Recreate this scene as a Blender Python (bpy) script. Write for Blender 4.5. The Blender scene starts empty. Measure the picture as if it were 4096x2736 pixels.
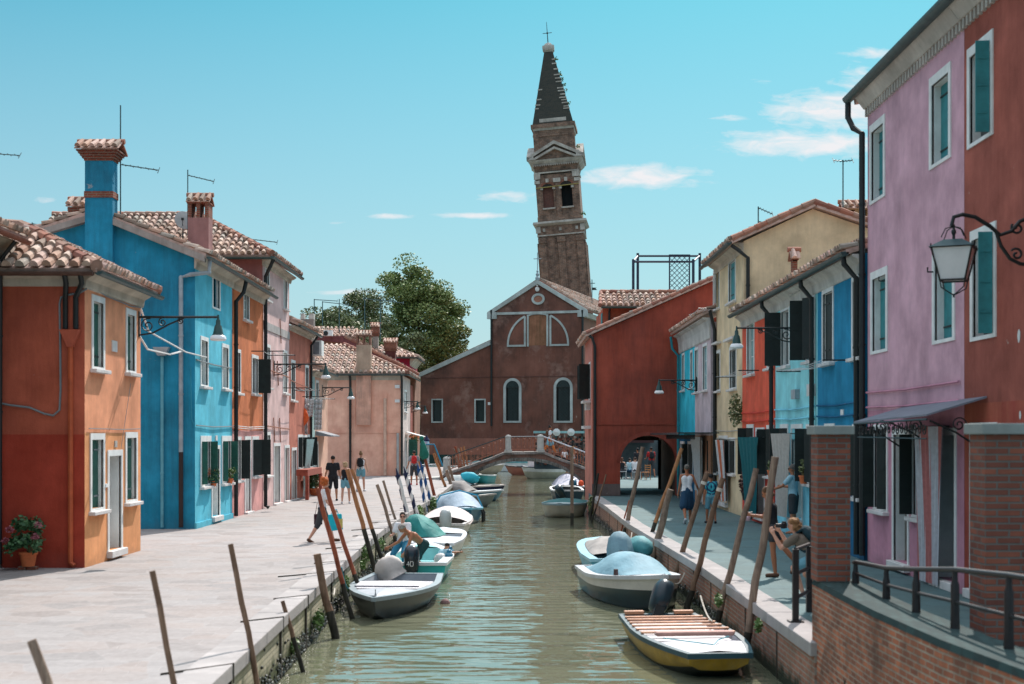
import bpy, bmesh, math, random
from mathutils import Vector, Matrix
# ------------------------------------------------------------------ camera, sky, sun, exposure
SC = bpy.context.scene
F, CX, CY, H, WL = 5690.0, 2056.0, 1742.0, 2.55, -0.85   # survey constants: focal length and vanishing point of the photo in its own pixels
cam = bpy.data.cameras.new('camera'); camo = bpy.data.objects.new('camera', cam)
SC.collection.objects.link(camo); SC.camera = camo
camo.location = (0, 0, H); camo.rotation_euler = (math.radians(90), 0, 0)
cam.sensor_width = 36; cam.lens = 36 * F / 4096
cam.shift_x = (2048 - CX) / 4096; cam.shift_y = (CY - 1368) / 4096
cam.clip_start = .3; cam.clip_end = 6000
cam.dof.use_dof = True; cam.dof.focus_distance = 85; cam.dof.aperture_fstop = 2.2
SUN = Vector((.29, .97, 1.0)).normalized()               # towards the sun
EL = math.asin(SUN.z); AZ = math.atan2(SUN.x, SUN.y)
sun = bpy.data.lights.new('sun', 'SUN'); sun.energy = 4.3; sun.angle = math.radians(.5); sun.color = (1, .90, .84)
suno = bpy.data.objects.new('sun', sun); SC.collection.objects.link(suno)
suno.rotation_euler = SUN.to_track_quat('Z', 'Y').to_euler()
W = bpy.data.worlds.new('World'); SC.world = W; W.use_nodes = True
def sky():
    nt = W.node_tree; N = nt.nodes; L = nt.links; N.clear()
    out = N.new('ShaderNodeOutputWorld'); bg = N.new('ShaderNodeBackground')
    s = N.new('ShaderNodeTexSky'); s.sky_type = 'NISHITA'; s.sun_disc = False
    s.sun_elevation = EL; s.sun_rotation = AZ; s.air_density = 1.1; s.dust_density = .8; s.ozone_density = 2.0
    tc = N.new('ShaderNodeTexCoord'); sep = N.new('ShaderNodeSeparateXYZ'); L.new(tc.outputs['Generated'], sep.inputs[0])
    def math_(op, a, b=None, c=None):
        n = N.new('ShaderNodeMath'); n.operation = op
        for i, v in enumerate((a, b, c)):
            if v is None: continue
            if isinstance(v, (int, float)): n.inputs[i].default_value = v
            else: L.new(v, n.inputs[i])
        return n.outputs[0]
    ys = math_('MAXIMUM', sep.outputs[1], .05)
    a = math_('DIVIDE', sep.outputs[0], ys); b = math_('DIVIDE', sep.outputs[2], ys)
    # wispy cloud banks: a few soft ellipses broken up by noise
    tot = None
    for (px, py, rx, ry, k) in [(3330, 440, 300, 90, 1.0), (3420, 330, 120, 90, .6), (3230, 575, 420, 62, 1.0), (2570, 708, 270, 56, 1.0), (2020, 785, 130, 34, .62),
                                (1890, 861, 150, 15, .95), (1570, 864, 90, 15, .8), (3480, 215, 170, 26, .75), (1400, 1168, 150, 13, .8),
                                (2930, 470, 90, 18, .7), (1340, 892, 60, 8, .5), (170, 800, 130, 16, .4), (3050, 320, 90, 20, .45)]:
        u = math_('MULTIPLY', math_('SUBTRACT', a, (px - CX) / F), F / rx); v = math_('MULTIPLY', math_('SUBTRACT', b, (CY - py) / F), F / ry)
        d = math_('SQRT', math_('ADD', math_('MULTIPLY', u, u), math_('MULTIPLY', v, v)))
        e = math_('MULTIPLY', math_('SMOOTH_MIN', math_('MAXIMUM', math_('SUBTRACT', 1.35, d), 0.0), 1.0, .2), k)
        tot = e if tot is None else math_('MAXIMUM', tot, e)
    cmb = N.new('ShaderNodeCombineXYZ'); L.new(math_('MULTIPLY', a, 1.0), cmb.inputs[0]); L.new(math_('MULTIPLY', b, 3.2), cmb.inputs[1])
    nz = N.new('ShaderNodeTexNoise'); nz.inputs['Scale'].default_value = 46; nz.inputs['Detail'].default_value = 8; nz.inputs['Roughness'].default_value = .62
    nz.inputs['Distortion'].default_value = .5; L.new(cmb.outputs[0], nz.inputs[0])
    m = math_('MULTIPLY', math_('SUBTRACT', math_('ADD', math_('MULTIPLY', tot, .62), nz.outputs[0]), .72), 2.1)
    m = math_('MULTIPLY', math_('MINIMUM', math_('MAXIMUM', m, 0.0), 1.0), .96)
    tint = N.new('ShaderNodeMix'); tint.data_type = 'RGBA'; tint.blend_type = 'MULTIPLY'; tint.inputs[0].default_value = 1
    L.new(s.outputs[0], tint.inputs[6]); tint.inputs[7].default_value = (.36, 1.02, .96, 1)
    # whiten towards the horizon (thin summer haze in the sky itself)
    mx = N.new('ShaderNodeMix'); mx.data_type = 'RGBA'
    hz_ = math_('MULTIPLY', math_('MAXIMUM', math_('SUBTRACT', 1.0, math_('MULTIPLY', math_('MAXIMUM', sep.outputs[2], 0.0), 3.3)), 0.0), .8)
    L.new(hz_, mx.inputs[0]); L.new(tint.outputs[2], mx.inputs[6]); mx.inputs[7].default_value = (6.5, 6.7, 8.3, 1)
    # sky above the frame is made neutral and stronger as added fill for shade
    up = N.new('ShaderNodeMix'); up.data_type = 'RGBA'; L.new(math_('MULTIPLY', math_('MINIMUM', math_('MAXIMUM', math_('MULTIPLY', math_('SUBTRACT', sep.outputs[2], .3), 3.0), 0.0), 1.0), .75), up.inputs[0])
    L.new(mx.outputs[2], up.inputs[6]); up.inputs[7].default_value = (3.6, 3.4, 3.5, 1); mx = up
    cl = N.new('ShaderNodeMix'); cl.data_type = 'RGBA'; L.new(m, cl.inputs[0]); L.new(mx.outputs[2], cl.inputs[6]); cl.inputs[7].default_value = (9.4, 9.2, 9.4, 1)
    L.new(cl.outputs[2], bg.inputs[0]); L.new(math_('ADD', math_('MULTIPLY', math_('MAXIMUM', math_('SUBTRACT', sep.outputs[2], .3), 0.0), .50), .068), bg.inputs[1])
    L.new(bg.outputs[0], out.inputs[0])
sky()
SC.view_settings.view_transform = 'Standard'; SC.view_settings.look = 'None'
SC.view_settings.exposure = 0.5; SC.view_settings.gamma = 1.0
# ------------------------------------------------------------------ helpers
rd = random.Random(11)
COL = SC.collection
def hz(y, Y): return H - (y - CY) * Y / F
def hx(x, Y): return (x - CX) * Y / F
def gp(x, y, Z=0.0):
    Y = F * (H - Z) / (y - CY); return ((x - CX) * Y / F, Y)
def V(*a): return Vector(a)
def tag(o, label=None, cat=None, group=None, kind=None):
    if label: o['label'] = label
    if cat: o['category'] = cat
    if group: o['group'] = group
    if kind: o['kind'] = kind
    return o
def thing(name, loc, label, cat, group=None, rz=0.0, par=None):
    o = bpy.data.objects.new(name, None); COL.objects.link(o); o.location = loc; o.rotation_euler = (0, 0, rz)
    o.empty_display_size = .2
    if par: o.parent = par
    return tag(o, label, cat, group)
def kids(o): return [c for c in COL.objects if c.parent == o]
def copy_tree(o, par=None):
    c = o.copy(); COL.objects.link(c)
    if par: c.parent = par
    for ch in kids(o): copy_tree(ch, c)
    return c
class MB:
    def __init__(s): s.v = []; s.f = []; s.r = []; s.cur = .5; s.smooth = False
    def add(s, vs, fs):
        n = len(s.v); s.v += [tuple(p) for p in vs]
        for f in fs: s.f.append([i + n for i in f]); s.r.append(s.cur)
        return s
    def box(s, a, b):
        x0, y0, z0 = a; x1, y1, z1 = b
        return s.hexa([(x0,y0,z0),(x1,y0,z0),(x1,y1,z0),(x0,y1,z0),(x0,y0,z1),(x1,y0,z1),(x1,y1,z1),(x0,y1,z1)])
    def hexa(s, p): return s.add(p, [(0,3,2,1),(4,5,6,7),(0,1,5,4),(1,2,6,5),(2,3,7,6),(3,0,4,7)])
    def fbox(s, fr, u0, u1, z0, z1, w0, w1):
        P = fr.P
        return s.hexa([P(u0,z0,w0),P(u1,z0,w0),P(u1,z0,w1),P(u0,z0,w1),P(u0,z1,w0),P(u1,z1,w0),P(u1,z1,w1),P(u0,z1,w1)])
    def fquad(s, fr, u0, u1, z0, z1, w): P = fr.P; return s.add([P(u0,z0,w),P(u1,z0,w),P(u1,z1,w),P(u0,z1,w)], [(0,1,2,3)])
    def quad(s, *p): return s.add(p, [tuple(range(len(p)))])
    def prism(s, poly, d):           # poly: 3-D loop, d: extrusion vector
        n = len(poly); d = Vector(d); a = [Vector(p) for p in poly]
        return s.add(a + [p + d for p in a], [tuple(range(n))[::-1], tuple(range(n, 2*n))] + [(i, (i+1) % n, (i+1) % n + n, i + n) for i in range(n)])
    def tube(s, pts, r, n=6, caps=True):
        pts = [Vector(p) for p in pts]; m = len(pts)
        rr = r if isinstance(r, (list, tuple)) else [r] * m
        vs = []; up = None
        for i, p in enumerate(pts):
            t = (pts[min(i+1, m-1)] - pts[max(i-1, 0)])
            if t.length < 1e-9: t = Vector((0, 0, 1))
            t.normalize()
            if up is None: up = t.orthogonal()
            up = (up - t * up.dot(t))
            if up.length < 1e-6: up = t.orthogonal()
            up.normalize(); sd = t.cross(up)
            for k in range(n):
                a = 2 * math.pi * k / n; vs.append(p + (up * math.cos(a) + sd * math.sin(a)) * rr[i])
        fs = [(i*n+k, i*n+(k+1) % n, (i+1)*n+(k+1) % n, (i+1)*n+k) for i in range(m-1) for k in range(n)]
        if caps: fs += [tuple(range(n))[::-1], tuple(range((m-1)*n, m*n))]
        return s.add(vs, fs)
    def lathe(s, c, prof, n=12, ang=0.0, sx=1, sy=1):   # prof: (r,z)
        vs = []; m = len(prof)
        for r, z in prof:
            for k in range(n):
                a = ang + 2*math.pi*k/n; vs.append((c[0]+r*sx*math.cos(a), c[1]+r*sy*math.sin(a), c[2]+z))
        fs = [(i*n+k, i*n+(k+1) % n, (i+1)*n+(k+1) % n, (i+1)*n+k) for i in range(m-1) for k in range(n)]
        fs += [tuple(range(n))[::-1], tuple(range((m-1)*n, m*n))]
        return s.add(vs, fs)
    def ell(s, c, r, n=10, m=7, rot=None, noise=0.0):
        if not isinstance(r, (tuple, list)): r = (r, r, r)
        vs = []
        for i in range(m + 1):
            th = math.pi * i / m
            for k in range(n):
                a = 2*math.pi*k/n; q = 1 + (rd.uniform(-noise, noise) if noise else 0)
                p = Vector((r[0]*math.sin(th)*math.cos(a)*q, r[1]*math.sin(th)*math.sin(a)*q, r[2]*math.cos(th)*q))
                if i in (0, m): p = Vector((0, 0, r[2] * (1 if i == 0 else -1)))
                if rot is not None: p = rot @ p
                vs.append(Vector(c) + p)
        fs = [(i*n+k, (i+1)*n+k, (i+1)*n+(k+1) % n, i*n+(k+1) % n) for i in range(m) for k in range(n)]
        return s.add(vs, fs)
    def cap(s, a, ra, b, rb, n=10):
        a = Vector(a); b = Vector(b); s.ell(a, ra, n, 6); s.ell(b, rb, n, 6)
        if (b - a).length > 1e-5: s.tube([a, b], [ra, rb], n)
        return s
    def build(s, name, mat, par=None, local=False, bevel=0, smooth=None, recalc=True):
        off = Vector((0, 0, 0))
        if par is not None and not local:
            q = par
            while q is not None: off += q.location; q = q.parent
        me = bpy.data.meshes.new(name)
        me.from_pydata([(x-off.x, y-off.y, z-off.z) for x, y, z in s.v] if off.length else s.v, [], s.f)
        if len(set(s.r)) > 1:
            at = me.attributes.new('rnd', 'FLOAT', 'FACE'); at.data.foreach_set('value', s.r)
        if recalc:
            bm = bmesh.new(); bm.from_mesh(me); bmesh.ops.remove_doubles(bm, verts=bm.verts, dist=1e-5)
            bmesh.ops.recalc_face_normals(bm, faces=bm.faces); bm.to_mesh(me); bm.free()
        if (s.smooth if smooth is None else smooth):
            me.shade_smooth()
            try: me.set_sharp_from_angle(angle=math.radians(42))
            except Exception: pass
        me.materials.append(mat)
        o = bpy.data.objects.new(name, me); COL.objects.link(o)
        if par is not None: o.parent = par
        if bevel:
            b = o.modifiers.new('bevel', 'BEVEL'); b.width = bevel; b.segments = 2; b.limit_method = 'ANGLE'
        return o
class Fr:                            # a wall plane: origin (x,y), direction U, outward normal N
    def __init__(s, o, U, N): s.o = Vector(o); s.U = Vector(U).normalized(); s.N = Vector(N).normalized()
    def P(s, u, z, w=0.0): q = s.o + s.U * u + s.N * w; return (q.x, q.y, z)
    def u(s, x):
        k = (x - CX) / F; return (k * s.o.y - s.o.x) / (s.U.x - k * s.U.y)
    def yz(s, x, y): q = s.o + s.U * s.u(x); return hz(y, q.y)
    def rect(s, xl, xr, yt, yb):
        xm = (xl + xr) / 2; a, b = sorted((s.u(xl), s.u(xr))); return (a, b, s.yz(xm, yb), s.yz(xm, yt))
def FL(X): return Fr((X, 0), (0, 1), (1, 0))       # houses on the left bank, facing the canal
def FRr(X): return Fr((X, 0), (0, 1), (-1, 0))     # houses on the right bank
def FC(Y): return Fr((0, Y), (1, 0), (0, -1))      # walls facing the viewer
# ------------------------------------------------------------------ materials
MATS = {}
def srgb(r, g, b):
    f = lambda c: (c/255/12.92 if c/255 <= .04045 else ((c/255+.055)/1.055)**2.4); return (f(r), f(g), f(b))
def nodes(name):
    m = bpy.data.materials.new(name); m.use_nodes = True; nt = m.node_tree
    return m, nt, nt.nodes['Principled BSDF']
def mixc(nt, fac, a, b, bt='MIX'):
    n = nt.nodes.new('ShaderNodeMix'); n.data_type = 'RGBA'; n.blend_type = bt
    for i, v in ((0, fac), (6, a), (7, b)):
        if isinstance(v, (int, float)): n.inputs[i].default_value = v
        elif isinstance(v, tuple): n.inputs[i].default_value = (*v[:3], 1)
        else: nt.links.new(v, n.inputs[i])
    return n.outputs[2]
def noise(nt, scale, detail=4, rough=.6, mp=None, vec=None, out=0):
    n = nt.nodes.new('ShaderNodeTexNoise'); n.inputs['Scale'].default_value = scale; n.inputs['Detail'].default_value = detail; n.inputs['Roughness'].default_value = rough
    if vec is None:
        tc = nt.nodes.new('ShaderNodeTexCoord'); vec = tc.outputs['Object']
    if mp:
        m = nt.nodes.new('ShaderNodeMapping'); m.inputs['Scale'].default_value = mp; nt.links.new(vec, m.inputs[0]); vec = m.outputs[0]
    nt.links.new(vec, n.inputs['Vector']); return n.outputs[out]
def ramp(nt, fac, a, b, ca=(0,0,0), cb=(1,1,1)):
    n = nt.nodes.new('ShaderNodeValToRGB'); e = n.color_ramp.elements; e[0].position = a; e[1].position = b; e[0].color = (*ca, 1); e[1].color = (*cb, 1)
    nt.links.new(fac, n.inputs[0]); return n.outputs[0]
def bump(nt, bs, h, st, dist=.02):
    b = nt.nodes.new('ShaderNodeBump'); b.inputs['Strength'].default_value = st; b.inputs['Distance'].default_value = dist
    nt.links.new(h, b.inputs['Height']); nt.links.new(b.outputs[0], bs.inputs['Normal'])
def M(name, col, rough=.8, var=.18, scale=4.0, bmp=.0, metal=0.0, bs_scale=60, spec=.4):
    if name in MATS: return MATS[name]
    m, nt, bs = nodes(name); bs.inputs['Roughness'].default_value = rough; bs.inputs['Metallic'].default_value = metal
    bs.inputs['Specular IOR Level'].default_value = spec
    n = noise(nt, scale); f = ramp(nt, n, .3, .7)
    nt.links.new(mixc(nt, f, tuple(c*(1-var) for c in col), tuple(min(1, c*(1+var)) for c in col)), bs.inputs['Base Color'])
    if bmp: bump(nt, bs, noise(nt, bs_scale, 3), bmp)
    MATS[name] = m; return m
def stucco(name, col, stain=None, amt=.35, streak=.25, rough=.92, sc=1.0, patch=None):
    if name in MATS: return MATS[name]
    m, nt, bs = nodes(name); bs.inputs['Roughness'].default_value = rough; bs.inputs['Specular IOR Level'].default_value = .2
    stain = stain or tuple(c*.45 for c in col)
    hi = tuple(min(1, c*1.26 + .012) for c in col); lo = tuple(c*.68 for c in col)
    c = mixc(nt, ramp(nt, noise(nt, 1.1*sc, 5, .6), .3, .72), lo, hi)
    c = mixc(nt, mixc(nt, 1.0, ramp(nt, noise(nt, .55*sc, 6, .68, (1, 1, .8)), .44, .64), (amt, amt, amt), 'MULTIPLY'), c, stain)
    st = noise(nt, 1.0, 5, .7, (5.5*sc, 5.5*sc, .5*sc))
    c = mixc(nt, mixc(nt, 1.0, ramp(nt, st, .46, .68), (streak,)*3, 'MULTIPLY'), c, stain)
    st2 = noise(nt, 1.0, 6, .75, (16*sc, 16*sc, 1.6*sc))
    c = mixc(nt, mixc(nt, 1.0, ramp(nt, st2, .45, .7), (streak*.5,)*3, 'MULTIPLY'), c, tuple(min(1, q*1.35+.02) for q in col))
    c = mixc(nt, ramp(nt, noise(nt, 2.6*sc, 8, .74), .665, .685, (0, 0, 0), (.55, .55, .55)), c, (.50, .44, .38))
    if patch: c = mixc(nt, ramp(nt, noise(nt, .9*sc, 7, .72), .52, .66), c, patch)
    # rising damp with a ragged upper edge near the ground
    tc = nt.nodes.new('ShaderNodeTexCoord'); sp = nt.nodes.new('ShaderNodeSeparateXYZ'); nt.links.new(tc.outputs['Object'], sp.inputs[0])
    ma = nt.nodes.new('ShaderNodeMath'); ma.operation = 'MULTIPLY_ADD'; nt.links.new(noise(nt, 1.6, 6, .7), ma.inputs[0]); ma.inputs[1].default_value = 1.5; nt.links.new(sp.outputs[2], ma.inputs[2])
    c = mixc(nt, ramp(nt, ma.outputs[0], .75, 1.35, (.5, .5, .5), (0, 0, 0)), c, tuple(q*.55+.03 for q in col))
    nt.links.new(c, bs.inputs['Base Color'])
    bump(nt, bs, noise(nt, 26, 6, .7), .35, .02)
    MATS[name] = m; return m
def brickmat(name, c1, c2, mortar, plane='xz', bw=.24, rh=.068, rough=.9, stain=None, amt=.5, mort=.012, bmp=.6, tide=None):
    if name in MATS: return MATS[name]
    m, nt, bs = nodes(name); bs.inputs['Roughness'].default_value = rough; bs.inputs['Specular IOR Level'].default_value = .25
    tc = nt.nodes.new('ShaderNodeTexCoord'); sp = nt.nodes.new('ShaderNodeSeparateXYZ'); cb = nt.nodes.new('ShaderNodeCombineXYZ')
    nt.links.new(tc.outputs['Object'], sp.inputs[0]); ix = {'x': 0, 'y': 1, 'z': 2}
    if plane == 'sum':
        ad = nt.nodes.new('ShaderNodeMath'); nt.links.new(sp.outputs[0], ad.inputs[0]); nt.links.new(sp.outputs[1], ad.inputs[1]); nt.links.new(ad.outputs[0], cb.inputs[0]); nt.links.new(sp.outputs[2], cb.inputs[1])
    else: nt.links.new(sp.outputs[ix[plane[0]]], cb.inputs[0]); nt.links.new(sp.outputs[ix[plane[1]]], cb.inputs[1])
    b = nt.nodes.new('ShaderNodeTexBrick'); b.inputs['Scale'].default_value = 1; b.inputs['Brick Width'].default_value = bw; b.inputs['Row Height'].default_value = rh
    b.inputs['Mortar Size'].default_value = mort; b.inputs['Mortar Smooth'].default_value = .3
    b.inputs['Color1'].default_value = (*c1, 1); b.inputs['Color2'].default_value = (*c2, 1); b.inputs['Mortar'].default_value = (*mortar, 1)
    nt.links.new(cb.outputs[0], b.inputs['Vector'])
    c = mixc(nt, ramp(nt, noise(nt, 7, 5), .3, .7), b.outputs[0], (.62, .62, .62), 'MULTIPLY')
    c = mixc(nt, .5, c, b.outputs[0])
    if stain: c = mixc(nt, mixc(nt, 1.0, ramp(nt, noise(nt, 1.3, 6, .7), .42, .66), (amt,)*3, 'MULTIPLY'), c, stain)
    if tide:
        z = nt.nodes.new('ShaderNodeMath'); z.operation = 'ADD'; zz = nt.nodes.new('ShaderNodeMath'); zz.operation = 'MULTIPLY_ADD'; zz.inputs[1].default_value = .5; zz.inputs[2].default_value = 1.0; nt.links.new(sp.outputs[2], zz.inputs[0]); nt.links.new(zz.outputs[0], z.inputs[0])
        q = nt.nodes.new('ShaderNodeMath'); q.operation = 'MULTIPLY'; q.inputs[1].default_value = .3; nt.links.new(noise(nt, 4.5, 6, .7), q.inputs[0]); nt.links.new(q.outputs[0], z.inputs[1])
        c = mixc(nt, ramp(nt, z.outputs[0], tide[0]*.5+1.15, tide[1]*.5+1.15, (1,1,1), (0,0,0)), c, mixc(nt, ramp(nt, noise(nt, 38, 3), .4, .62), tide[2], tide[3]))
    nt.links.new(c, bs.inputs['Base Color'])
    bu = nt.nodes.new('ShaderNodeBump'); bu.inputs['Strength'].default_value = bmp; bu.inputs['Distance'].default_value = .012; bu.invert = True
    nt.links.new(b.outputs['Fac'], bu.inputs['Height']); nt.links.new(bu.outputs[0], bs.inputs['Normal'])
    MATS[name] = m; return m
def tilemat(name, cols):
    m, nt, bs = nodes(name); bs.inputs['Roughness'].default_value = .85; bs.inputs['Specular IOR Level'].default_value = .25
    at = nt.nodes.new('ShaderNodeAttribute'); at.attribute_name = 'rnd'
    r = nt.nodes.new('ShaderNodeValToRGB'); r.color_ramp.interpolation = 'CONSTANT'
    e = r.color_ramp.elements
    while len(e) < len(cols): e.new(.5)
    for i, c in enumerate(cols): e[i].position = i/len(cols); e[i].color = (*c, 1)
    nt.links.new(at.outputs['Fac'], r.inputs[0])
    c = mixc(nt, ramp(nt, noise(nt, 5, 6, .7), .42, .68), r.outputs[0], (.16, .12, .085)); c = mixc(nt, .6, r.outputs[0], c)
    nt.links.new(c, bs.inputs['Base Color']); bump(nt, bs, noise(nt, 40, 3), .3, .01)
    MATS[name] = m; return m
MT = tilemat('clay roof tiles', [(.46,.29,.21),(.56,.41,.32),(.36,.21,.15),(.62,.49,.40),(.24,.18,.14),(.50,.35,.28),(.36,.32,.27),(.54,.38,.32)])
MTR = tilemat('red clay ridge', [(.36,.15,.10),(.42,.20,.14),(.28,.11,.08),(.34,.20,.15)])
white = M('white stone paint', (.72, .74, .72), .75, .12, 3)
stone = M('istrian stone', (.62, .60, .58), .8, .16, 3, .25)
stoneg = M('grey weathered stone', (.40, .40, .37), .9, .3, 4, .4)
cream = stucco('cream plaster cornice', (.50, .46, .38), (.25, .22, .17), .4, .3)
black = M('black iron', (.014, .018, .018), .5, .2, 10)
dgreen = M('dark green shutter paint', (.01, .095, .07), .5, .25, 6)
dkshut = M('blackish green shutter paint', (.006, .014, .013), .6, .3, 6)
teals = M('turquoise shutter paint', (.03, .22, .24), .6, .2, 5)
glassd = M('dark window glass', (.012, .022, .024), .12, .3, 2, spec=.6)
gutter = M('dark green gutter metal', (.035, .07, .07), .45, .3, 5)
greyp = M('grey painted panel', (.36, .37, .36), .85, .2, 3)
zinc = M('grey zinc pipe', (.28, .34, .37), .5, .25, 3)
wireM = M('grey cable', (.20, .23, .24), .7, .1, 8)
# ------------------------------------------------------------------ building kit
def tiles(A, U, Vv, poly, pitch=.235, step=.36, name='roof', par=None, mat=None, slab=.09, local=False, jit=.014, slabmat=None, r=None):
    """clay coppi in columns: A eave point, U along the eave, Vv up the slope; poly in (s,t)"""
    A = Vector(A); U = Vector(U).normalized(); Vv = Vector(Vv).normalized(); Nn = U.cross(Vv)
    if Nn.z < 0: Nn = -Nn
    b = MB(); mat = mat or MT; r = r or pitch * .37
    def inside(s, t):
        c = False; n = len(poly); j = n - 1
        for i in range(n):
            xi, yi = poly[i]; xj, yj = poly[j]
            if ((yi > t) != (yj > t)) and (s < (xj-xi)*(t-yi)/(yj-yi+1e-12)+xi): c = not c
            j = i
        return c
    s0 = min(p[0] for p in poly); s1 = max(p[0] for p in poly); t0 = min(p[1] for p in poly); t1 = max(p[1] for p in poly)
    for i in range(int((s1 - s0) / pitch) + 1):
        s = s0 + (i + .5) * pitch
        j = 0; js = rd.uniform(-.03, .03)
        t = t0 - .04 + js
        while t < t1:
            if inside(s, t + step * .5) or (j == 0 and inside(s, t + step)):
                c = A + U * (s + rd.uniform(-jit, jit)) + Vv * t + Nn * (.02 + rd.uniform(0, .01)); vs = []
                rr0 = r * rd.uniform(1.0, 1.1); rr1 = r * .82; ti = rd.uniform(-.02, .02)
                for q, (tt, rr, up) in enumerate(((0, rr0, .045), (step*1.12, rr1, .0))):
                    for k in range(6):
                        a = math.pi * k / 5
                        vs.append(c + Vv * tt + U * (math.cos(a) * rr + ti * q) + Nn * (math.sin(a) * rr * 1.25 + up))
                b.cur = rd.random()
                b.add(vs, [(k, k+1, k+7, k+6) for k in range(5)] + [(5, 4, 3, 2, 1, 0)])
            t += step; j += 1
    b.cur = .999
    b.prism([A + U*s + Vv*t + Nn*.02 for s, t in poly], Nn * -slab)
    o = b.build(name, mat, par, local, recalc=False)
    return o
def ridge(b, p0, p1, r=.12, step=.38):
    p0 = Vector(p0); p1 = Vector(p1); d = p1 - p0; n = max(1, int(d.length / step)); d /= n
    for i in range(n):
        b.cur = rd.random(); a = p0 + d*i; b.tube([a, a + d*1.08], [r*1.1, r*.85], 8)
def wall(par, fr, u0, u1, z0, z1, mat, holes=(), depth=.3, name='wall', top=None, edges=True):
    """a wall face with real openings; top: extra polygon [(u,z)...] closing a gable above z1"""
    b = MB(); P = fr.P
    hs = [(max(a, u0), min(c, u1), max(d, z0), min(e, z1), dd) for (a, c, d, e, dd) in holes if a < u1 and c > u0 and d < z1 and e > z0]
    us = sorted(set([u0, u1] + [h[0] for h in hs] + [h[1] for h in hs])); zs = sorted(set([z0, z1] + [h[2] for h in hs] + [h[3] for h in hs]))
    for i in range(len(us)-1):
        for j in range(len(zs)-1):
            um = (us[i]+us[i+1])/2; zm = (zs[j]+zs[j+1])/2
            if any(h[0] < um < h[1] and h[2] < zm < h[3] for h in hs): continue
            b.fquad(fr, us[i], us[i+1], zs[j], zs[j+1], 0)
    for h in hs:
        a, c, d, e, dd = h
        b.quad(P(a,d,0),P(a,e,0),P(a,e,-dd),P(a,d,-dd)); b.quad(P(c,d,0),P(c,e,0),P(c,e,-dd),P(c,d,-dd))
        if e < z1: b.quad(P(a,e,0),P(c,e,0),P(c,e,-dd),P(a,e,-dd))
        if d > z0: b.quad(P(a,d,0),P(c,d,0),P(c,d,-dd),P(a,d,-dd))
    if edges:
        for u in (u0+.012, u1-.012): b.quad(P(u,z0,-.002),P(u,z1,-.002),P(u,z1,-depth),P(u,z0,-depth))
    if top: b.prism([P(u, z, 0) for u, z in top], fr.N.to_3d() * -depth)
    return b.build(name, mat, par, recalc=False)
def bx(par, name, mat, *boxes, fr=None, bevel=0, local=False):
    b = MB()
    for q in boxes:
        if fr is None: b.box(*q)
        else: b.fbox(fr, *q)
    return b.build(name, mat, par, local=local, bevel=bevel)
HW = {}
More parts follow.
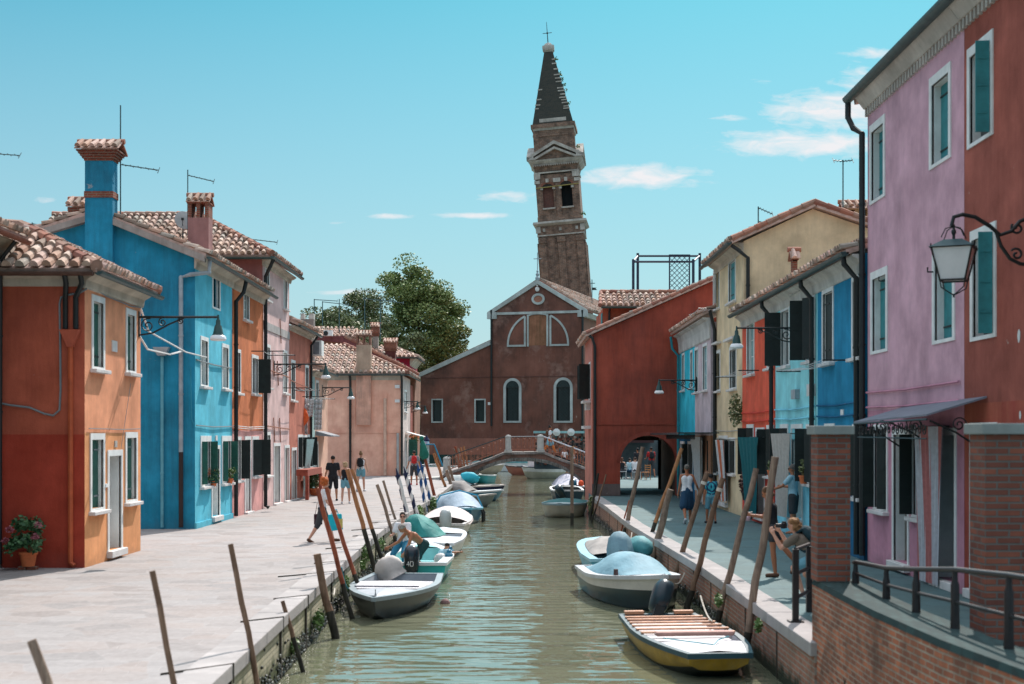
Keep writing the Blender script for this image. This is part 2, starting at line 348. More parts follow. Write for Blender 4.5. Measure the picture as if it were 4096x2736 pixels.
def win(par, fr, rect, kind='shut', mat=None, fw=.09, dp=.12, sill=True, frame=None, hinge=False, name=None, deep=None, leaf=.42, ang=(80, 80)):
    """rect = outer edge of the surround (u0,u1,z0,z1); returns the hole to cut"""
    u0, u1, z0, z1 = rect; frame = frame or white
    door = kind.startswith('door')
    a, c, d, e = u0+fw, u1-fw, z0 + (0 if door else fw*.5), z1-fw*1.25
    b = MB(); deep = deep or .22; rl_ = deep if door else dp
    b.fbox(fr, u0, a, z0, z1, -.03, .022); b.fbox(fr, c, u1, z0, z1, -.03, .022); b.fbox(fr, a, c, e, z1, -.03, .0215)
    if not door: b.fbox(fr, a, c, z0, d, -.03, .0215)
    # painted reveal lining
    b.fbox(fr, a, a+.012, d, e, -rl_, -.031); b.fbox(fr, c-.012, c, d, e, -rl_, -.031); b.fbox(fr, a+.013, c-.013, e-.012, e, -rl_, -.031)
    w = b.build(name or ('door' if door else 'window'), frame, par)
    if kind in ('shut', 'door_shut'):
        p = MB(); mid = (a+c)/2
        p.fbox(fr, a+.013, mid-.004, d, e-.013, -dp-.03, -dp+.02); p.fbox(fr, mid+.004, c-.013, d, e-.013, -dp-.03, -dp+.02)
        s = p.build('shutter', mat or dgreen, w)
        h = MB()
        for zz in (d + (e-d)*.16, d + (e-d)*.84): h.fbox(fr, a+.02, a+.02+(mid-a)*.8, zz, zz+.03, -dp+.021, -dp+.035); h.fbox(fr, c-.02-(mid-a)*.8, c-.02, zz, zz+.03, -dp+.021, -dp+.035)
        h.build('hinge', wireM if hinge else black, w)
    elif kind in ('glass', 'grey', 'open'):
        p = MB(); p.fbox(fr, a+.013, c-.013, d, e-.013, -dp-.03, -dp)
        g = p.build('pane', mat or glassd, w)
        q = MB(); m = (a+c)/2; q.fbox(fr, m-.02, m+.02, d, e-.014, -dp+.001, -dp+.03)
        for zz in (d+(e-d)*.34, d+(e-d)*.67): q.fbox(fr, a+.014, m-.021, zz-.01, zz+.01, -dp+.001, -dp+.02); q.fbox(fr, m+.021, c-.014, zz-.01, zz+.01, -dp+.001, -dp+.02)
        q.build('glazing_bar', frame if kind != 'open' else dgreen, w)
    elif door:
        p = MB(); p.fbox(fr, a, c, d+.005, e, -deep-.04, -deep); s = p.build('door_leaf', mat or greyp, w)
        k = MB(); k.fbox(fr, a+.08, a+.12, z0+.95, z0+1.08, -deep+.001, -deep+.04); k.build('handle', black, w)
        q = MB()
        for zz0, zz1 in ((.15, .9), (1.1, e-z0-.12)): q.fbox(fr, a+.12, c-.12, z0+zz0, z0+zz1, -deep+.001, -deep+.012)
        q.build('door_panel', mat or greyp, w)
    if kind == 'open' or leaf and kind == 'leaves':
        lm = mat if kind == 'leaves' and mat else dkshut
        for side, uu, an in ((-1, a, ang[0]), (1, c, ang[1])):
            if an is None: continue
            t = R_(an); du = side * leaf * math.cos(t); dw = leaf * math.sin(t)
            d0 = Vector((fr.P(uu, 0, .03))); d1 = Vector((fr.P(uu+du, 0, .03+dw))); tt = (d1-d0).normalized(); nn = Vector((-tt.y, tt.x, 0))*.018
            l = MB(); l.hexa([Vector((q.x, q.y, z)) + s_ for z in (d, e) for q, s_ in ((d0, nn), (d1, nn), (d1, -nn), (d0, -nn))])
            q = l
            for zz in (d+(e-d)*.2, d+(e-d)*.5, d+(e-d)*.8):
                q.hexa([Vector((g_.x, g_.y, z)) + s_ for z in (zz, zz+.035) for g_, s_ in ((d0+tt*.02, nn*1.6), (d1-tt*.02, nn*1.6), (d1-tt*.02, -nn*1.6), (d0+tt*.02, -nn*1.6))])
            l.build('shutter', dgreen if kind == 'open' else (mat or dkshut), w)
        if kind == 'leaves':
            p = MB(); p.fbox(fr, a+.013, c-.013, d, e-.013, -dp-.03, -dp); p.build('pane', glassd, w)
    if sill and not door:
        s = MB(); s.fbox(fr, u0-.07, u1+.07, z0-.075, z0-.001, -.02, .13); s.build('sill', stone, w, bevel=.01)
    if door:
        s = MB(); s.fbox(fr, u0-.04, u1+.04, z0-.14, z0-.001, -.05, .12); s.build('doorstep', stone, w, bevel=.01)
    return (a, c, d, e, dp + .03 if not door else deep + .04)
def R_(a): return math.radians(a)
def pipe(par, pts, r=.05, mat=None, name='drainpipe', n=8):
    b = MB(); b.smooth = True; b.tube(pts, r, n)
    for p in pts[1:-1]: b.ell(p, r*1.05, 8, 5)
    o = b.build(name, mat or black, par)
    # brackets on the long vertical run
    q = MB(); a = Vector(pts[-2]); e = Vector(pts[-1]); L = abs(a.z - e.z)
    if L > 1.5:
        for k in range(1, int(L/1.6)+1): c = a.lerp(e, k/(int(L/1.6)+1)); q.tube([c-Vector((0,0,.02)), c+Vector((0,0,.02))], r*1.25, n)
        q.build('bracket', mat or black, o)
    return o
def gutterline(par, p0, p1, r=.075, mat=None):
    b = MB(); b.smooth = True; p0 = Vector(p0); p1 = Vector(p1); n = 10
    ax = (p1-p0).normalized(); sd = Vector((0,0,1)).cross(ax).normalized(); vs = []
    for p in (p0, p1):
        for k in range(9):
            a = math.pi + math.pi*k/8; vs.append(p + sd*math.cos(a)*r + Vector((0,0,math.sin(a)*r)))
    for p in (p0, p1):
        for k in range(9):
            a = math.pi + math.pi*k/8; vs.append(p + sd*math.cos(a)*r*.86 + Vector((0,0,math.sin(a)*r*.86)))
    fs = [(k, k+1, 9+k+1, 9+k) for k in range(8)] + [(18+k, 27+k, 27+k+1, 18+k+1) for k in range(8)] + [(0,9,27,18),(8,26,35,17)] + [tuple(range(9)), tuple(range(9,18))]
    b.add(vs, fs); return b.build('gutter', mat or gutter, par)
def soffit(par, fr, u0, u1, z, over=.3, hh=.28, mat=None):
    """coved plaster cornice under the eave"""
    b = MB(); P = fr.P; prof = [(0, -hh), (.03, -hh), (.05, -hh+.04), (.07, -hh*.45), (.13, -.10), (over*.8, -.03), (over*.8, 0), (0, 0)]
    n = len(prof); vs = [P(u, z+q, w) for u in (u0, u1) for w, q in prof]
    b.add(vs, [tuple(range(n))[::-1], tuple(range(n, 2*n))] + [(i, (i+1) % n, (i+1) % n + n, i+n) for i in range(n)])
    return b.build('cornice', mat or cream, par)
def cable(par, pts, r=.012, mat=None, name='cable', sag=0.0, local=False):
    pts = [Vector(p) for p in pts]
    if sag and len(pts) == 2:
        a, c = pts; pts = [a.lerp(c, t/8) - Vector((0,0,sag*4*(t/8)*(1-t/8))) for t in range(9)]
    b = MB(); b.tube(pts, r, 5); return b.build(name, mat or wireM, par, local)
def chimney(par, x0, x1, y0, y1, z0, z1, mat, capm=None, name='chimney', flare=.12, caph=.42, venets=True, band=None):
    """stack with a flared brick collar and a little tiled cap"""
    b = MB(); b.box((x0, y0, z0), (x1, y1, z1-caph)); c = b.build(name, mat, par)
    cm = capm or MATS['red chimney brick']; zc = z1-caph; f = flare; q = MB()
    if flare > .05:
        for k in range(4):
            e0 = f*k/4*1.0+.02; q.box((x0-e0, y0-e0, zc+.06*k), (x1+e0, y1+e0, zc+.06*(k+1)-.004))
        q.box((x0-f*1.1, y0-f*1.1, zc+.24), (x1+f*1.1, y1+f*1.1, z1-.14))
    else:
        for (a0, a1) in ((x0, x0+.12), ((x0+x1)/2-.06, (x0+x1)/2+.06), (x1-.12, x1)): q.box((a0, y0, zc), (a1, y1, z1-.17))
        q.box((x0-.03, y0-.03, z1-.17), (x1+.03, y1+.03, z1-.13))
    q.build('collar', cm, c)
    U = (1, 0, 0); w = x1-x0+2*f+.1; dy = (y1-y0)/2+f+.06; sl = .26
    Vv = Vector((0, dy, sl)); L = Vv.length
    tiles((x0-f-.05, y0-f-.06, z1-.13), U, Vv, [(0,0),(w,0),(w,L),(0,L)], pitch=.2, step=L*.98, name='cap_tiles', par=c, mat=MT, slab=.03)
    Vv = Vector((0, -dy, sl))
    r = MB(); r.prism([(x0-f-.05, y1+f+.06, z1-.13), (x1+f+.05, y1+f+.06, z1-.13), (x1+f+.05, (y0+y1)/2, z1+sl-.13), (x0-f-.05, (y0+y1)/2, z1+sl-.13)], (0,0,-.05))
    r.tube([(x0-f-.1, (y0+y1)/2, z1+sl-.12), (x1+f+.1, (y0+y1)/2, z1+sl-.12)], .075, 8); r.build('cap_ridge', MTR, c)
    if band: bb = MB(); bb.box((x0-.02, y0-.02, band), (x1+.02, y1+.02, band+.17)); bb.build('brick_band', cm, c)
    return c
brickmat('red chimney brick', (.30,.085,.05), (.22,.06,.04), (.28,.2,.15), 'sum', stain=(.08,.05,.035), amt=.5)
def antenna(x, y, zb, zt, booms, label, r=.018, group='television aerials on the roofs'):
    t = thing('tv_antenna', (x, y, zb), label, 'antenna', group)
    b = MB(); b.tube([(x, y, zb), (x, y, zt)], r, 6); b.build('mast', zinc2, t)
    for (dx, dz, z, els) in booms:
        q = MB(); a = Vector((x, y, z)); e = a + Vector((dx, 0, dz)); q.tube([a, e], r*.8, 5)
        for k in range(els): c = a.lerp(e, (k+.5)/els); q.tube([c-Vector((0,.18,0)), c+Vector((0,.18,0))], r*.45, 4)
        for k in (0,): q.tube([e-Vector((0,.12,.1)), e+Vector((0,.12,.1))], r*.6, 4)
        q.build('boom', zinc2, t)
    return t
zinc2 = M('aerial metal', (.05, .11, .12), .5, .2, 4)
def spiral(c, U, r, turns, a0, sgn=1, n=22):
    """flat scroll in the plane of U and z"""
    c = Vector(c); U = Vector(U); return [c + U*(math.cos(a0+sgn*t/n*turns*2*math.pi)*r*(1-.85*t/n)) + Vector((0,0,math.sin(a0+sgn*t/n*turns*2*math.pi)*r*(1-.85*t/n))) for t in range(n+1)]
lampglass = M('frosted lamp glass', (.75, .76, .76), .25, .06, 4)
def bracket_lamp(base, length, sgn, label, group='street lamps on scrolled wall brackets', sc=1.0):
    """bell lamp on a long scrolled arm; base on the wall, arm towards sgn*x"""
    x, y, z = base; t = thing('street_lamp', base, label, 'street lamp', group)
    b = MB(); b.tube([(x, y, z), (x+sgn*length, y, z)], .022*sc, 6); b.box((x-.02, y-.04, z-.35*sc), (x+.02, y+.04, z+.1*sc))
    U = (sgn, 0, 0)
    b.tube([(x, y, z-.32*sc), (x+sgn*.25*sc, y, z-.28*sc), (x+sgn*.55*sc, y, z-.12*sc), (x+sgn*.8*sc, y, z-.02)], .016*sc, 5)
    for (cx, cz, r) in ((.16, -.15, .13), (.42, -.09, .08), (.74, -.07, .06)): b.tube(spiral((x+sgn*cx*sc, y, z+cz*sc), U, r*sc, 1.6, 1.2), .012*sc, 5)
    b.build('bracket', black, t)
    sc *= .8; lx = x + sgn*length; h = MB(); h.smooth = True
    h.lathe((lx, y, z), [(.02,.06),(.03,.05),(.03,-.06),(.045,-.08),(.055,-.16),(.075,-.20),(.10,-.34),(.13,-.38),(.0,-.38)] if False else [(.02,.05),(.03,-.05),(.05,-.08),(.055,-.17),(.085,-.21),(.115,-.36),(.135,-.40)], 14, sx=sc, sy=sc)
    h.build('lamp_hood', dgreenm, t)
    g = MB(); g.smooth = True; g.lathe((lx, y, z), [(.125,-.395),(.17,-.43),(.185,-.49),(.15,-.52),(.02,-.53)], 14, sx=sc, sy=sc); g.build('lamp_glass', lampglass, t)
    return t
dgreenm = M('dark green lamp metal', (.01, .05, .045), .4, .2, 5)
def leaves(b, c, r, n, s, flat=1.0):
    for _ in range(n):
        while True:
            p = Vector((rd.uniform(-1,1), rd.uniform(-1,1), rd.uniform(-1,1)))
            if p.length < 1: break
        p = Vector((p.x*r[0], p.y*r[1], p.z*r[2])) + Vector(c)
        u = Vector((rd.uniform(-1,1), rd.uniform(-1,1), rd.uniform(-.6,.6))).normalized(); v = u.orthogonal().normalized(); v = (Matrix.Rotation(rd.uniform(0,6.28), 3, u) @ v)
        ss = s*rd.uniform(.6, 1.3); b.cur = rd.random()
        b.add([p-u*ss*.5, p+v*ss*.32, p+u*ss*.5, p-v*ss*.32], [(0,1,2,3)])
def leafmat(name, a, b_, rough=.6):
    m, nt, bs = nodes(name); bs.inputs['Roughness'].default_value = rough
    at = nt.nodes.new('ShaderNodeAttribute'); at.attribute_name = 'rnd'
    nt.links.new(mixc(nt, at.outputs['Fac'], a, b_), bs.inputs['Base Color'])
    try:
        bs.inputs['Transmission Weight'].default_value = 0.0; bs.inputs['Subsurface Weight'].default_value = 0.0
    except Exception: pass
    MATS[name] = m; return m
lfA = leafmat('plane tree leaves', (.085,.14,.04), (.32,.38,.13)); lfB = leafmat('dark evergreen leaves', (.06,.09,.035), (.22,.25,.10))
lfP = leafmat('pot plant leaves', (.03,.09,.035), (.09,.20,.08)); lfW = leafmat('weed leaves', (.06,.12,.03), (.14,.24,.06)); lfO = leafmat('orange petals', (.75,.16,.03), (.8,.3,.1))
lfR = leafmat('purple red petals', (.30,.06,.10), (.42,.18,.2)); bark = M('tree bark', (.07,.055,.04), .95, .3, 6, .5)
terr = M('terracotta', (.66,.17,.06), .8, .15, 8)
# ------------------------------------------------------------------ setting: ground, quays, water
def structure(o): o['kind'] = 'structure'; return o
LE = [(-2.9, -4), (-3.05, 12), (-3.09, 14.6), (-3.12, 15.8), (-3.23, 19.9), (-3.27, 22.6), (-3.36, 26.5), (-3.41, 28.8), (-3.46, 32.7), (-3.54, 39), (-3.44, 50), (-3.29, 56), (-3.2, 65), (-3.2, 80), (-3.25, 115)]
RE = [(3.63, 17.42), (3.63, 22), (3.62, 27.5), (3.3, 41), (3.3, 51), (3.2, 59.9)]
def offs(line, d):                 # parallel line, d>0 away from the canal to the left
    out = []
    for i, p in enumerate(line):
        a = Vector(line[max(i-1, 0)]); c = Vector(line[min(i+1, len(line)-1)]); t = (c-a).normalized(); n = Vector((-t.y, t.x)); out.append((p[0]+n.x*d, p[1]+n.y*d))
    return out
def pavemat(name, a, b_, mortar, sc=1.0, rot=0.0):
    m, nt, bs = nodes(name); bs.inputs['Roughness'].default_value = .85; bs.inputs['Specular IOR Level'].default_value = .3
    tc = nt.nodes.new('ShaderNodeTexCoord'); mp = nt.nodes.new('ShaderNodeMapping'); mp.inputs['Rotation'].default_value = (0, 0, rot); nt.links.new(tc.outputs['Object'], mp.inputs[0])
    # wobble the joints a little
    wb = nt.nodes.new('ShaderNodeVectorMath'); wb.operation = 'MULTIPLY_ADD'; nt.links.new(noise(nt, 1.1, 3, .5, out=1), wb.inputs[0]); wb.inputs[1].default_value = (.28, .28, 0); nt.links.new(mp.outputs[0], wb.inputs[2])
    br = nt.nodes.new('ShaderNodeTexBrick'); br.inputs['Scale'].default_value = 1/sc; br.inputs['Brick Width'].default_value = .62; br.inputs['Row Height'].default_value = .33
    br.inputs['Mortar Size'].default_value = .009; br.inputs['Mortar Smooth'].default_value = .4; br.offset = .5
    br.inputs['Color1'].default_value = (*a, 1); br.inputs['Color2'].default_value = (*b_, 1); br.inputs['Mortar'].default_value = (*mortar, 1); nt.links.new(wb.outputs[0], br.inputs['Vector'])
    vo = nt.nodes.new('ShaderNodeTexVoronoi'); vo.inputs['Scale'].default_value = 1.7; nt.links.new(wb.outputs[0], vo.inputs['Vector'])
    c = mixc(nt, .5, br.outputs[0], mixc(nt, ramp(nt, vo.outputs['Color'], .2, .8), a, (a[0]*1.0, a[1]*.84, a[2]*.75)))
    sp = nt.nodes.new('ShaderNodeSeparateColor'); nt.links.new(vo.outputs['Color'], sp.inputs[0]); c = mixc(nt, ramp(nt, sp.outputs[0], .80, .84, (0, 0, 0), (.35, .35, .35)), c, tuple(q*.68 for q in b_))
    v2 = nt.nodes.new('ShaderNodeTexVoronoi'); v2.feature = 'DISTANCE_TO_EDGE'; v2.inputs['Scale'].default_value = 1.7; nt.links.new(wb.outputs[0], v2.inputs['Vector']); c = mixc(nt, ramp(nt, v2.outputs['Distance'], .0, .03, (.22, .22, .22), (0, 0, 0)), c, mortar)
    c = mixc(nt, mixc(nt, 1.0, ramp(nt, noise(nt, .35, 6, .65), .45, .8), (.5,)*3, 'MULTIPLY'), c, tuple(q*.65 for q in a))
    c = mixc(nt, .35, c, mixc(nt, ramp(nt, noise(nt, 9, 5, .7), .35, .75), c, tuple(min(.6, q*1.55) for q in a)))
    nt.links.new(c, bs.inputs['Base Color'])
    bu = nt.nodes.new('ShaderNodeBump'); bu.inputs['Strength'].default_value = .5; bu.inputs['Distance'].default_value = .01; bu.invert = True; nt.links.new(br.outputs['Fac'], bu.inputs['Height'])
    nt.links.new(bu.outputs[0], bs.inputs['Normal']); MATS[name] = m; return m
pave = pavemat('trachyte paving', (.29, .278, .272), (.20, .19, .186), (.34, .33, .325))
paveR = pavemat('shade toned trachyte paving', (.085, .15, .155), (.055, .105, .115), (.11, .17, .17), .9)  # darker teal copy of the paving; shade and its cast put into the colour
def sheet(name, poly, z, mat, thick=0.0):
    b = MB()
    if thick: b.prism([(x, y, z) for x, y in poly], (0, 0, -thick))
    else: b.add([(x, y, z) for x, y in poly], [tuple(range(len(poly)))])
    return structure(b.build(name, mat, None, recalc=bool(thick)))
sheet('ground', [(-3000, -600), (3000, -600), (3000, 5000), (-3000, 5000)], -1.9, M('lagoon mud', (.09, .09, .06)))
li = offs(LE, .45); ri = offs(RE, -.42)
sheet('pavement', li + [(-60, 115), (-60, -4)], 0, pave, 1.6)
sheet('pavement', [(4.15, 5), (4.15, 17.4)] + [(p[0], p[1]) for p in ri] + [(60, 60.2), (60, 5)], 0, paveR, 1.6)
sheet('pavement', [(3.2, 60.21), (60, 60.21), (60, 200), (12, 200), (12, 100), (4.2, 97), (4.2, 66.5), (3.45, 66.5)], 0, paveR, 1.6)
# quay walls: istrian coping stones over algae-stained brick
algae = ((.02, .03, .012), (.10, .12, .04))
qb = brickmat('quay brick pale', (.52, .47, .34), (.41, .38, .28), (.33, .32, .24), 'yz', .22, .075, stain=(.22, .22, .11), amt=.6, tide=(-.62, -.42, (.018, .02, .012), (.10, .13, .04)), bmp=.8)
qr = brickmat('quay brick red', (.46, .20, .13), (.33, .15, .10), (.36, .32, .27), 'yz', .24, .075, stain=(.12, .10, .07), amt=.5, tide=(-.72, -.55, (.012, .015, .01), (.05, .06, .03)), bmp=.8)
def quay(line, inner, mat, label, jo=2.1, name='quay_wall'):
    t = thing(name, (line[0][0], line[0][1], 0), label, 'wall')
    # coping stones with joints
    pts = []; acc = 0.0
    def at(L, d):
        for i in range(len(L)-1):
            a = Vector(L[i]); c = Vector(L[i+1]); l = (c-a).length
            if d <= l or i == len(L)-2: return a + (c-a)*(d/l)
            d -= l
    tot = sum((Vector(line[i+1])-Vector(line[i])).length for i in range(len(line)-1)); ti = sum((Vector(inner[i+1])-Vector(inner[i])).length for i in range(len(inner)-1))
    b = MB(); d = 0.0
    while d < tot - .05:
        L = min(jo*rd.uniform(.7, 1.25), tot-d)
        a0 = at(line, d+.006); a1 = at(line, d+L-.006); b0 = at(inner, (d+.006)/tot*ti); b1 = at(inner, (d+L-.006)/tot*ti); zt = .012 + rd.uniform(-.006, .006)
        b.hexa([(a0.x, a0.y, -.16), (a1.x, a1.y, -.16), (b1.x, b1.y, -.16), (b0.x, b0.y, -.16), (a0.x, a0.y, zt), (a1.x, a1.y, zt), (b1.x, b1.y, zt), (b0.x, b0.y, zt)]); d += L
    b.build('coping', copem, t, bevel=.012)
    q = MB()
    for i in range(len(line)-1):
        (x0, y0), (x1, y1) = line[i], line[i+1]; s = .05 if x0 < 0 else -.05
        q.hexa([(x0-s, y0, -1.8), (x1-s, y1, -1.8), (x1-s*8, y1, -1.8), (x0-s*8, y0, -1.8), (x0-s, y0, -.161), (x1-s, y1, -.161), (x1-s*8, y1, -.161), (x0-s*8, y0, -.161)])
    q.build('brick_face', mat, t)
    # vertical joints / iron straps every few metres and mussels at the tide line
    m_ = MB(); sm = M('rotten timber strap', (.035, .03, .02), .9, .3)
    for yy in (15.8, 19.9, 22.6, 26.5, 28.8, 32.7, 36.5, 39, 42, 46, 50, 55, 61):
        i = max(k for k in range(len(line)-1) if line[k][1] <= yy or k == 0); (xa, ya), (xc, yc) = line[i], line[i+1]; x = xa+(xc-xa)*(yy-ya)/(yc-ya)
        if x > 0 and yy > 58: continue
        s = .05 if x < 0 else -.05; v = MB(); v.box((x-s*1.4-.01, yy-.03, -1.0), (x-s*.6+.01, yy+.03, -.17)); v.build('strap', sm, t)
        if x < 0: v = MB(); L = rd.uniform(.45, .9); v.hexa([(x+.012, yy-.012, -.2), (x+.012, yy+.012, -.2), (x-.0, yy+.012, -.2), (x-.0, yy-.012, -.2), (x+.012, yy-.012, .024), (x+.012, yy+.012, .024), (x-.0, yy+.012, .024), (x-.0, yy-.012, .024)]); v.hexa([(x-L, yy-L*1.05-.01, .001), (x, yy-.01, .001), (x, yy+.01, .001), (x-L, yy-L*1.05+.01, .001), (x-L, yy-L*1.05-.01, .022), (x, yy-.01, .022), (x, yy+.01, .022), (x-L, yy-L*1.05+.01, .022)]); v.build('dark_strip', sm, t)  # thin dark strips slanting from each strap over the coping and paving
    for _ in range(2600 if line[0][0] < 0 else 700):
        dd = rd.uniform(8, 48) if rd.random() < .8 else rd.uniform(8, tot-2); p = at(line, dd); s = .05 if p.x < 0 else -.05
        z = WL + abs(rd.gauss(0, .14)); m_.cur = rd.random(); m_.ell((p.x-s+math.copysign(.015, -p.x), p.y, z), (.018*rd.uniform(.6, 1.4), .035*rd.uniform(.6, 1.4), .028), 5, 3)
    m_.build('mussel', MATS['mussels'], t)['kind'] = 'stuff'
    return t
copem = stucco('istrian coping stone', (.42, .40, .39), (.34, .32, .30), .45, .3)
def mm():
    m, nt, bs = nodes('mussels'); bs.inputs['Roughness'].default_value = .3
    at = nt.nodes.new('ShaderNodeAttribute'); at.attribute_name = 'rnd'; nt.links.new(ramp(nt, at.outputs['Fac'], .6, .95, (.012, .013, .012), (.30, .28, .24)), bs.inputs['Base Color']); MATS['mussels'] = m
mm()
quay(LE, li, qb, 'pale stone-capped quay wall of algae stained brick along the left bank', 2.1)
quay(RE, ri, qr, 'stone-capped red brick quay wall along the shaded right bank', 1.9)
# water
def water():
    m, nt, bs = nodes('canal water'); bs.inputs['Roughness'].default_value = .02; bs.inputs['IOR'].default_value = 1.62; bs.inputs['Specular IOR Level'].default_value = .9
    tc = nt.nodes.new('ShaderNodeTexCoord')
    n1 = noise(nt, 1.0, 1, .4, (.5, 1.1, 1), tc.outputs['Object']); n2 = noise(nt, 1.0, 1, .4, (1.25, 3.0, 1), tc.outputs['Object']); n3 = noise(nt, 1.0, 1, .4, (4.5, 9, 1), tc.outputs['Object'])
    def ma(op, a, b):
        n = nt.nodes.new('ShaderNodeMath'); n.operation = op
        for i, v in enumerate((a, b)):
            if isinstance(v, (int, float)): n.inputs[i].default_value = v
            else: nt.links.new(v, n.inputs[i])
        return n.outputs[0]
    h = ma('ADD', ma('ADD', ma('MULTIPLY', n1, .7), ma('MULTIPLY', n2, .6)), ma('MULTIPLY', n3, .06))
    b = nt.nodes.new('ShaderNodeBump'); b.inputs['Strength'].default_value = 1.0; b.inputs['Distance'].default_value = .05
    nt.links.new(h, b.inputs['Height']); nt.links.new(b.outputs[0], bs.inputs['Normal'])
    nt.links.new(mixc(nt, ramp(nt, noise(nt, .25, 4), .3, .7), (.135, .148, .095), (.175, .185, .122)), bs.inputs['Base Color'])
    return m
waterM = water()
sheet('water', [(-300, -30), (300, -30), (300, 220), (-300, 220)], WL, waterM)
# ------------------------------------------------------------------ left bank houses
# 1 orange corner house
fA = FL(-8.27); fAs = FC(27.4)
A = thing('house', (-8.27, 27.4, 0), 'orange corner house with a dark red shaded end wall, leftmost at the quay', 'house')
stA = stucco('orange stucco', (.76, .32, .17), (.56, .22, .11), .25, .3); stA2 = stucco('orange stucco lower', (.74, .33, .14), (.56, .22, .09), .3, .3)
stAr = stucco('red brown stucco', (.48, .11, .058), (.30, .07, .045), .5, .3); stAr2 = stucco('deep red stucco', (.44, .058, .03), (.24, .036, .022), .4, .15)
ho = []
for (xl, xr, yt, yb, k) in [(365, 417, 1184, 1478, 'shut'), (502, 542, 1237, 1492, 'shut')]: ho.append(win(A, fA, fA.rect(xl, xr, yt, yb), k, dp=.11, fw=.1))
wall(A, fA, 27.4, 31.5, 2.6, 5.62, stA, ho)
ho = []
for (xl, xr, yt, yb, k) in [(359, 417, 1733, 2042, 'shut'), (500, 548, 1728, 2008, 'shut'), (429, 488, 1799, 2197, 'door')]: ho.append(win(A, fA, fA.rect(xl, xr, yt, yb), k, dp=.11, fw=.1, hinge=True))
wall(A, fA, 27.4, 31.5, 0, 2.6, stA2, ho, name='lower_wall')
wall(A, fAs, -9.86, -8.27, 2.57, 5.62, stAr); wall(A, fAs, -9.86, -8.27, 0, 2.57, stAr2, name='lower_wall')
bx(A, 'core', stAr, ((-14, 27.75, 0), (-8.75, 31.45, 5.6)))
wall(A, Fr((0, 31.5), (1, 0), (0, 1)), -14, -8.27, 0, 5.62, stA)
sl = .50
oh = .33
# camera-side slope and canal-side slope of the hip roof
c0 = Vector((-8.27+oh, 27.4-oh, 5.72)); L = 2.38
tiles((-15, c0.y, 5.72), (1, 0, 0), (0, 1, sl), [(0, 0), (c0.x+15, 0), (c0.x+15-2.15, 2.15*math.hypot(1, sl)), (0, 2.15*math.hypot(1, sl))], par=A, pitch=.25, step=.38)
yN = 31.5+oh
tiles((c0.x, c0.y, 5.72), (0, 1, 0), (-1, 0, sl), [(0, 0), (yN-c0.y, 0), (yN-c0.y-2.15, 2.15*math.hypot(1, sl)), (2.15, 2.15*math.hypot(1, sl))], par=A, pitch=.25, step=.38)
b = MB(); ridge(b, (c0.x, c0.y, 5.78), (c0.x-2.2, c0.y+2.2, 5.78+2.2*sl), .12); ridge(b, (c0.x, yN, 5.78), (c0.x-2.2, yN-2.2, 5.78+2.2*sl), .12); ridge(b, (-15, c0.y+2.2, 5.78+2.2*sl), (c0.x-2.2, c0.y+2.2, 5.78+2.2*sl), .12); b.build('ridge_tiles', MTR, A)
soffit(A, fA, 27.3, 31.6, 5.68, .3, .3); soffit(A, fAs, -9.86, -8.3, 5.68, .3, .26)
gutterline(A, (-8.27+oh+.02, 27.1, 5.68), (-8.27+oh+.02, 31.95, 5.66)); gutterline(A, (-9.8, 27.4-oh-.03, 5.66), (-8.0, 27.4-oh-.03, 5.66), mat=M('rusty gutter', (.10, .05, .035), .6, .3))
for dx in (0, .2): pipe(A, [(-8.55+dx*1.5, 27.05, 5.62), (-8.55+dx*1.5, 27.15, 5.45), (-8.62+dx, 27.33, 5.2), (-8.62+dx, 27.33, 4.6)], .052)
b = MB(); b.hexa([(-8.57, 27.27, 4.25), (-8.47, 27.27, 4.25), (-8.47, 27.38, 4.25), (-8.57, 27.38, 4.25), (-8.71, 27.22, 4.58), (-8.33, 27.22, 4.58), (-8.33, 27.39, 4.58), (-8.71, 27.39, 4.58)]); b.build('funnel', stAr, A)
pipe(A, [(-8.52, 27.33, 4.4), (-8.52, 27.33, 2.2), (-8.52, 27.33, .12), (-8.44, 27.3, .05)], .05, M('orange drain paint', (.45, .09, .03), .6, .2))
def P2(fr, pts, w=.03): return [fr.P((x-CX)*fr.o.y/F if abs(fr.N.x) < .5 else fr.u(x), hz(y, fr.o.y if abs(fr.N.x) < .5 else fr.u(x)), w) for x, y in pts]
cable(A, P2(fAs, [(350, 1155), (320, 1172), (275, 1180), (246, 1190), (240, 1215), (243, 1400), (244, 1560), (240, 1640), (215, 1662), (180, 1655), (120, 1630), (40, 1620), (2, 1612)]), .022)
cable(A, P2(fAs, [(20, 1140), (60, 1136), (200, 1138), (335, 1140)]), .008)
cable(A, P2(fA, [(350, 1155), (380, 1160), (420, 1185), (470, 1205), (520, 1225), (560, 1230)]), .014); cable(A, P2(fA, [(350, 1714), (430, 1716), (480, 1718), (555, 1715)]), .01); cable(A, P2(fA, [(517, 1535), (478, 1796)]), .006)
bx(A, 'plaque', stone, (*fA.rect(446, 466, 1363, 1407), -.01, .02), fr=fA); bx(A, 'number_plate', stoneg, (*fA.rect(457, 466, 1763, 1789), -.01, .02), fr=fA); bx(A, 'bell_box', white, (*fA.rect(417, 428, 1935, 1949), -.01, .04), fr=fA)
bracket_lamp((-8.27, 31.35, 5.16), 1.75, 1, 'bell lamp on the far corner of the orange house, in front of the blue wall', sc=1.25)
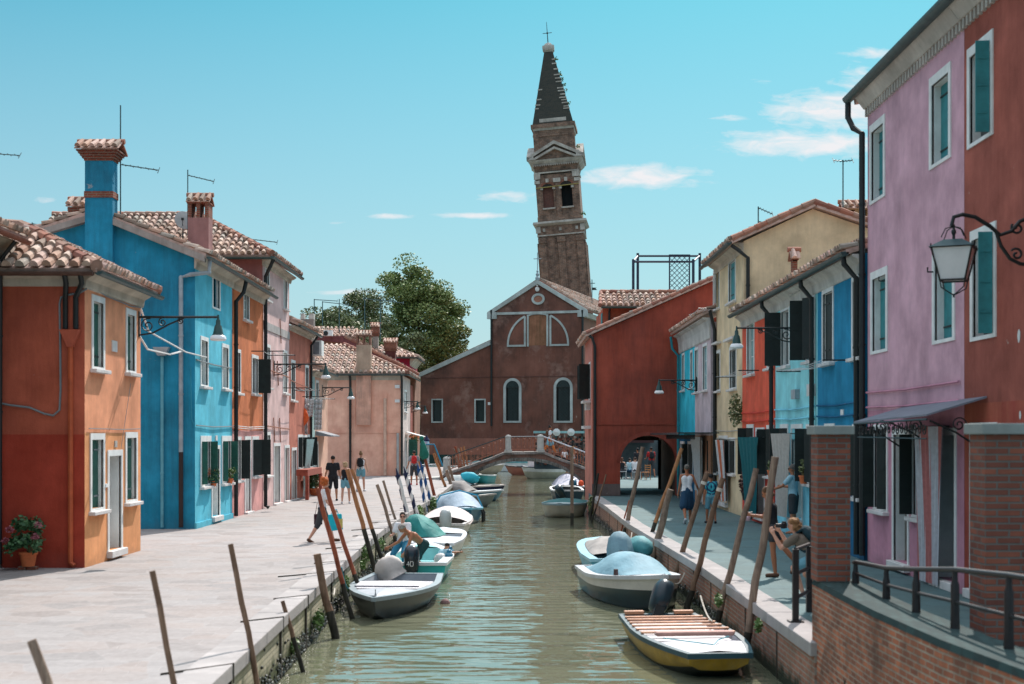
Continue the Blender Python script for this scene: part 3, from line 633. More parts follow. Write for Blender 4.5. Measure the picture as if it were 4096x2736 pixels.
# 0 grey neighbour at the very edge of the picture
G0 = thing('house', (-9.88, 22, 0), 'grey plaster house with a rust coloured gutter at the left edge', 'house')
f0 = FL(-9.88); st0 = stucco('old grey plaster', (.30, .28, .24), (.14, .12, .10), .5, .4)
h0 = win(G0, f0, (26.2, 27.2, .02, 2.35), 'door', M('very dark green door', (.006, .03, .025)), fw=.05)
wall(G0, f0, 15, 27.38, 0, 6.15, st0, [h0]); bx(G0, 'core', st0, ((-14, 15, 0), (-10.3, 27.3, 6.1)))
wall(G0, Fr((0, 27.38), (1, 0), (0, 1)), -14, -9.88, 0, 6.15, st0)
tiles((-9.45, 15, 6.38), (0, 1, 0), (-1, 0, .42), [(0, 0), (12.7, 0), (12.7, 5), (0, 5)], par=G0)
gutterline(G0, (-9.42, 15, 6.33), (-9.42, 27.6, 6.31), .07, M('rusty brown gutter', (.22, .07, .04), .6, .3))
soffit(G0, f0, 15, 27.6, 6.3, .35, .3, stucco('old soffit', (.32, .29, .22)))
pipe(G0, [(-9.5, 27.1, 6.25), (-9.8, 27.15, 5.9), (-9.82, 27.15, .1)], .045)
# 2 blue gabled house
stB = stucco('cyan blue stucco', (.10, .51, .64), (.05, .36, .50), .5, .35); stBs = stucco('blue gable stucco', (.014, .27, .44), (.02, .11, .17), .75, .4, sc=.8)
fB = FL(-8.7); fBs = FC(38.8)
B = thing('house', (-8.7, 38.8, 0), 'blue house with a tall gable wall, a big blue chimney and cyan canal front', 'house')
ho = [win(B, fB, fB.rect(848, 880, 1076, 1238), 'leaves', dkshut, dp=.1, sill=False, leaf=.0, ang=(None, None), fw=.1)]
for r_ in [(801, 832, 1347, 1546), (887, 914, 1376, 1556)]: ho.append(win(B, fB, fB.rect(*r_), 'grey', M('pale curtain glass', (.26, .30, .28), .4), dp=.14, fw=.09))
ho.append(win(B, fB, fB.rect(801, 843, 1743, 1945), 'open', dp=.1, leaf=.2, ang=(150, 88), fw=.13)); ho.append(win(B, fB, fB.rect(886, 924, 1743, 1932), 'open', dp=.1, leaf=.2, ang=(150, 88), fw=.13))
ho.append(win(B, fB, fB.rect(845, 879, 1781, 2064), 'door', M('warm white door', (.62, .58, .54), .7)))
wall(B, fB, 38.8, 43.9, 0, 7.45, stB, ho)
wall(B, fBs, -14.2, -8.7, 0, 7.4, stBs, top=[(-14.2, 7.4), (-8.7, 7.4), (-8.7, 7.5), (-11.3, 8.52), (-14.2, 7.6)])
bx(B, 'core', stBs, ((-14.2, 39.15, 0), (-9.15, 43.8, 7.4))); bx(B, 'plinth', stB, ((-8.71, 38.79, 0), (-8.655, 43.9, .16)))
bx(B, 'street_number', stone, (*fB.rect(861, 868, 1742, 1762), -.01, .02), fr=fB)
tiles((-8.36, 38.6, 7.47), (0, 1, 0), (-1, 0, .40), [(0, 0), (10.85, 0), (10.85, 3.25), (0, 3.25)], par=B, slab=.12)
tiles((-14.8, 38.6, 7.55), (0, 1, 0), (1, 0, .33), [(0, 0), (10.85, 0), (10.85, 3.62), (0, 3.62)], par=B, slab=.12)
b = MB(); ridge(b, (-11.32, 39.1, 8.74), (-11.32, 49.4, 8.74), .12); b.build('ridge_tiles', MTR, B)
b = MB(); b.prism([(-8.4, 38.56, 7.44), (-11.3, 38.56, 8.6), (-11.3, 38.56, 8.44), (-8.4, 38.56, 7.26)], (0, .26, 0)); b.prism([(-14.6, 38.56, 7.62), (-11.3, 38.56, 8.6), (-11.3, 38.56, 8.44), (-14.6, 38.56, 7.46)], (0, .26, 0)); b.build('verge', stucco('grey verge plaster', (.36, .33, .30), (.18, .15, .13), .5, .3), B)
soffit(B, fB, 38.7, 43.9, 7.42, .3, .32)
gutterline(B, (-8.28, 38.6, 7.4), (-8.28, 43.9, 7.4), .07)
chimney(B, -11.63, -10.88, 38.55, 39.04, 5.2, 10.42, stBs, flare=.17, caph=.42, band=9.0)
chimney(B, -12.6, -12.2, 40.6, 41.1, 8.2, 9.2, stucco('old brown brickwork', (.20, .10, .07)), flare=.1, caph=.5, name='chimney')
pipe(B, [(-8.32, 38.9, 7.35), (-8.33, 38.85, 7.0), (-8.8, 38.7, 6.93), (-9.06, 38.7, 6.85), (-9.06, 38.7, 2.1)], .06, zinc, n=10); pipe(B, [(-9.06, 38.7, 2.1), (-9.06, 38.7, 1.0), (-9.06, 38.7, .05)], .062, M('dark brown pipe', (.03, .02, .018)), name='lower_pipe')
pipe(B, [(-9.58, 38.73, 4.7), (-9.58, 38.73, 3.0), (-9.58, 38.73, .05)], .045, M('pale blue pipe', (.10, .34, .42), .6))
b = MB(); b.hexa([(-9.68, 38.6, 4.72), (-9.48, 38.6, 4.72), (-9.48, 38.79, 4.72), (-9.68, 38.79, 4.72), (-9.8, 38.55, 4.95), (-9.36, 38.55, 4.95), (-9.36, 38.79, 4.95), (-9.8, 38.79, 4.95)]); b.build('junction_box', zinc, B)
for z_, r_ in ((4.62, .02), (2.83, .016)): cable(B, [(-8.67, 38.85, z_), (-8.66, 41, z_-.03), (-8.67, 43.85, z_)], r_)
cable(B, [(-8.8, 38.72, 4.4), (-8.78, 38.74, 3.0), (-8.72, 38.76, 2.85)], .016, M('blue painted conduit', (.02, .25, .36)))
# 3 burnt-orange narrow house sharing the roof
Cc = thing('house', (-8.72, 43.95, 0), 'narrow burnt orange house with pink ground floor and open dark shutters', 'house')
stC = stucco('burnt orange stucco', (.60, .18, .065), (.38, .11, .05), .3, .4); stC2 = stucco('salmon pink stucco', (.72, .36, .33), (.52, .22, .21), .3, .3); fCc = FL(-8.72)
ho = [win(Cc, fCc, fCc.rect(973, 996, 1148, 1280), 'grey', M('green window frame', (.05, .16, .15)), dp=.1)]
ho.append(win(Cc, fCc, fCc.rect(939, 962, 1396, 1572), 'shut', dkshut, dp=.08)); ho.append(win(Cc, fCc, fCc.rect(1006, 1032, 1420, 1576), 'leaves', dkshut, dp=.1, leaf=.42, ang=(None, 78)))
wall(Cc, fCc, 43.95, 49.45, 2.72, 7.45, stC, ho)
ho = [win(Cc, fCc, fCc.rect(939, 964, 1746, 1922), 'leaves', dkshut, dp=.1, leaf=.26, ang=(None, 80)), win(Cc, fCc, fCc.rect(978, 1003, 1745, 2046), 'door', M('off white blind', (.6, .56, .55)))]
ho.append(win(Cc, fCc, fCc.rect(1008, 1034, 1745, 1905), 'leaves', dkshut, dp=.1, leaf=.40, ang=(150, 80)))
wall(Cc, fCc, 43.95, 49.45, 0, 2.72, stC2, ho, name='lower_wall'); bx(Cc, 'core', stC, ((-14, 44, 0), (-9.15, 49.4, 7.4)))
soffit(Cc, fCc, 43.95, 49.6, 7.42, .3, .32); gutterline(Cc, (-8.3, 43.95, 7.4), (-8.3, 49.75, 7.38), .07)
pipe(Cc, [(-8.34, 44.3, 7.35), (-8.4, 44.2, 7.0), (-8.62, 44.12, 6.7), (-8.62, 44.12, .05)], .065)
chimney(Cc, -10.3, -9.64, 44.9, 45.5, 7.8, 10.05, stucco('pink worn chimney', (.34, .17, .16), (.2, .1, .09), .5), flare=0.0, caph=.62)
for z_ in (2.86, 2.8): cable(Cc, [(-8.68, 44, z_), (-8.66, 46.5, z_-.04), (-8.68, 49.4, z_)], .016, stone)
# 4 tall pale pink house
D = thing('house', (-8.75, 49.5, 0), 'tall pale pink house with hipped tile roof, three storeys', 'house')
stD = stucco('pale pink stucco', (.74, .52, .49), (.52, .34, .32), .35, .4); stDs = stucco('mauve red side stucco', (.42, .16, .14), (.22, .09, .08), .4, .3); fD = FL(-8.75)
ho = []
gw = M('grey green curtain', (.30, .36, .34), .6)
for r_ in [(1058, 1077, 1059, 1200), (1133, 1148, 1108, 1236), (1058, 1080, 1376, 1550), (1131, 1148, 1401, 1573), (1059, 1081, 1728, 1902)]: ho.append(win(D, fD, fD.rect(*r_), 'grey', gw, dp=.12, fw=.09))
ho.append(win(D, fD, fD.rect(1094, 1120, 1772, 2012), 'door', M('grey stone door', (.30, .26, .22)))); ho.append(win(D, fD, fD.rect(1138, 1157, 1780, 2002), 'door', greyp))
wall(D, fD, 49.5, 55.35, 0, 8.7, stD, ho); wall(D, FC(49.5), -16, -8.75, 7.3, 8.7, stDs); bx(D, 'core', stD, ((-16, 49.9, 0), (-9.2, 55.3, 8.65)))
bx(D, 'string_course', stucco('grey band plaster', (.42, .40, .38)), (49.52, 55.33, 6.28, 6.56, -.01, .03), fr=fD)
wall(D, Fr((0, 55.36), (1, 0), (0, 1)), -16, -8.75, 0, 8.7, stD)
e0 = Vector((-8.35, 49.1, 8.78)); s_ = .56; w_ = 6.65; tl = 3.3*math.hypot(1, s_)
tiles((-17, e0.y, e0.z), (1, 0, 0), (0, 1, s_), [(0, 0), (e0.x+17, 0), (e0.x+17-3.3, tl), (0, tl)], par=D); tiles((e0.x, e0.y, e0.z), (0, 1, 0), (-1, 0, s_), [(0, 0), (w_, 0), (3.33, tl), (3.3, tl)], par=D)
b = MB(); ridge(b, e0 + V(0, 0, .06), e0 + V(-3.3, 3.3, 3.3*s_+.06)); ridge(b, (-17, e0.y+3.3, e0.z+3.3*s_+.06), e0 + V(-3.3, 3.3, 3.3*s_+.06)); ridge(b, (e0.x, e0.y+w_, e0.z+.06), e0 + V(-3.3, 3.3, 3.3*s_+.06)); b.build('ridge_tiles', MTR, D)
gutterline(D, (-8.3, 48.9, 8.72), (-8.3, 55.8, 8.72), .08); gutterline(D, (-12.2, 49.02, 8.7), (-8.3, 49.02, 8.7), .08); soffit(D, fD, 49.4, 55.6, 8.72, .3, .25)
pipe(D, [(-8.34, 49.3, 8.65), (-8.45, 49.3, 8.4), (-8.66, 49.6, 8.1), (-8.66, 49.6, .12), (-8.55, 49.55, .05)], .065)
for z_ in (4.9, 2.9): cable(D, [(-8.71, 49.8, z_), (-8.69, 52.5, z_-.06), (-8.71, 55.3, z_-.1)], .022, MTR)
for (y0, z0) in ((51.4, 5.6), (52.4, 5.3), (53.0, 6.9), (51.6, 3.2), (52.9, 3.2)): cable(D, [(-8.72, y0, z0), (-8.72, y0+.25, z0-.9)], .02, MTR, name='iron_tie')
bracket_lamp((-8.75, 51.9, 5.15), 1.88, 1, 'bell street lamp on a black scroll bracket of the pale pink house', sc=1.25)
# 5 brown-red house, and 6 the low cyan and peach one
E = thing('house', (-8.75, 55.4, 0), 'low brown red house hung with laundry, behind the pale pink one', 'house')
stE = stucco('brown red stucco', (.52, .18, .12), (.32, .1, .07), .4, .45); fE = FL(-8.75); ho = []
for r_ in [(1163, 1180, 1440, 1602), (1220, 1234, 1460, 1614)]: ho.append(win(E, fE, fE.rect(*r_), 'shut', dkshut, dp=.07))
ho.append(win(E, fE, fE.rect(1191, 1210, 1738, 1872), 'leaves', dkshut, leaf=.22, ang=(150, 80))); ho.append(win(E, fE, fE.rect(1229, 1247, 1738, 1866), 'leaves', dkshut, leaf=.22, ang=(150, 80)))
ho.append(win(E, fE, fE.rect(1166, 1186, 1790, 1995), 'door', M('weathered wood door', (.20, .18, .15)))); ho.append(win(E, fE, fE.rect(1212, 1227, 1740, 1982), 'door', M('sage curtain door', (.35, .5, .48))))
wall(E, fE, 55.4, 61.2, 0, 6.85, stE, ho); bx(E, 'core', stE, ((-13, 55.45, 0), (-9.2, 61.1, 6.8))); soffit(E, fE, 55.4, 61.4, 6.85, .28, .2)
tiles((-8.4, 55.4, 6.92), (0, 1, 0), (-1, 0, .4), [(0, 0), (6.0, 0), (6.0, 3), (0, 3)], par=E); gutterline(E, (-8.34, 55.4, 6.85), (-8.34, 61.6, 6.85), .07); pipe(E, [(-8.4, 60.9, 6.8), (-8.68, 60.9, 6.4), (-8.68, 60.9, .05)], .05)
wall(E, FC(55.41), -13, -9, 6.0, 6.85, stE); cable(E, [(-8.7, 55.5, 4.7), (-8.69, 58, 4.62), (-8.7, 61, 4.55)], .02, MTR)
Fh = thing('house', (-8.7, 61.2, 0), 'small peach and pale green house with an air conditioner, beside the brown red one', 'house')
fF = FL(-8.7); stF = stucco('light peach stucco', (.72, .44, .32), (.5, .3, .22)); stFg = stucco('pale green strip', (.36, .52, .50), (.2, .3, .3)); ho = []
for r_ in [(1262, 1274, 1521, 1650), ]: ho.append(win(Fh, fF, fF.rect(*r_), 'shut', dgreen, dp=.08))
ho.append(win(Fh, fF, fF.rect(1254, 1272, 1766, 1905), 'door', M('pale door', (.5, .55, .52)))); 
wall(Fh, fF, 62.2, 66.4, 0, 5.3, stF, ho); wall(Fh, fF, 61.21, 62.2, 0, 5.3, stFg, [], name='side_strip'); bx(Fh, 'core', stF, ((-13, 61.3, 0), (-9.1, 66.3, 5.3))); wall(Fh, FC(61.22), -13, -8.7, 5.0, 6.6, stE)
tiles((-8.35, 61.2, 5.42), (0, 1, 0), (-1, 0, .42), [(0, 0), (5.5, 0), (5.5, 3), (0, 3)], par=Fh); gutterline(Fh, (-8.3, 61.2, 5.36), (-8.3, 66.8, 5.36), .07); soffit(Fh, fF, 61.3, 66.6, 5.36, .28, .25)
b = MB(); b.hexa([(-8.7, 62.3, 2.55), (-8.0, 62.3, 2.5), (-8.0, 65.3, 2.5), (-8.7, 65.3, 2.55), (-8.7, 62.3, 2.75), (-8.0, 62.3, 2.55), (-8.0, 65.3, 2.55), (-8.7, 65.3, 2.75)]); b.build('porch_roof', M('slate', (.2, .21, .23)), Fh)
ac = bx(Fh, 'air_conditioner', white, ((-8.75, 61.35, 6.0), (-8.3, 62.1, 6.65))); bx(Fh, 'air_conditioner', M('grey grille', (.2, .22, .24)), ((-8.66, 61.33, 6.06), (-8.4, 61.348, 6.58)))
bracket_lamp((-8.7, 64.5, 4.72), 1.3, 1, 'bell street lamp hanging before the peach house, on the low peach house bracket', sc=1.2)
# 7 peach house facing up the canal
def houseG():
    t = thing('house', (-7.05, 90, 0), 'wide peach house facing the camera with a stained plaster chimney breast', 'house')
    st = stucco('peach stucco', (.98, .47, .34), (.70, .36, .26), .45, .35); Y = 90.0; fr = FC(Y); m = Y/F
    wall(t, fr, -13.2, -7.05, 0, 6.35, st); bx(t, 'core', st, ((-13.2, 90.4, 0), (-7.5, 100, 6.3)))
    fs = FL(-7.05); ho = []
    for r_ in [(1617, 1627, 1560, 1648)]: ho.append(win(t, fs, fs.rect(*r_), 'grey', white, dp=.08))
    ho.append(win(t, fs, (92.2, 93.4, 0.02, 2.4), 'door', greyp, fw=.15)); ho.append(win(t, fs, (95.0, 96.2, .9, 2.4), 'leaves', dgreen, leaf=.5, ang=(85, 85)))
    wall(t, fs, 90, 96.6, 0, 6.35, stucco('white pink stucco', (.66, .55, .50)), ho); wall(t, fs, 96.6, 100, 0, 6.0, stucco('brick red stucco', (.36, .10, .07)), [], name='red_wall')
    e = Vector((-6.7, 89.6, 6.47)); s_ = .455; T = 4.55; tl = T*math.hypot(1, s_)
    tiles((-14, e.y, e.z), (1, 0, 0), (0, 1, s_), [(0, 0), (e.x+14, 0), (e.x+14-T, tl), (0, tl)], pitch=.3, step=.45, par=t)
    tiles((e.x, e.y, e.z), (0, 1, 0), (-1, 0, s_), [(0, 0), (11, 0), (6.5, tl), (T, tl)], pitch=.3, step=.45, par=t)
    b = MB(); ridge(b, e+V(0,0,.06), e+V(-T, T, T*s_+.06), .14, .5); b.build('ridge_tiles', MTR, t)
    gutterline(t, (-13.5, 89.55, 6.4), (-6.6, 89.55, 6.4), .08); gutterline(t, (-6.62, 89.5, 6.4), (-6.62, 100, 6.4), .08)
    bx(t, 'cornice', cream, (-13.2, -7.05, 6.05, 6.34, -.01, .05), fr=fr)
    br = stucco('smoke stained plaster', (.66, .36, .26), (.24, .16, .13), .7, .6)
    bx(t, 'chimney_breast', br, ((hx(1425, 89.7), 89.72, hz(1700, 90)), (hx(1483, 89.7), 89.999, 6.46)))
    chimney(t, hx(1425, 89.7), hx(1483, 89.7), 89.7, 90.35, 6.47, hz(1332, 89.7), stucco('peach chimney', (.46, .33, .24), (.26, .18, .13), .5), flare=0.0, caph=.75)
    bx(t, 'pilaster', st, ((hx(1535, 90), 89.95, .6), (hx(1548, 90), 89.99, 5.3)), ((hx(1415, 90), 89.96, 2.6), (hx(1420, 90), 89.99, 5.3)), ((-13.2, 89.95, 2.72), (-7.2, 89.985, 2.8)))
    pipe(t, [(hx(1402, 90), 89.6, 6.35), (hx(1402, 90), 89.86, 6.0), (hx(1402, 90), 89.86, .05)], .075); pipe(t, [(hx(1608, 90), 89.6, 6.35), (hx(1608, 90), 89.86, 6.0), (hx(1608, 90), 89.86, .05)], .075)
    pipe(t, [(hx(1541, 90), 89.85, 4.9), (hx(1541, 90), 89.85, 2.6), (hx(1541, 90), 89.85, .05)], .1, M('peach painted pipe', (.6, .4, .3))); pipe(t, [(hx(1592, 90), 89.85, 2.7), (hx(1592, 90), 89.85, 1.5), (hx(1592, 90), 89.85, .05)], .08, greyp)
    b = MB(); b.prism([(-7.0, 92, 2.75), (-5.9, 92, 2.45), (-5.9, 94.6, 2.45), (-7.0, 94.6, 2.75)], (0, 0, .05)); b.build('awning', white, t)
    bx(t, 'vent', white, ((hx(1580, 90), 89.9, hz(1553, 90)), (hx(1599, 90), 89.98, hz(1540, 90)))); bx(t, 'vent', white, ((hx(1580, 90), 89.9, hz(1610, 90)), (hx(1599, 90), 89.98, hz(1598, 90))))
    return t
houseG()
bracket_lamp((-7.04, 91.2, hz(1606, 91.2)), .85, 1, 'nearer of two small bell lamps on the side of the peach house', sc=1.3)
bracket_lamp((-7.04, 97.5, hz(1624, 97.5)), .95, 1, 'farther of two small bell lamps beside the peach house, seen against the church', sc=1.3)
# rear houses whose roofs show above the peach house
rb = M('purple red fascia', (.16, .05, .05), .8, .3)
Hh = thing('house', (-11, 101, 0), 'house behind the peach one with two tile slopes above a dark red fascia', 'house')
Y = 99.0; P_ = lambda x, y, Y=99.0: (hx(x, Y), Y, hz(y, Y))
# roof falls towards the viewer between the fascia line and the ridge line
for (xa, xb, yb_, xt0, xt1, yt_, dn) in [(1238, 1395, 1345, 1238, 1394, 1318, 0)]:
    a = Vector(P_(xa, yb_)); U = Vector((1, 0, 0)); w_ = P_(xb, yb_)[0]-a.x
    tiles(a, U, (0, 1, .42), [(0, 0), (w_+1.2, 0), (w_+.2, 1.6), (0, 1.6)], pitch=.3, step=.45, par=Hh)
a = Vector(P_(1380, 1347)); c = Vector(P_(1674, 1500)); U = (c-a).normalized(); L_ = (c-a).length
Vp = Vector((-.35, 1, .30)); Vp = (Vp - U*Vp.dot(U)).normalized()
tiles(a, U, Vp, [(0, 0), (L_, 0), (L_-.6, .35), (0, 2.6)], pitch=.3, step=.45, par=Hh)
b = MB(); b.prism([P_(1238, 1343), P_(1380, 1345), P_(1674, 1498), P_(1674, 1512), P_(1380, 1372), P_(1238, 1360)], (0, -.12, 0)); b.build('fascia', rb, Hh)
b = MB(); b.prism([P_(1238, 1360, 99.1), P_(1380, 1372, 99.1), P_(1660, 1508, 99.1), (hx(1655, 99.1), 99.1, 0), (hx(1238, 99.1), 99.1, 0)], (0, 6, 0)); b.build('wall', stucco('rear brown plaster', (.3, .15, .1)), Hh)
b = MB(); ridge(b, P_(1380, 1345, 98.95), P_(1674, 1498, 98.95), .14, .5); b.build('ridge_tiles', MTR, Hh)
ch = chimney(Hh, hx(1490, 100.5), hx(1512, 100.5), 100.5, 101, 8.2, hz(1300, 100.5), stucco('grey plaster stack', (.33, .30, .27)), flare=.1, caph=.8)
chimney(Hh, hx(1540, 99.6), hx(1581, 99.6), 99.6, 100.4, 7.0, hz(1362, 99.6), stucco('dark red stack', (.12, .035, .03)), flare=.08, caph=.75)
chimney(Hh, hx(1252, 101), hx(1290, 101), 101, 101.6, 8.8, hz(1316, 101), stucco('red plaster stack', (.36, .09, .07)), flare=.04, caph=.6)
ac = thing('air_conditioner', P_(1312, 1345, 98.6), 'white air conditioning box on the tiles behind the peach house', 'air conditioner')
bx(ac, 'casing', white, ((hx(1296, 98.6), 98.3, hz(1344, 98.6)), (hx(1331, 98.6), 98.8, hz(1322, 98.6)))); b = MB(); b.lathe((0, 0, 0), [(.17, 0), (.17, .02)], 14); o = b.build('fan_grille', black, ac, local=True); o.rotation_euler = (R(90) if False else math.radians(90), 0, 0); o.location = (-.12, -.31, .18)
Ic = thing('house', (-8, 108, 0), 'crimson house with cream eave behind the red chimney', 'house')
bx(Ic, 'wall', stucco('crimson stucco', (.38, .02, .06), (.2, .02, .04)), ((hx(1500, 108), 108, 0), (hx(1640, 108), 116, hz(1432, 108))))
a = Vector((hx(1490, 107.6), 107.6, hz(1427, 107.6))); w_ = hx(1668, 107.6)-a.x
tiles(a, (1, 0, 0), (0, 1, .42), [(0, 0), (w_, 0), (w_-2.3, 2.4), (0, 2.4)], pitch=.32, step=.48, par=Ic)
tiles((a.x+w_, a.y, a.z), (0, 1, 0), (-1, 0, .42), [(0, 0), (8, 0), (5.5, 2.4), (2.3, 2.4)], pitch=.32, step=.48, par=Ic)
gutterline(Ic, a+V(0, -.05, -.05), a+V(w_+.1, -.05, -.05), .09); gutterline(Ic, a+V(w_+.05, -.1, -.05), a+V(w_+.05, 8, -.05), .09)
b = MB(); b.prism([(hx(1640, 108), 107.8, hz(1432, 108)), (hx(1664, 108), 107.8, hz(1432, 108)), (hx(1640, 108), 107.8, hz(1462, 108))], (0, 7, 0)); b.build('cornice', cream, Ic)
J0 = thing('chimney_stack', (hx(1230, 70), 70, 7), 'twin-horned grey plaster chimney top over the brown red house', 'chimney')
bx(J0, 'stack', stucco('grey horned stack', (.26, .23, .21)), ((hx(1206, 70), 69.7, 6.0), (hx(1258, 70), 70.2, hz(1278, 70)))); bx(J0, 'horn', stoneg, ((hx(1206, 70), 69.7, hz(1278, 70)), (hx(1220, 70), 70.2, hz(1256, 70))), ((hx(1238, 70), 69.7, hz(1278, 70)), (hx(1258, 70), 70.2, hz(1256, 70))))
for (x, yb, yt, bo, yy, lab) in [(482, 882, 421, [(1.05, -.16, 10.0, 5), ], 39.1, 'tall aerial mast beside the big blue chimney'), (751, 940, 679, [(.84, -.2, 10.93, 5)], 45.8, 'aerial mast beside the pink chimney'),
        (1000, 992, 952, [(1.0, -.12, 0, 6)], 52.3, 'short aerial on the ridge of the tall pink house'), (129, 925, 890, [(.95, -.14, 0, 5)], 44, 'low aerial behind the ridge of the blue gable'),
        (1257, 1256, 1196, [(1.6, -.1, 0, 3)], 99, 'leftmost thin aerial before the dark trees'), (1290, 1300, 1205, [(1.8, -.2, 0, 4)], 99, 'second thin aerial before the dark trees'), (1357, 1330, 1196, [], 99.3, 'bare mast in the middle of the rear roofs'),
        (1459, 1318, 1193, [(1.8, -.15, 0, 4)], 99.3, 'aerial mast above the big peach chimney'), (1521, 1365, 1199, [(1.6, -.18, 0, 4)], 99.3, 'aerial mast right of the big peach chimney'),
        (3033, 912, 826, [(.45, -.2, 0, 5), (.55, -.2, 9.3, 5)], 44.8, 'double aerial on the beige gable'), (3372, 830, 640, [(.3, .03, 0, 3), (-.3, .03, 0, 3)], 44.2, 'tall thin aerial next to the rough chimney, by the purple house')]:
    zt = hz(yt, yy); antenna(hx(x, yy), yy, hz(yb, yy), zt, [(dx, dz, (z or zt-.04), n) for dx, dz, z, n in bo], lab, r=.02 if yy < 60 else .035)
# the left neighbour's aerial reaching into the frame
antenna(hx(-60, 40), 40, 8, hz(612, 40), [(.98, -.07, hz(612, 40), 5)], 'aerial boom reaching in over the left edge')
dish = thing('satellite_dish', (hx(730, 45.9), 45.9, hz(884, 45.9)), 'grey satellite dish beside the pink chimney', 'satellite dish')
b = MB(); b.smooth = True; b.lathe((0, 0, 0), [(.30, .10), (.2, .035), (.02, 0), (.02, -.02), (.2, .015), (.30, .08)], 20); o = b.build('reflector', M('dish grey', (.42, .46, .46), .5), dish, local=True); o.rotation_euler = (math.radians(80), 0, math.radians(35))
b = MB(); b.tube([(0, .05, -.9), (0, .06, 0)], .025); b.tube([(0, 0, -.25), (.1, -.4, 0)], .012); b.box((.06, -.45, -.04), (.14, -.37, .04)); b.build('mount', black, dish, local=True)
# ------------------------------------------------------------------ church
al = math.radians(17); CF = Fr((2.48, 150), (math.cos(al), -math.sin(al)), (-math.sin(al), -math.cos(al)))
def church():
    t = thing('church', (2.48, 150, 0), 'brown red brick church with lunette and white outlined windows', 'church')
    st = stucco('dark umber brick plaster', (.195, .078, .055), (.07, .042, .036), .9, .3, sc=.32, patch=(.27, .155, .125)); band = stucco('church lower band', (.34, .14, .10), (.18, .09, .07), .5, .4, sc=.5)
    C = lambda x, y: (CF.u(x), CF.yz(x, y)); P = CF.P
    ul, ur = CF.u(1968), CF.u(2332); ze = 15.65; ua, za = C(2150, 1124)
    wins = []
    for (xl, xr, yt, yb) in [(2014, 2086, 1512, 1691), (2215, 2291, 1509, 1691)]:
        a, zb = C(xl, yb); c, zt = C(xr, yt); wins.append((a, c, zb, zt))
    holes = [(a+.28, c-.28, zb+.18, zt-(c-a)/2, .45) for a, c, zb, zt in wins]
    wall(t, CF, ul, ur, 2.25, ze, st, holes, depth=.5, top=[(ul, ze), (ur, ze), (ua, za)])
    wall(t, CF, ul, ur, -1.2, 2.25, band, [], depth=.5, name='base_wall')
    # arch heads: the hole above the springing is filled by spandrels round a half disc of glass
    for a, c, zb, zt in wins:
        r = (c-a)/2-.28; uc = (a+c)/2; zs = zt-(c-a)/2; n = 14
        f = MB(); R0 = r; R1 = r+.28
        for k in range(n):
            t0 = math.pi*k/n; t1 = math.pi*(k+1)/n
            f.hexa([P(uc+R0*math.cos(t0), zs+R0*math.sin(t0), -.05), P(uc+R1*math.cos(t0), zs+R1*math.sin(t0), -.05), P(uc+R1*math.cos(t1), zs+R1*math.sin(t1), -.05), P(uc+R0*math.cos(t1), zs+R0*math.sin(t1), -.05),
                    P(uc+R0*math.cos(t0), zs+R0*math.sin(t0), .07), P(uc+R1*math.cos(t0), zs+R1*math.sin(t0), .07), P(uc+R1*math.cos(t1), zs+R1*math.sin(t1), .07), P(uc+R0*math.cos(t1), zs+R0*math.sin(t1), .07)])
        f.fbox(CF, a, a+.28, zb, zs, -.3, .07); f.fbox(CF, c-.28, c, zb, zs, -.3, .07); f.fbox(CF, a+.28, c-.28, zb, zb+.2, -.3, .07)
        w = f.build('window', stoneg2, t)
        g = MB(); g.fbox(CF, a+.28, c-.28, zb+.2, zs, -.4, -.36); g.add([P(uc, zs, .015)] + [P(uc+R0*math.cos(math.pi*k/n), zs+R0*math.sin(math.pi*k/n), .015) for k in range(n+1)], [(0, k+1, k+2) for k in range(n)]); g.build('pane', glassc, w)
        lat = MB(); q = .34; k = zb+.2
        while k < zs + r:
            for i in range(-3, 4):
                u_ = uc + i*q; 
                if abs(u_-uc) > r-.1: continue
                if k > zs and (u_-uc)**2+(k-zs)**2 > (r-.15)**2: continue
                lat.tube([P(u_-q/2, k, .03), P(u_+q/2, k+q, .03)], .02, 4); lat.tube([P(u_+q/2, k, .03), P(u_-q/2, k+q, .03)], .02, 4)
            k += q
        lat.build('lattice', M('leaden lattice', (.03, .05, .05)), w)
    # lunette
    x0, zb = C(2032, 1380); x1 = CF.u(2273); xm0, xm1 = CF.u(2112), CF.u(2190); zt = CF.yz(2150, 1252); lun = MB(); th = .2
    def arc(cx, cz, rx, rz, t0, t1, n, w=.09):
        for k in range(n):
            a0 = t0+(t1-t0)*k/n; a1 = t0+(t1-t0)*(k+1)/n
            p = [(cx+(rx+d)*math.cos(a), cz+(rz+d)*math.sin(a)) for a in (a0, a1) for d in (-th/2, th/2)]
            lun.hexa([P(*p[0], -.02), P(*p[1], -.02), P(*p[3], -.02), P(*p[2], -.02), P(*p[0], w), P(*p[1], w), P(*p[3], w), P(*p[2], w)])
    cx = (x0+x1)/2; rx = (x1-x0)/2; rz = zt-zb
    g = .33; mi0, mi1 = xm0-g, xm1+g
    import bisect
    tL = math.acos(max(-1, min(1, (mi0-cx)/rx))); tR = math.acos(max(-1, min(1, (mi1-cx)/rx)))
    arc(cx, zb, rx, rz, tL, math.pi, 10); arc(cx, zb, rx, rz, 0, tR, 10)
    for u_, zz in ((mi0, zb+rz*math.sin(tL)), (mi1, zb+rz*math.sin(tR))): lun.fbox(CF, u_-th/2, u_+th/2, zb, zz, -.02, .092)
    lun.fbox(CF, x0-.1, mi0+.1, zb-th, zb-.001, -.02, .088); lun.fbox(CF, mi1-.1, x1+.1, zb-th, zb-.001, -.02, .088)
    for u_ in (xm0, xm1): lun.fbox(CF, u_-th/2, u_+th/2, zb-th, zt-.15, -.02, .093)
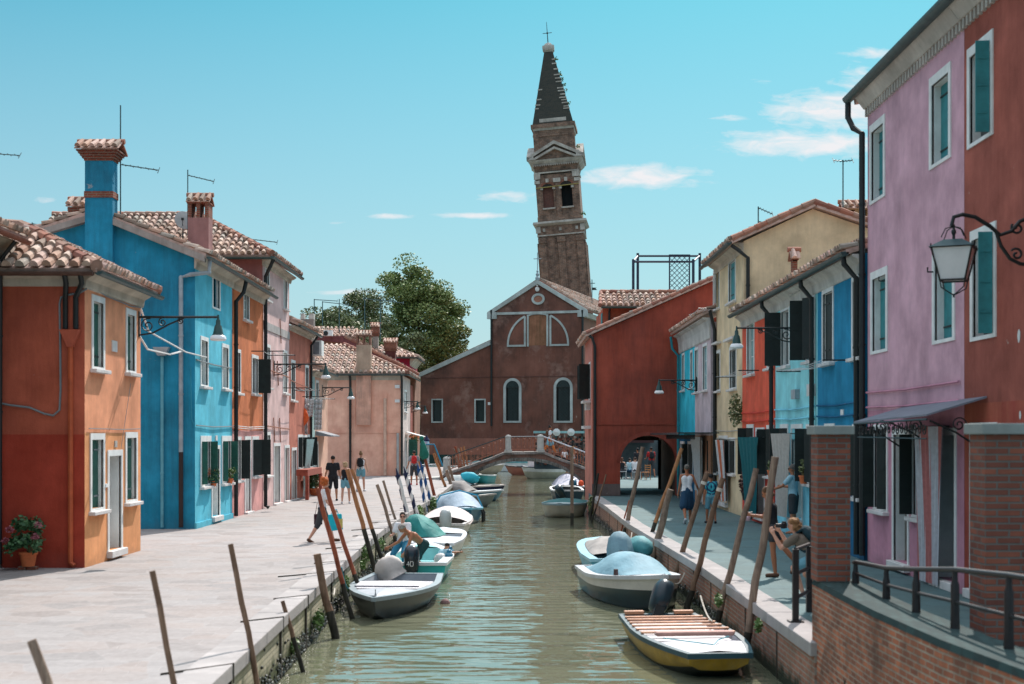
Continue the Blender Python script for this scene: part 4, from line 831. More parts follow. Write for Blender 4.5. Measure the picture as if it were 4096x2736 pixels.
    cx2 = (xm0+xm1)/2; arc(cx2, zt-.35, (xm1-xm0)/2, .3, 0, math.pi, 10)
    lun.build('lunette_frame', stoneg2, t)
    b = MB(); b.fbox(CF, xm0+.1, xm1-.1, zb-.1, zt-.2, -.01, .012); b.build('blind_panel', stucco('rust stained panel', (.30, .13, .075), (.09, .06, .03), .6, .6, sc=.8), t)
    # cornice, rake, oculus, small roundel, finial with cross
    b = MB(); b.fbox(CF, ul, ur, ze-.28, ze-.02, -.1, .12)
    for (p, q) in (((ul-.45, ze+.05), (ua, za+.15)), ((ua, za+.15), (ur+.45, ze+.05))):
        b.hexa([P(p[0], p[1]-.45, -.3), P(q[0], q[1]-.5, -.3), P(q[0], q[1], -.3), P(p[0], p[1], -.3), P(p[0], p[1]-.45, .2), P(q[0], q[1]-.5, .2), P(q[0], q[1], .2), P(p[0], p[1], .2)])
    b.fbox(CF, ul-.5, ul+.55, ze-.7, ze+.0, -.1, .202); b.fbox(CF, ur-.55, ur+.5, ze-.7, ze+.0, -.1, .202); b.build('cornice', stoneg2, t)
    uo, zo = C(2153, 1196); b = MB(); n = 24
    for k in range(n):
        a0, a1 = 2*math.pi*k/n, 2*math.pi*(k+1)/n; q = [(uo+r1*math.cos(a), zo+r2*math.sin(a)) for a in (a0, a1) for r1, r2 in ((.48, .36), (.72, .6))]
        b.hexa([P(*q[0], -.02), P(*q[1], -.02), P(*q[3], -.02), P(*q[2], -.02), P(*q[0], .1), P(*q[1], .1), P(*q[3], .1), P(*q[2], .1)])
    w = b.build('oculus', stoneg2, t); b = MB(); b.add([P(uo+.5*math.cos(2*math.pi*k/n), zo+.38*math.sin(2*math.pi*k/n), .02) for k in range(n)], [tuple(range(n))]); b.build('infill', M('pink brick infill', (.34, .15, .10)), w)
    b = MB(); b.ell(P(*C(2150, 1157), .1), (.24, .1, .26), 12, 8); b.ell(P(*C(2150, 1142), .1), (.12, .06, .12), 8, 6); b.build('roundel', stone, t)
    b = MB(); b.smooth = True; b.lathe(P(ua, za+.1, 0), [(.22, 0), (.24, .25), (.12, .4), (.2, .6), (.08, .8), (.13, .95), (.02, 1.1)], 12)
    b.tube([P(ua, za+1.1, 0), P(ua, za+3.0, 0)], .045, 5); b.tube([P(ua-.42, za+2.35, 0), P(ua+.42, za+2.35, 0)], .045, 5); b.build('finial', zinc, t)
    # body and roofs (depth 26 m behind the facade)
    b = MB(); b.fbox(CF, ul+.05, ur, -1.2, ze-.1, -26, -.51); b.build('nave', stucco('nave side plaster', (.33, .15, .10), (.15, .08, .06), .5, .4, sc=.5), t)
    for sgn, ue in ((-1, ul), (1, ur)):
        b = MB(); o = sgn*.55; zz = ze-.05
        b.prism([P(ue+o, zz-.1, -.05), P(ua, za+.12, -.05), P(ua, za+.12, -26), P(ue+o, zz-.1, -26)], (0, 0, .16)); b.build('roof_deck', MTR, t)
        # coarse tiling courses along the slope
        if sgn > 0:
            A_ = Vector(P(ue+o, zz+.08, -.1)); Uv = Vector(P(0, 0, -1))-Vector(P(0, 0, 0)); up = Vector(P(ua, za+.3, 0))-Vector(P(ue+o, zz+.08, 0)); tiles(A_, Uv, up, [(0, 0), (25, 0), (25, up.length), (0, up.length)], pitch=.42, step=.7, par=t, slab=.03)
    b = MB(); b.fbox(CF, ur+.02, ur+.4, ze-.75, ze-.25, -26, .1); b.build('eave_cornice', cream, t)
    # left aisle with lean-to roof
    a0, z0 = C(1683, 1496); a1, z1 = ul-.02, CF.yz(1961, 1366)
    hs = []
    for (xl, xr, yt, yb) in [(1726, 1772, 1595, 1691), (1898, 1943, 1595, 1691)]:
        a, zb = C(xl, yb); c, zt = C(xr, yt); r_ = (a, c, zb, zt); b = MB(); q = .14
        b.fbox(CF, a, a+q, zb, zt, -.2, .06); b.fbox(CF, c-q, c, zb, zt, -.2, .06); b.fbox(CF, a+q, c-q, zt-q, zt, -.2, .059); b.fbox(CF, a+q, c-q, zb, zb+q, -.2, .059); w = b.build('window', stoneg2, t)
        b = MB(); b.fbox(CF, a+q, c-q, zb+q, zt-q, -.3, -.25); b.build('pane', glassc, w); hs.append((a+q, c-q, zb+q, zt-q, .3))
    wall(t, CF, a0, a1, 2.25, z0, st, hs, depth=.5, name='aisle_wall', top=[(a0, z0), (a1, z0), (a1, z1)]); wall(t, CF, a0, a1, -1.2, 2.25, band, [], depth=.5, name='aisle_base')
    b = MB(); b.fbox(CF, a0+.05, a1, -1.2, z0-.05, -22, -.51); b.build('aisle_body', st, t)
    b = MB(); b.prism([P(a0-.3, z0-.05, .1), P(a1, z1+.1, .1), P(a1, z1+.1, -22), P(a0-.3, z0-.05, -22)], (0, 0, .14)); b.build('aisle_roof', MTR, t)
    b = MB(); b.hexa([P(a0-.3, z0-.42, -.1), P(a1, z1-.3, -.1), P(a1, z1+.18, -.1), P(a0-.3, z0+.06, -.1), P(a0-.3, z0-.42, .16), P(a1, z1-.3, .16), P(a1, z1+.18, .16), P(a0-.3, z0+.06, .16)]); b.build('verge', stoneg2, t)
    for x, yt, yb in ((1967, 1240, 1704), (2331, 1240, 1800)): pipe(t, [P(CF.u(x), CF.yz(x, yt), .2), P(CF.u(x), CF.yz(x, yt)-.5, .12), P(CF.u(x), CF.yz(x, yb), .12)], .11)
    b = MB(); b.fbox(CF, a0, ur, hz(1506, 150)-.03, hz(1506, 150)+.03, -.01, .05); b.build('string_course', stucco('string brick', (.13, .06, .05)), t)
    # dark algae wash at the foot of the wall
    b = MB(); b.fbox(CF, a0-.1, CF.u(2150), -1.2, .5, -.3, .06); b.build('wet_plinth', M('green wet stone', (.012, .04, .032), .6, .4, 2), t)
    # transept block behind on the left
    u0, u1 = CF.u(1898), CF.u(1966); b = MB(); b.fbox(CF, u0, u1+1, 0, hz(1275, 158), -14, -7); b.build('rear_block', st, t)
    A_ = Vector(P(u0-.4, hz(1275, 158), -6.6)); Uv = Vector(P(1, 0, 0))-Vector(P(0, 0, 0)); Vv = Vector(P(0, .45, -1))-Vector(P(0, 0, 0)); tiles(A_, Uv, Vv, [(0, 0), (3.2, 0), (3.2, 2.2), (.9, 2.2)], pitch=.4, step=.6, par=t)
    bx(t, 'notice', white, (*CF.rect(1952, 1962, 1609, 1620), -.01, .05), fr=CF)
stoneg2 = stucco('teal grey church stone', (.44, .48, .47), (.25, .26, .24), .4, .3, sc=.6); glassc = M('church glass', (.008, .02, .02), .3, .3)
church()
# ------------------------------------------------------------------ leaning bell tower (built upright, then tilted)
def tower():
    k = .0325; m0 = 1820.0
    t = thing('bell_tower', (8.4, 185, 0), 'leaning brick campanile with pyramid spire and cross', 'bell tower')
    br = brickmat('old tower brick', (.33, .18, .12), (.20, .12, .09), (.30, .24, .19), 'sum', .5, .17, stain=(.045, .035, .03), amt=.8, mort=.03); brd = brickmat('dark spire brick', (.055, .055, .045), (.035, .042, .038), (.07, .07, .06), 'sum', .5, .17, mort=.02)
    wh = stucco('weathered istrian stone', (.46, .44, .40), (.2, .18, .15), .6, .5, sc=1.2)
    h = lambda y: (m0-y)*k*1.0
    def sq(b, r0, z0, r1=None, z1=None): r1 = r0 if r1 is None else r1; b.hexa([(-r0,-r0,z0),(r0,-r0,z0),(r0,r0,z0),(-r0,r0,z0),(-r1,-r1,z1),(r1,-r1,z1),(r1,r1,z1),(-r1,r1,z1)])
    rs = 2.85
    b = MB(); sq(b, rs, -1, rs, h(945)); 
    for s in (-1, 0, 1):   # pilaster strips on all faces
        for ax in (0, 1):
            for sg in (-1, 1):
                c = s*(rs-.42); w = .46
                lo = [c-w, (rs if sg > 0 else -rs-.26)]; hi = [c+w, (rs+.26 if sg > 0 else -rs)]
                if ax: b.box((lo[1], lo[0], -1), (hi[1], hi[0], h(975)))
                else: b.box((lo[0], lo[1]+.001*s, -1), (hi[0], hi[1], h(975)))
    for s in (-1, 0, 1):
        b.box((s*(rs-.42)-.52, -rs-.38, h(975)), (s*(rs-.42)+.52, -rs, h(955)))
    b.build('shaft', br, t, local=True)
    b = MB(); sq(b, rs+.15, h(945), rs+.15, h(908)); b.build('frieze', br, t, local=True)
    b = MB(); sq(b, rs+.25, h(908), rs+.62, h(900)); sq(b, rs+.62, h(900), rs+.55, h(892)); sq(b, rs+.18, h(948), rs+.18, h(943))
    for s in (-1, 0, 1): b.box((s*2.1-.16, -rs-.22, h(930)), (s*2.1+.16, -rs-.1, h(918)))
    for sx in (-1, 1): b.box((sx*(rs)-.3, -rs-.24, h(935)), (sx*(rs)+.3, -rs-.05, h(910)))
    b.build('cornice', wh, t, local=True)
    # belfry with arched openings (one blind, one open)
    rb_ = 2.78; zb, zt = h(892), h(705); b = MB(); fr = Fr((0, -rb_), (1, 0), (0, -1))
    def bel(par):
        hol = [(-1.95+.0, -.55, h(838), h(755), .5), (.45, 1.85, h(836), h(750), .6)]
        q = MB(); us = sorted({-rb_, rb_, *[x for a in hol for x in a[:2]]}); zs = sorted({zb, zt, *[x for a in hol for x in a[2:4]]})
        for i in range(len(us)-1):
            for j in range(len(zs)-1):
                um, zm = (us[i]+us[i+1])/2, (zs[j]+zs[j+1])/2
                if any(a[0] < um < a[1] and a[2] < zm < a[3] for a in hol): continue
                q.fbox(fr, us[i], us[i+1], zs[j], zs[j+1], -.6, 0)
        q.box((-rb_, -rb_+.6, zb), (-rb_+.6, rb_, zt)); q.box((rb_-.6, -rb_+.6, zb), (rb_, rb_, zt)); q.box((-rb_+.6, rb_-.6, zb), (rb_-.6, rb_, zt))
        for s in (-1, .02, 1): q.fbox(fr, s*(rb_-.34)-.33, s*(rb_-.34)+.33, zb, h(742), .001, .12)
        q.fbox(fr, -rb_-.05, rb_+.05, zb, h(872), .001, .2)
        q.build('belfry', br, par, local=True)
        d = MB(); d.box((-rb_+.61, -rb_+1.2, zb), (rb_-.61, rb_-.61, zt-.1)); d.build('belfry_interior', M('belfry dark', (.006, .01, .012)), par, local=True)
        bl = MB(); bl.fbox(fr, -1.95, -.55, h(838), h(755), -.4, -.3); bl.build('blind_arch', brickmat('reddish infill brick', (.16, .07, .055), (.12, .055, .045), (.14, .1, .08), 'sum', .5, .17), par, local=True)
        # rounded heads
        w = MB(); n = 10
        for a in hol:
            uc = (a[0]+a[1])/2; r = (a[1]-a[0])/2; zs_ = a[3]
            for k_ in range(n):
                t0, t1 = math.pi*k_/n, math.pi*(k_+1)/n; P = fr.P
                w.hexa([P(uc+r*math.cos(t0), zs_+r*.62*math.sin(t0), .02), P(uc+(r+.3)*math.cos(t0), zs_+(r*.62+.3)*math.sin(t0), .02), P(uc+(r+.3)*math.cos(t1), zs_+(r*.62+.3)*math.sin(t1), .02), P(uc+r*math.cos(t1), zs_+r*.62*math.sin(t1), .02),
                        P(uc+r*math.cos(t0), zs_+r*.62*math.sin(t0), .1), P(uc+(r+.3)*math.cos(t0), zs_+(r*.62+.3)*math.sin(t0), .1), P(uc+(r+.3)*math.cos(t1), zs_+(r*.62+.3)*math.sin(t1), .1), P(uc+r*math.cos(t1), zs_+r*.62*math.sin(t1), .1)])
        w.build('arch_ring', MATS['red chimney brick'], par, local=True)
        g = MB()
        for a in hol: uc = (a[0]+a[1])/2; r = (a[1]-a[0])/2; g.add([fr.P(uc, a[3], .03)] + [fr.P(uc+r*math.cos(math.pi*k_/n), a[3]+r*.62*math.sin(math.pi*k_/n), .03) for k_ in range(n+1)], [(0, k_+1, k_+2) for k_ in range(n)])
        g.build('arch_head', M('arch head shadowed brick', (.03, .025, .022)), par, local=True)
    bel(t)
    def blk_(*a): q = MB(); q.fbox(fr, *a); q.build('stone_block', wh, t, local=True)
    for a0, a1 in ((-2.05, -.45), (.35, 1.95)):
        blk_(a0, a1, h(843), h(837), -.1, .22); blk_((a0+a1)/2-.2, (a0+a1)/2+.2, h(737), h(722), .02, .25)
        for u in (a0+.02, a1-.02): blk_(u-.18, u+.18, h(765), h(755), .02, .2)
    for a_ in ((-rb_-.12, -2.2, h(740), h(727), -.3, .22), (2.2, rb_+.12, h(740), h(727), -.3, .22), (-.5, .45, h(738), h(722), .02, .2), (-rb_-.14, -2.1, h(722), h(700), -.3, .2), (2.0, rb_+.14, h(722), h(697), -.3, .2), (-rb_-.1, rb_+.1, h(700), h(695), -5.6, .2)): blk_(*a_)
    b = MB(); b.tube([(-rb_, -rb_-.25, h(757)), (rb_, -rb_-.25, h(752))], .06, 5); b.build('tie_rod', M('brass bar', (.3, .25, .08)), t, local=True)
    # entablature, pediments
    b = MB(); sq(b, rb_-.1, h(695), rb_+.15, h(668)); b.build('entablature', br, t, local=True)
    b = MB(); sq(b, rb_+.2, h(668), rb_+.6, h(655)); sq(b, rb_+.6, h(655), rb_+.72, h(648)); R2 = rb_+.85
    for (pz0, pz1, th_, ww) in ((h(648), h(590), .42, R2), (h(650), h(610), .28, R2-.9)):
        for s in (-1, 1):
            b.hexa([(s*ww, -R2, pz0), (0, -R2, pz1), (0, -R2, pz1+th_), (s*ww, -R2, pz0+th_), (s*ww, -R2+.9, pz0), (0, -R2+.9, pz1), (0, -R2+.9, pz1+th_), (s*ww, -R2+.9, pz0+th_)])
            b.hexa([(s*R2, -ww, pz0+.01), (s*R2, 0, pz1+.01), (s*R2, 0, pz1+th_), (s*R2, -ww, pz0+th_), (s*(R2-.9), -ww, pz0+.01), (s*(R2-.9), 0, pz1+.01), (s*(R2-.9), 0, pz1+th_), (s*(R2-.9), -ww, pz0+th_)]) if ww == R2 else None
            b.hexa([(s*R2, ww, pz0+.01), (s*R2, 0, pz1+.01), (s*R2, 0, pz1+th_), (s*R2, ww, pz0+th_), (s*(R2-.9), ww, pz0+.01), (s*(R2-.9), 0, pz1+.01), (s*(R2-.9), 0, pz1+th_), (s*(R2-.9), ww, pz0+th_)]) if ww == R2 else None
    x = -2.9
    while x < 2.9: b.box((x, -rb_-.5, h(672)), (x+.13, -rb_-.1, h(666))); x += .28
    b.build('pediment', wh, t, local=True)
    b = MB(); b.prism([(-R2+.1, -R2+.5, h(648)), (R2-.1, -R2+.5, h(648)), (0, -R2+.5, h(592))], (0, 1.4, 0)); b.prism([(R2-.6, -R2+.4, h(648)), (R2-.6, R2-.4, h(648)), (R2-.6, 0, h(592))], (-1, 0, 0)); b.build('tympanum', br, t, local=True)
    b = MB(); sq(b, 2.5, h(650), 2.5, h(528)); [b.box((s*2.3-.35 if s else -.1, -2.62, h(650)), (s*2.3+.35 if s else .1, -2.5, h(528))) for s in (-1, 1)]; b.box((-2.7, -2.6, h(552)), (2.7, -2.5, h(545))); b.build('drum', br, t, local=True)
    b = MB(); sq(b, 2.6, h(528), 2.7, h(519)); b.build('drum_cornice', wh, t, local=True); b = MB(); sq(b, 2.85, h(519), 2.85, h(503)); b.build('spire_base', br, t, local=True)
    b = MB(); rt = .56; sq(b, 2.62, h(503), rt, h(203)); b.build('spire', brd, t, local=True)
    zz0, zz1 = h(503), h(203)
    for f_ in [.53, .57, .62, .665, .70, .74, .79, .82, .44, .39, .34, .26, .18, .12]:
        z = zz0+(zz1-zz0)*(1-f_) if f_ > .5 else zz0+(zz1-zz0)*(1-f_); r = 2.62+(rt-2.62)*(z-zz0)/(zz1-zz0)
        for s in ((1,) if f_ < .5 or rd.random() < .5 else (1, -1)):
            w = rd.uniform(.5, .9)*min(1, r); b = MB(); b.box((s*r-w if s > 0 else -r-.03, -r-.05, z), (r+.03 if s > 0 else -r+w*.8, -r+.3, z+.16)); b.build('quoin', wh, t, local=True)
    r = 2.45; b = MB(); b.box((-1.7, -r-.12, h(497)), (1.75, -r+.1, h(482))); b.build('stone_band', wh, t, local=True)
    b = MB(); sq(b, .52, h(203), .72, h(192)); b.lathe((0, 0, 0), [(.8, h(196)), (.84, h(182)), (.82, h(175)), (.55, h(172)), (.42, h(166)), (.18, h(163))], 8, ang=math.pi/8); b.build('capstone', wh, t, local=True)
    b = MB(); b.tube([(0, 0, h(165)), (0, 0, h(78))], [.07, .025], 6); b.tube([(-.6, 0, h(123)), (.6, 0, h(123))], .04, 5); b.ell((0, 0, h(123)), (.14, .14, .14), 6, 4); b.ell((0, 0, h(138)), (.07, .07, .07), 6, 4); b.build('cross', black, t, local=True)
    b = MB()
    for (y_, s) in ((235, 1), (300, 1), (322, 1), (345, 1), (368, 1), (425, 1), (600, 1.0), (870, 1.0)):
        r = 2.62+(rt-2.62)*(h(y_)-zz0)/(zz1-zz0) if y_ < 500 else rb_+.1; leaves(b, (r+.15, -r*.8, h(y_)), (.3, .3, .3), 22, .3)
    b.build('weed', lfW, t, local=True)
    t.rotation_euler = (0, -math.radians(4.25), -math.radians(6))
tower()
wv = thing('weather_vane', (hx(2368, 160), 160, 12.5), 'iron cross and flag shaped vane right of the bell tower', 'weather vane')
b = MB(); b.tube([(0, 0, 0), (0, 0, hz(1118, 160)-12.5)], .05, 5); z = hz(1133, 160)-12.5; b.tube([(-.35, 0, z), (.35, 0, z)], .045, 5); z = hz(1150, 160)-12.5; b.ell((0, 0, .6), (.25, .25, .5), 8, 6); b.build('pole', zinc2, wv, local=True)
b = MB(); b.prism([(0, 0, z), (.55, 0, z-.02), (.4, 0, z-.12), (.6, 0, z-.28), (0, 0, z-.3)], (0, .03, 0)); b.build('pennant', black, wv, local=True)
# ------------------------------------------------------------------ trees
def tree(name, x, y, z0, zt, w, d, n, lab, leafm, trunk_r=.3, ls=.34, cat='tree', clumps=70, fac=.135):
    t = thing(name, (x, y, 0), lab, cat)
    b = MB(); hgt = zt-z0; tk = [(0, 0, 0), (rd.uniform(-.2, .2), 0, z0+hgt*.25), (rd.uniform(-.4, .4), 0, z0+hgt*.8)]; b.tube([Vector(p) for p in tk], [trunk_r, trunk_r*.7, trunk_r*.2], 8)
    cs = []
    for _ in range(clumps):
        while True:
            p = Vector((rd.uniform(-1, 1), rd.uniform(-1, 1), rd.uniform(-1, 1)))
            if .35 < p.length < 1: break
        q = 1 - max(0, -p.z)*.15; cs.append(Vector((p.x*w/2*q, p.y*d/2*q, z0+hgt*.5+p.z*hgt/2)))
    for c in cs[:16]: m = Vector((c.x*.15, c.y*.15, z0 + (c.z-z0)*.45)); b.tube([(0, 0, max(z0*.8, m.z*.7)), m, c], [trunk_r*.4, trunk_r*.25, trunk_r*.06], 5)
    b.build('trunk', bark, t, local=True)
    b = MB()
    for c in cs: rr = rd.uniform(.6, 1.15)*w*fac; leaves(b, c, (rr*1.15, rr*1.15, rr*.8), int(n/clumps*rd.uniform(.6, 1.3)), ls)
    b.build('crown', leafm, t, local=True, recalc=False)
    return t
tree('plane_tree', hx(1672, 172), 172, 4.5, hz(1030, 172), 11.6, 9.5, 60000, 'tall broad plane tree with open crown left of the church', lfA, .35, .34, clumps=150)
tree('evergreen_tree', hx(1318, 135), 135, 3.0, hz(1178, 135), 5.4, 6, 26000, 'bushy evergreen tree at the left behind the rear roofs', lfB, .25, .28, clumps=70, fac=.2)
tree('evergreen_tree', hx(1430, 150), 150, 3.0, hz(1160, 150), 7.4, 6, 34000, 'rounded evergreen between the small bush and the tall plane tree', lfB, .25, .28, clumps=80, fac=.19)
tree('evergreen_tree', hx(1545, 165), 165, 1.0, hz(1230, 165), 9, 6, 22000, 'dark tree in the shade under the plane tree crown', lfB, .25, .34, clumps=60, fac=.17)
tree('shade_tree', hx(1655, 178), 178, 0.0, hz(1480, 178), 5, 6, 7000, 'tree seen in the gap between the peach house and the church', lfB, .2, .34, clumps=40)
# ------------------------------------------------------------------ right bank
# red gable house with archway
def houseJ():
    t = thing('house', (3.32, 60.2, 0), 'big dark red gable wall with an arched passage, at the foot of the bridge', 'house')
    st = stucco('oxblood stucco', (.36, .072, .042), (.16, .045, .035), .75, .5, sc=.6, patch=None); fr = FC(60.2); P = fr.P
    x0, x1 = 3.32, 8.6; ax0, ax1 = hx(2481, 60.2), hx(2705, 60.2); zs = hz(1850, 60.2); zt = hz(1742, 60.2); n = 16; cxa = (ax0+ax1)/2; rx = (ax1-ax0)/2; rz = zt-zs
    wall(t, fr, x0, ax0, 0, zt+.02, st, [], depth=.5); wall(t, fr, ax1, x1, 0, zt+.02, st, [], depth=.5)
    b = MB()   # spandrels of the arch
    for k in range(n):
        a0, a1 = math.pi*k/n, math.pi*(k+1)/n; p0 = (cxa+rx*math.cos(a0), zs+rz*math.sin(a0)); p1 = (cxa+rx*math.cos(a1), zs+rz*math.sin(a1))
        b.quad(P(p0[0], p0[1], 0), P(p1[0], p1[1], 0), P(p1[0], zt+.02, 0), P(p0[0], zt+.02, 0)); b.quad(P(p0[0], p0[1], 0), P(p1[0], p1[1], 0), P(p1[0], p1[1], -.5), P(p0[0], p0[1], -.5))
    b.build('arch', st, t, recalc=False)
    b = MB()
    for k in range(n):
        a0, a1 = math.pi*k/n, math.pi*(k+1)/n; q = [(cxa+(rx+d)*math.cos(a), zs+(rz+d)*math.sin(a)) for a in (a0, a1) for d in (0, .16)]
        b.hexa([P(*q[0], .001), P(*q[1], .001), P(*q[3], .001), P(*q[2], .001), P(*q[0], .03), P(*q[1], .03), P(*q[3], .03), P(*q[2], .03)])
    b.build('arch_ring', stucco('arch ring red', (.30, .065, .042)), t)
    ze = hz(1338, 60.2); za = ze+(x1-x0)*.44
    wall(t, fr, x0, x1, zt+.02, ze, st, [], depth=.5, top=[(x0, ze), (x1, ze), (x1, za)], name='upper_wall')
    bx(t, 'plinth', stucco('grey plinth', (.17, .13, .12), (.07, .06, .05)), (x0-.02, ax0-.01, 0, .5, -.01, .04), fr=fr)
    bx(t, 'string_course', st, (x0, x1, hz(1697, 60.2)-.02, hz(1697, 60.2)+.04, -.01, .035), fr=fr)
    # passage: side wall, ceiling, back lintel
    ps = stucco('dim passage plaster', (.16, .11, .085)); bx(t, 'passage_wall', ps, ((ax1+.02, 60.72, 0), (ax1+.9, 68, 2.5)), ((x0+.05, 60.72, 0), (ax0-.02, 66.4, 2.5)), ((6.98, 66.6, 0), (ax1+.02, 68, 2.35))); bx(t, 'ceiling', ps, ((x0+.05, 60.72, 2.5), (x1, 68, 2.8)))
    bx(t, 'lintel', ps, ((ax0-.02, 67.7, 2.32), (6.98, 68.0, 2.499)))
    # canal side wall with a shuttered window and stone balconies
    fs = FRr(3.32); h0 = win(t, fs, (61.6, 63.0, hz(1600, 62.5), hz(1450, 62.5)), 'leaves', dkshut, leaf=.5, ang=(75, 75), sill=False)
    stc = stucco('salmon canal side', (.55, .2, .15), (.3, .12, .09)); wall(t, fs, 60.2, 66.4, -1.6, ze, stc, [h0])
    bx(t, 'balcony_corbel', stone, (61.4, 63.2, hz(1603, 62)-.1, hz(1603, 62), -.01, .35), (61.7, 62.9, hz(1603, 62)-.4, hz(1603, 62)-.101, -.01, .2), fr=fs); bx(t, 'balcony_corbel', stone, (61.3, 63.4, hz(1708, 62)-.08, hz(1708, 62)+.05, -.01, .32), fr=fs)
    b = MB(); b.box((x0+.4, 60.72, 2.81), (x1, 68, ze)); b.prism([(x0+.2, 60.72, ze), (x1, 60.72, ze), (x1, 60.72, za)], (0, 7, 0)); b.build('body', st, t)
    sl = (za-ze)/(x1-x0); tiles((x0-.3, 60.02, ze-.02), (0, 1, 0), (1, 0, sl), [(0, 0), (7.6, 0), (7.6, 6.2), (0, 6.2)], par=t, slab=.1)
    b = MB(); ridge(b, (x0-.25, 60.1, ze+.06), (x1, 60.1, za+.14), .1, .42); b.build('verge_tiles', MTR, t)
    pipe(t, [(x0-.15, 60.1, ze-.05), (x0-.02, 60.08, ze-.15), (x0+.1, 60.12, ze-.5), (x0+.1, 60.12, .1)], .06)
    return za
houseJ()
K = thing('house', (3.95, 66.6, 0), 'raised house with a tiled front slope and turquoise shutter above the red gable', 'house')
bx(K, 'wall', stucco('orange red plaster', (.40, .10, .055)), ((hx(2412, 66.6), 66.8, 3), (8.6, 72, hz(1232, 66.6))))
tiles((hx(2404, 66.3), 66.2, hz(1224, 66.3)), (1, 0, 0), (0, 1, .45), [(0, 0), (4.9, 0), (4.9, 1.75), (0, 1.75)], par=K, pitch=.26, step=.4)
gutterline(K, (hx(2404, 66.3), 66.15, hz(1228, 66.3)), (8.6, 66.15, hz(1228, 66.3)), .08)
b = MB(); ridge(b, (hx(2404, 67.8), 67.85, hz(1166, 67.8)), (hx(2710, 67.8), 67.85, hz(1166, 67.8)), .1, .42); ridge(b, (hx(2400, 66.3), 66.15, hz(1222, 66.3)), (hx(2404, 67.8), 67.85, hz(1166, 67.8)), .1, .42); b.build('ridge_tiles', MTR, K)
bx(K, 'shutter', teals, ((hx(2412, 66.6)-.04, 66.85, hz(1310, 66.6)), (hx(2412, 66.6)-.005, 67.6, hz(1250, 66.6)))); pipe(K, [(hx(2438, 66.6), 66.3, hz(1232, 66.6)), (hx(2438, 66.6), 66.7, hz(1245, 66.6)), (hx(2438, 66.6), 66.7, hz(1330, 66.6))], .05)
# roof terrace frame with lattice
T = thing('roof_terrace_frame', (hx(2600, 68.5), 68.5, 9), 'dark steel terrace frame with a lattice panel standing on the roof', 'terrace frame')
stl = M('blue black steel', (.018, .03, .06), .5, .2)
b = MB(); Y0, Y1 = 68.2, 71.0; xs = [hx(2533, Y0), hx(2773, Y0)]; xr = [hx(2551, Y1), hx(2799, Y1)]; zt0, zt1 = hz(1047, Y0), hz(1024, Y1); zb = 9.0
for x in xs: b.box((x-.06, Y0-.06, zb), (x+.06, Y0+.06, zt0+.12))
for x in xr: b.box((x-.06, Y1-.06, zb), (x+.06, Y1+.06, zt1+.14))
b.tube([(xs[0], Y0, zt0), (xs[1], Y0, zt0)], .05, 6); b.tube([(xr[0], Y1, zt1), (xr[1], Y1, zt1)], .05, 6)
for i in (0, 1): b.tube([(xs[i], Y0, zt0), (xr[i], Y1, zt1)], .05, 6)
b.build('frame', stl, T)
b = MB(); lx0, lx1 = hx(2678, Y0), hx(2758, Y0); lz0, lz1 = 8.9, hz(1018, Y0); b.box((lx0-.03, Y0-.03, lz0), (lx0+.03, Y0+.03, lz1)); b.box((lx1-.03, Y0-.03, lz0), (lx1+.03, Y0+.03, lz1)); b.box((lx0, Y0-.03, lz1-.05), (lx1, Y0+.03, lz1)); b.box((lx0, Y0-.03, hz(1046, Y0)-.03), (lx1, Y0+.03, hz(1046, Y0)+.03))
q = .17; w_ = lx1-lx0; k = lz0-w_
while k < lz1:
    for sg in (1, -1):
        # clip the diagonal to the panel
        xa, za_ = (lx0, k) if sg > 0 else (lx1, k); t0 = max(0, (lz0-za_)/w_); t1 = min(1, (lz1-za_)/w_)
        if t1 > t0: b.tube([(xa+sg*w_*t0, Y0, za_+w_*t0), (xa+sg*w_*t1, Y0, za_+w_*t1)], .02, 4)
    k += q*1.414
b.build('lattice', stl, T)
# cyan and pale pink house in the corner
Lh = thing('house', (7.0, 50.6, 0), 'small cyan and pale pink house with a curved white cornice', 'house'); fL_ = FRr(7.0); ho = []
for r_ in [(2729, 2739, 1412, 1562), (2762, 2771, 1400, 1552), (2780, 2794, 1390, 1570), (2812, 2830, 1374, 1562)]: ho.append(win(Lh, fL_, fL_.rect(*r_), 'grey', M('teal curtain', (.12, .34, .38)), dp=.08, fw=.08))
wall(Lh, fL_, 55.0, 60.15, 2.55, 6.2, stucco('cyan stucco', (.04, .58, .74), (.03, .36, .48), .35, .3), ho); wall(Lh, fL_, 50.6, 55.0, 2.55, 6.6, stucco('pale mauve stucco', (.58, .49, .52), (.4, .3, .3), .3, .3), ho, name='wall')
hb = [win(Lh, fL_, fL_.rect(2722, 2740, 1765, 2005), 'door', M('deep blue door', (.008, .09, .2))), win(Lh, fL_, fL_.rect(2752, 2772, 1765, 1900), 'leaves', dkshut, leaf=.22, ang=(150, 85)), win(Lh, fL_, fL_.rect(2790, 2812, 1750, 2040), 'door', greyp)]
wall(Lh, fL_, 55.0, 60.15, 0, 2.55, stucco('deep blue lower stucco', (.01, .13, .26)), hb, name='lower_wall'); wall(Lh, fL_, 50.6, 55.0, 0, 2.55, stucco('orange peach strip', (.50, .26, .16)), hb, name='lower_wall')
bx(Lh, 'core', cream, ((7.4, 50.7, 0), (13, 60, 6.2)))
soffit(Lh, fL_, 50.6, 60.1, 6.75, .35, .75, stucco('white cornice plaster', (.58, .58, .55), (.3, .3, .28), .4, .3)); tiles((6.6, 50.6, 6.85), (0, 1, 0), (1, 0, .4), [(0, 0), (9.5, 0), (9.5, 4), (0, 4)], par=Lh)
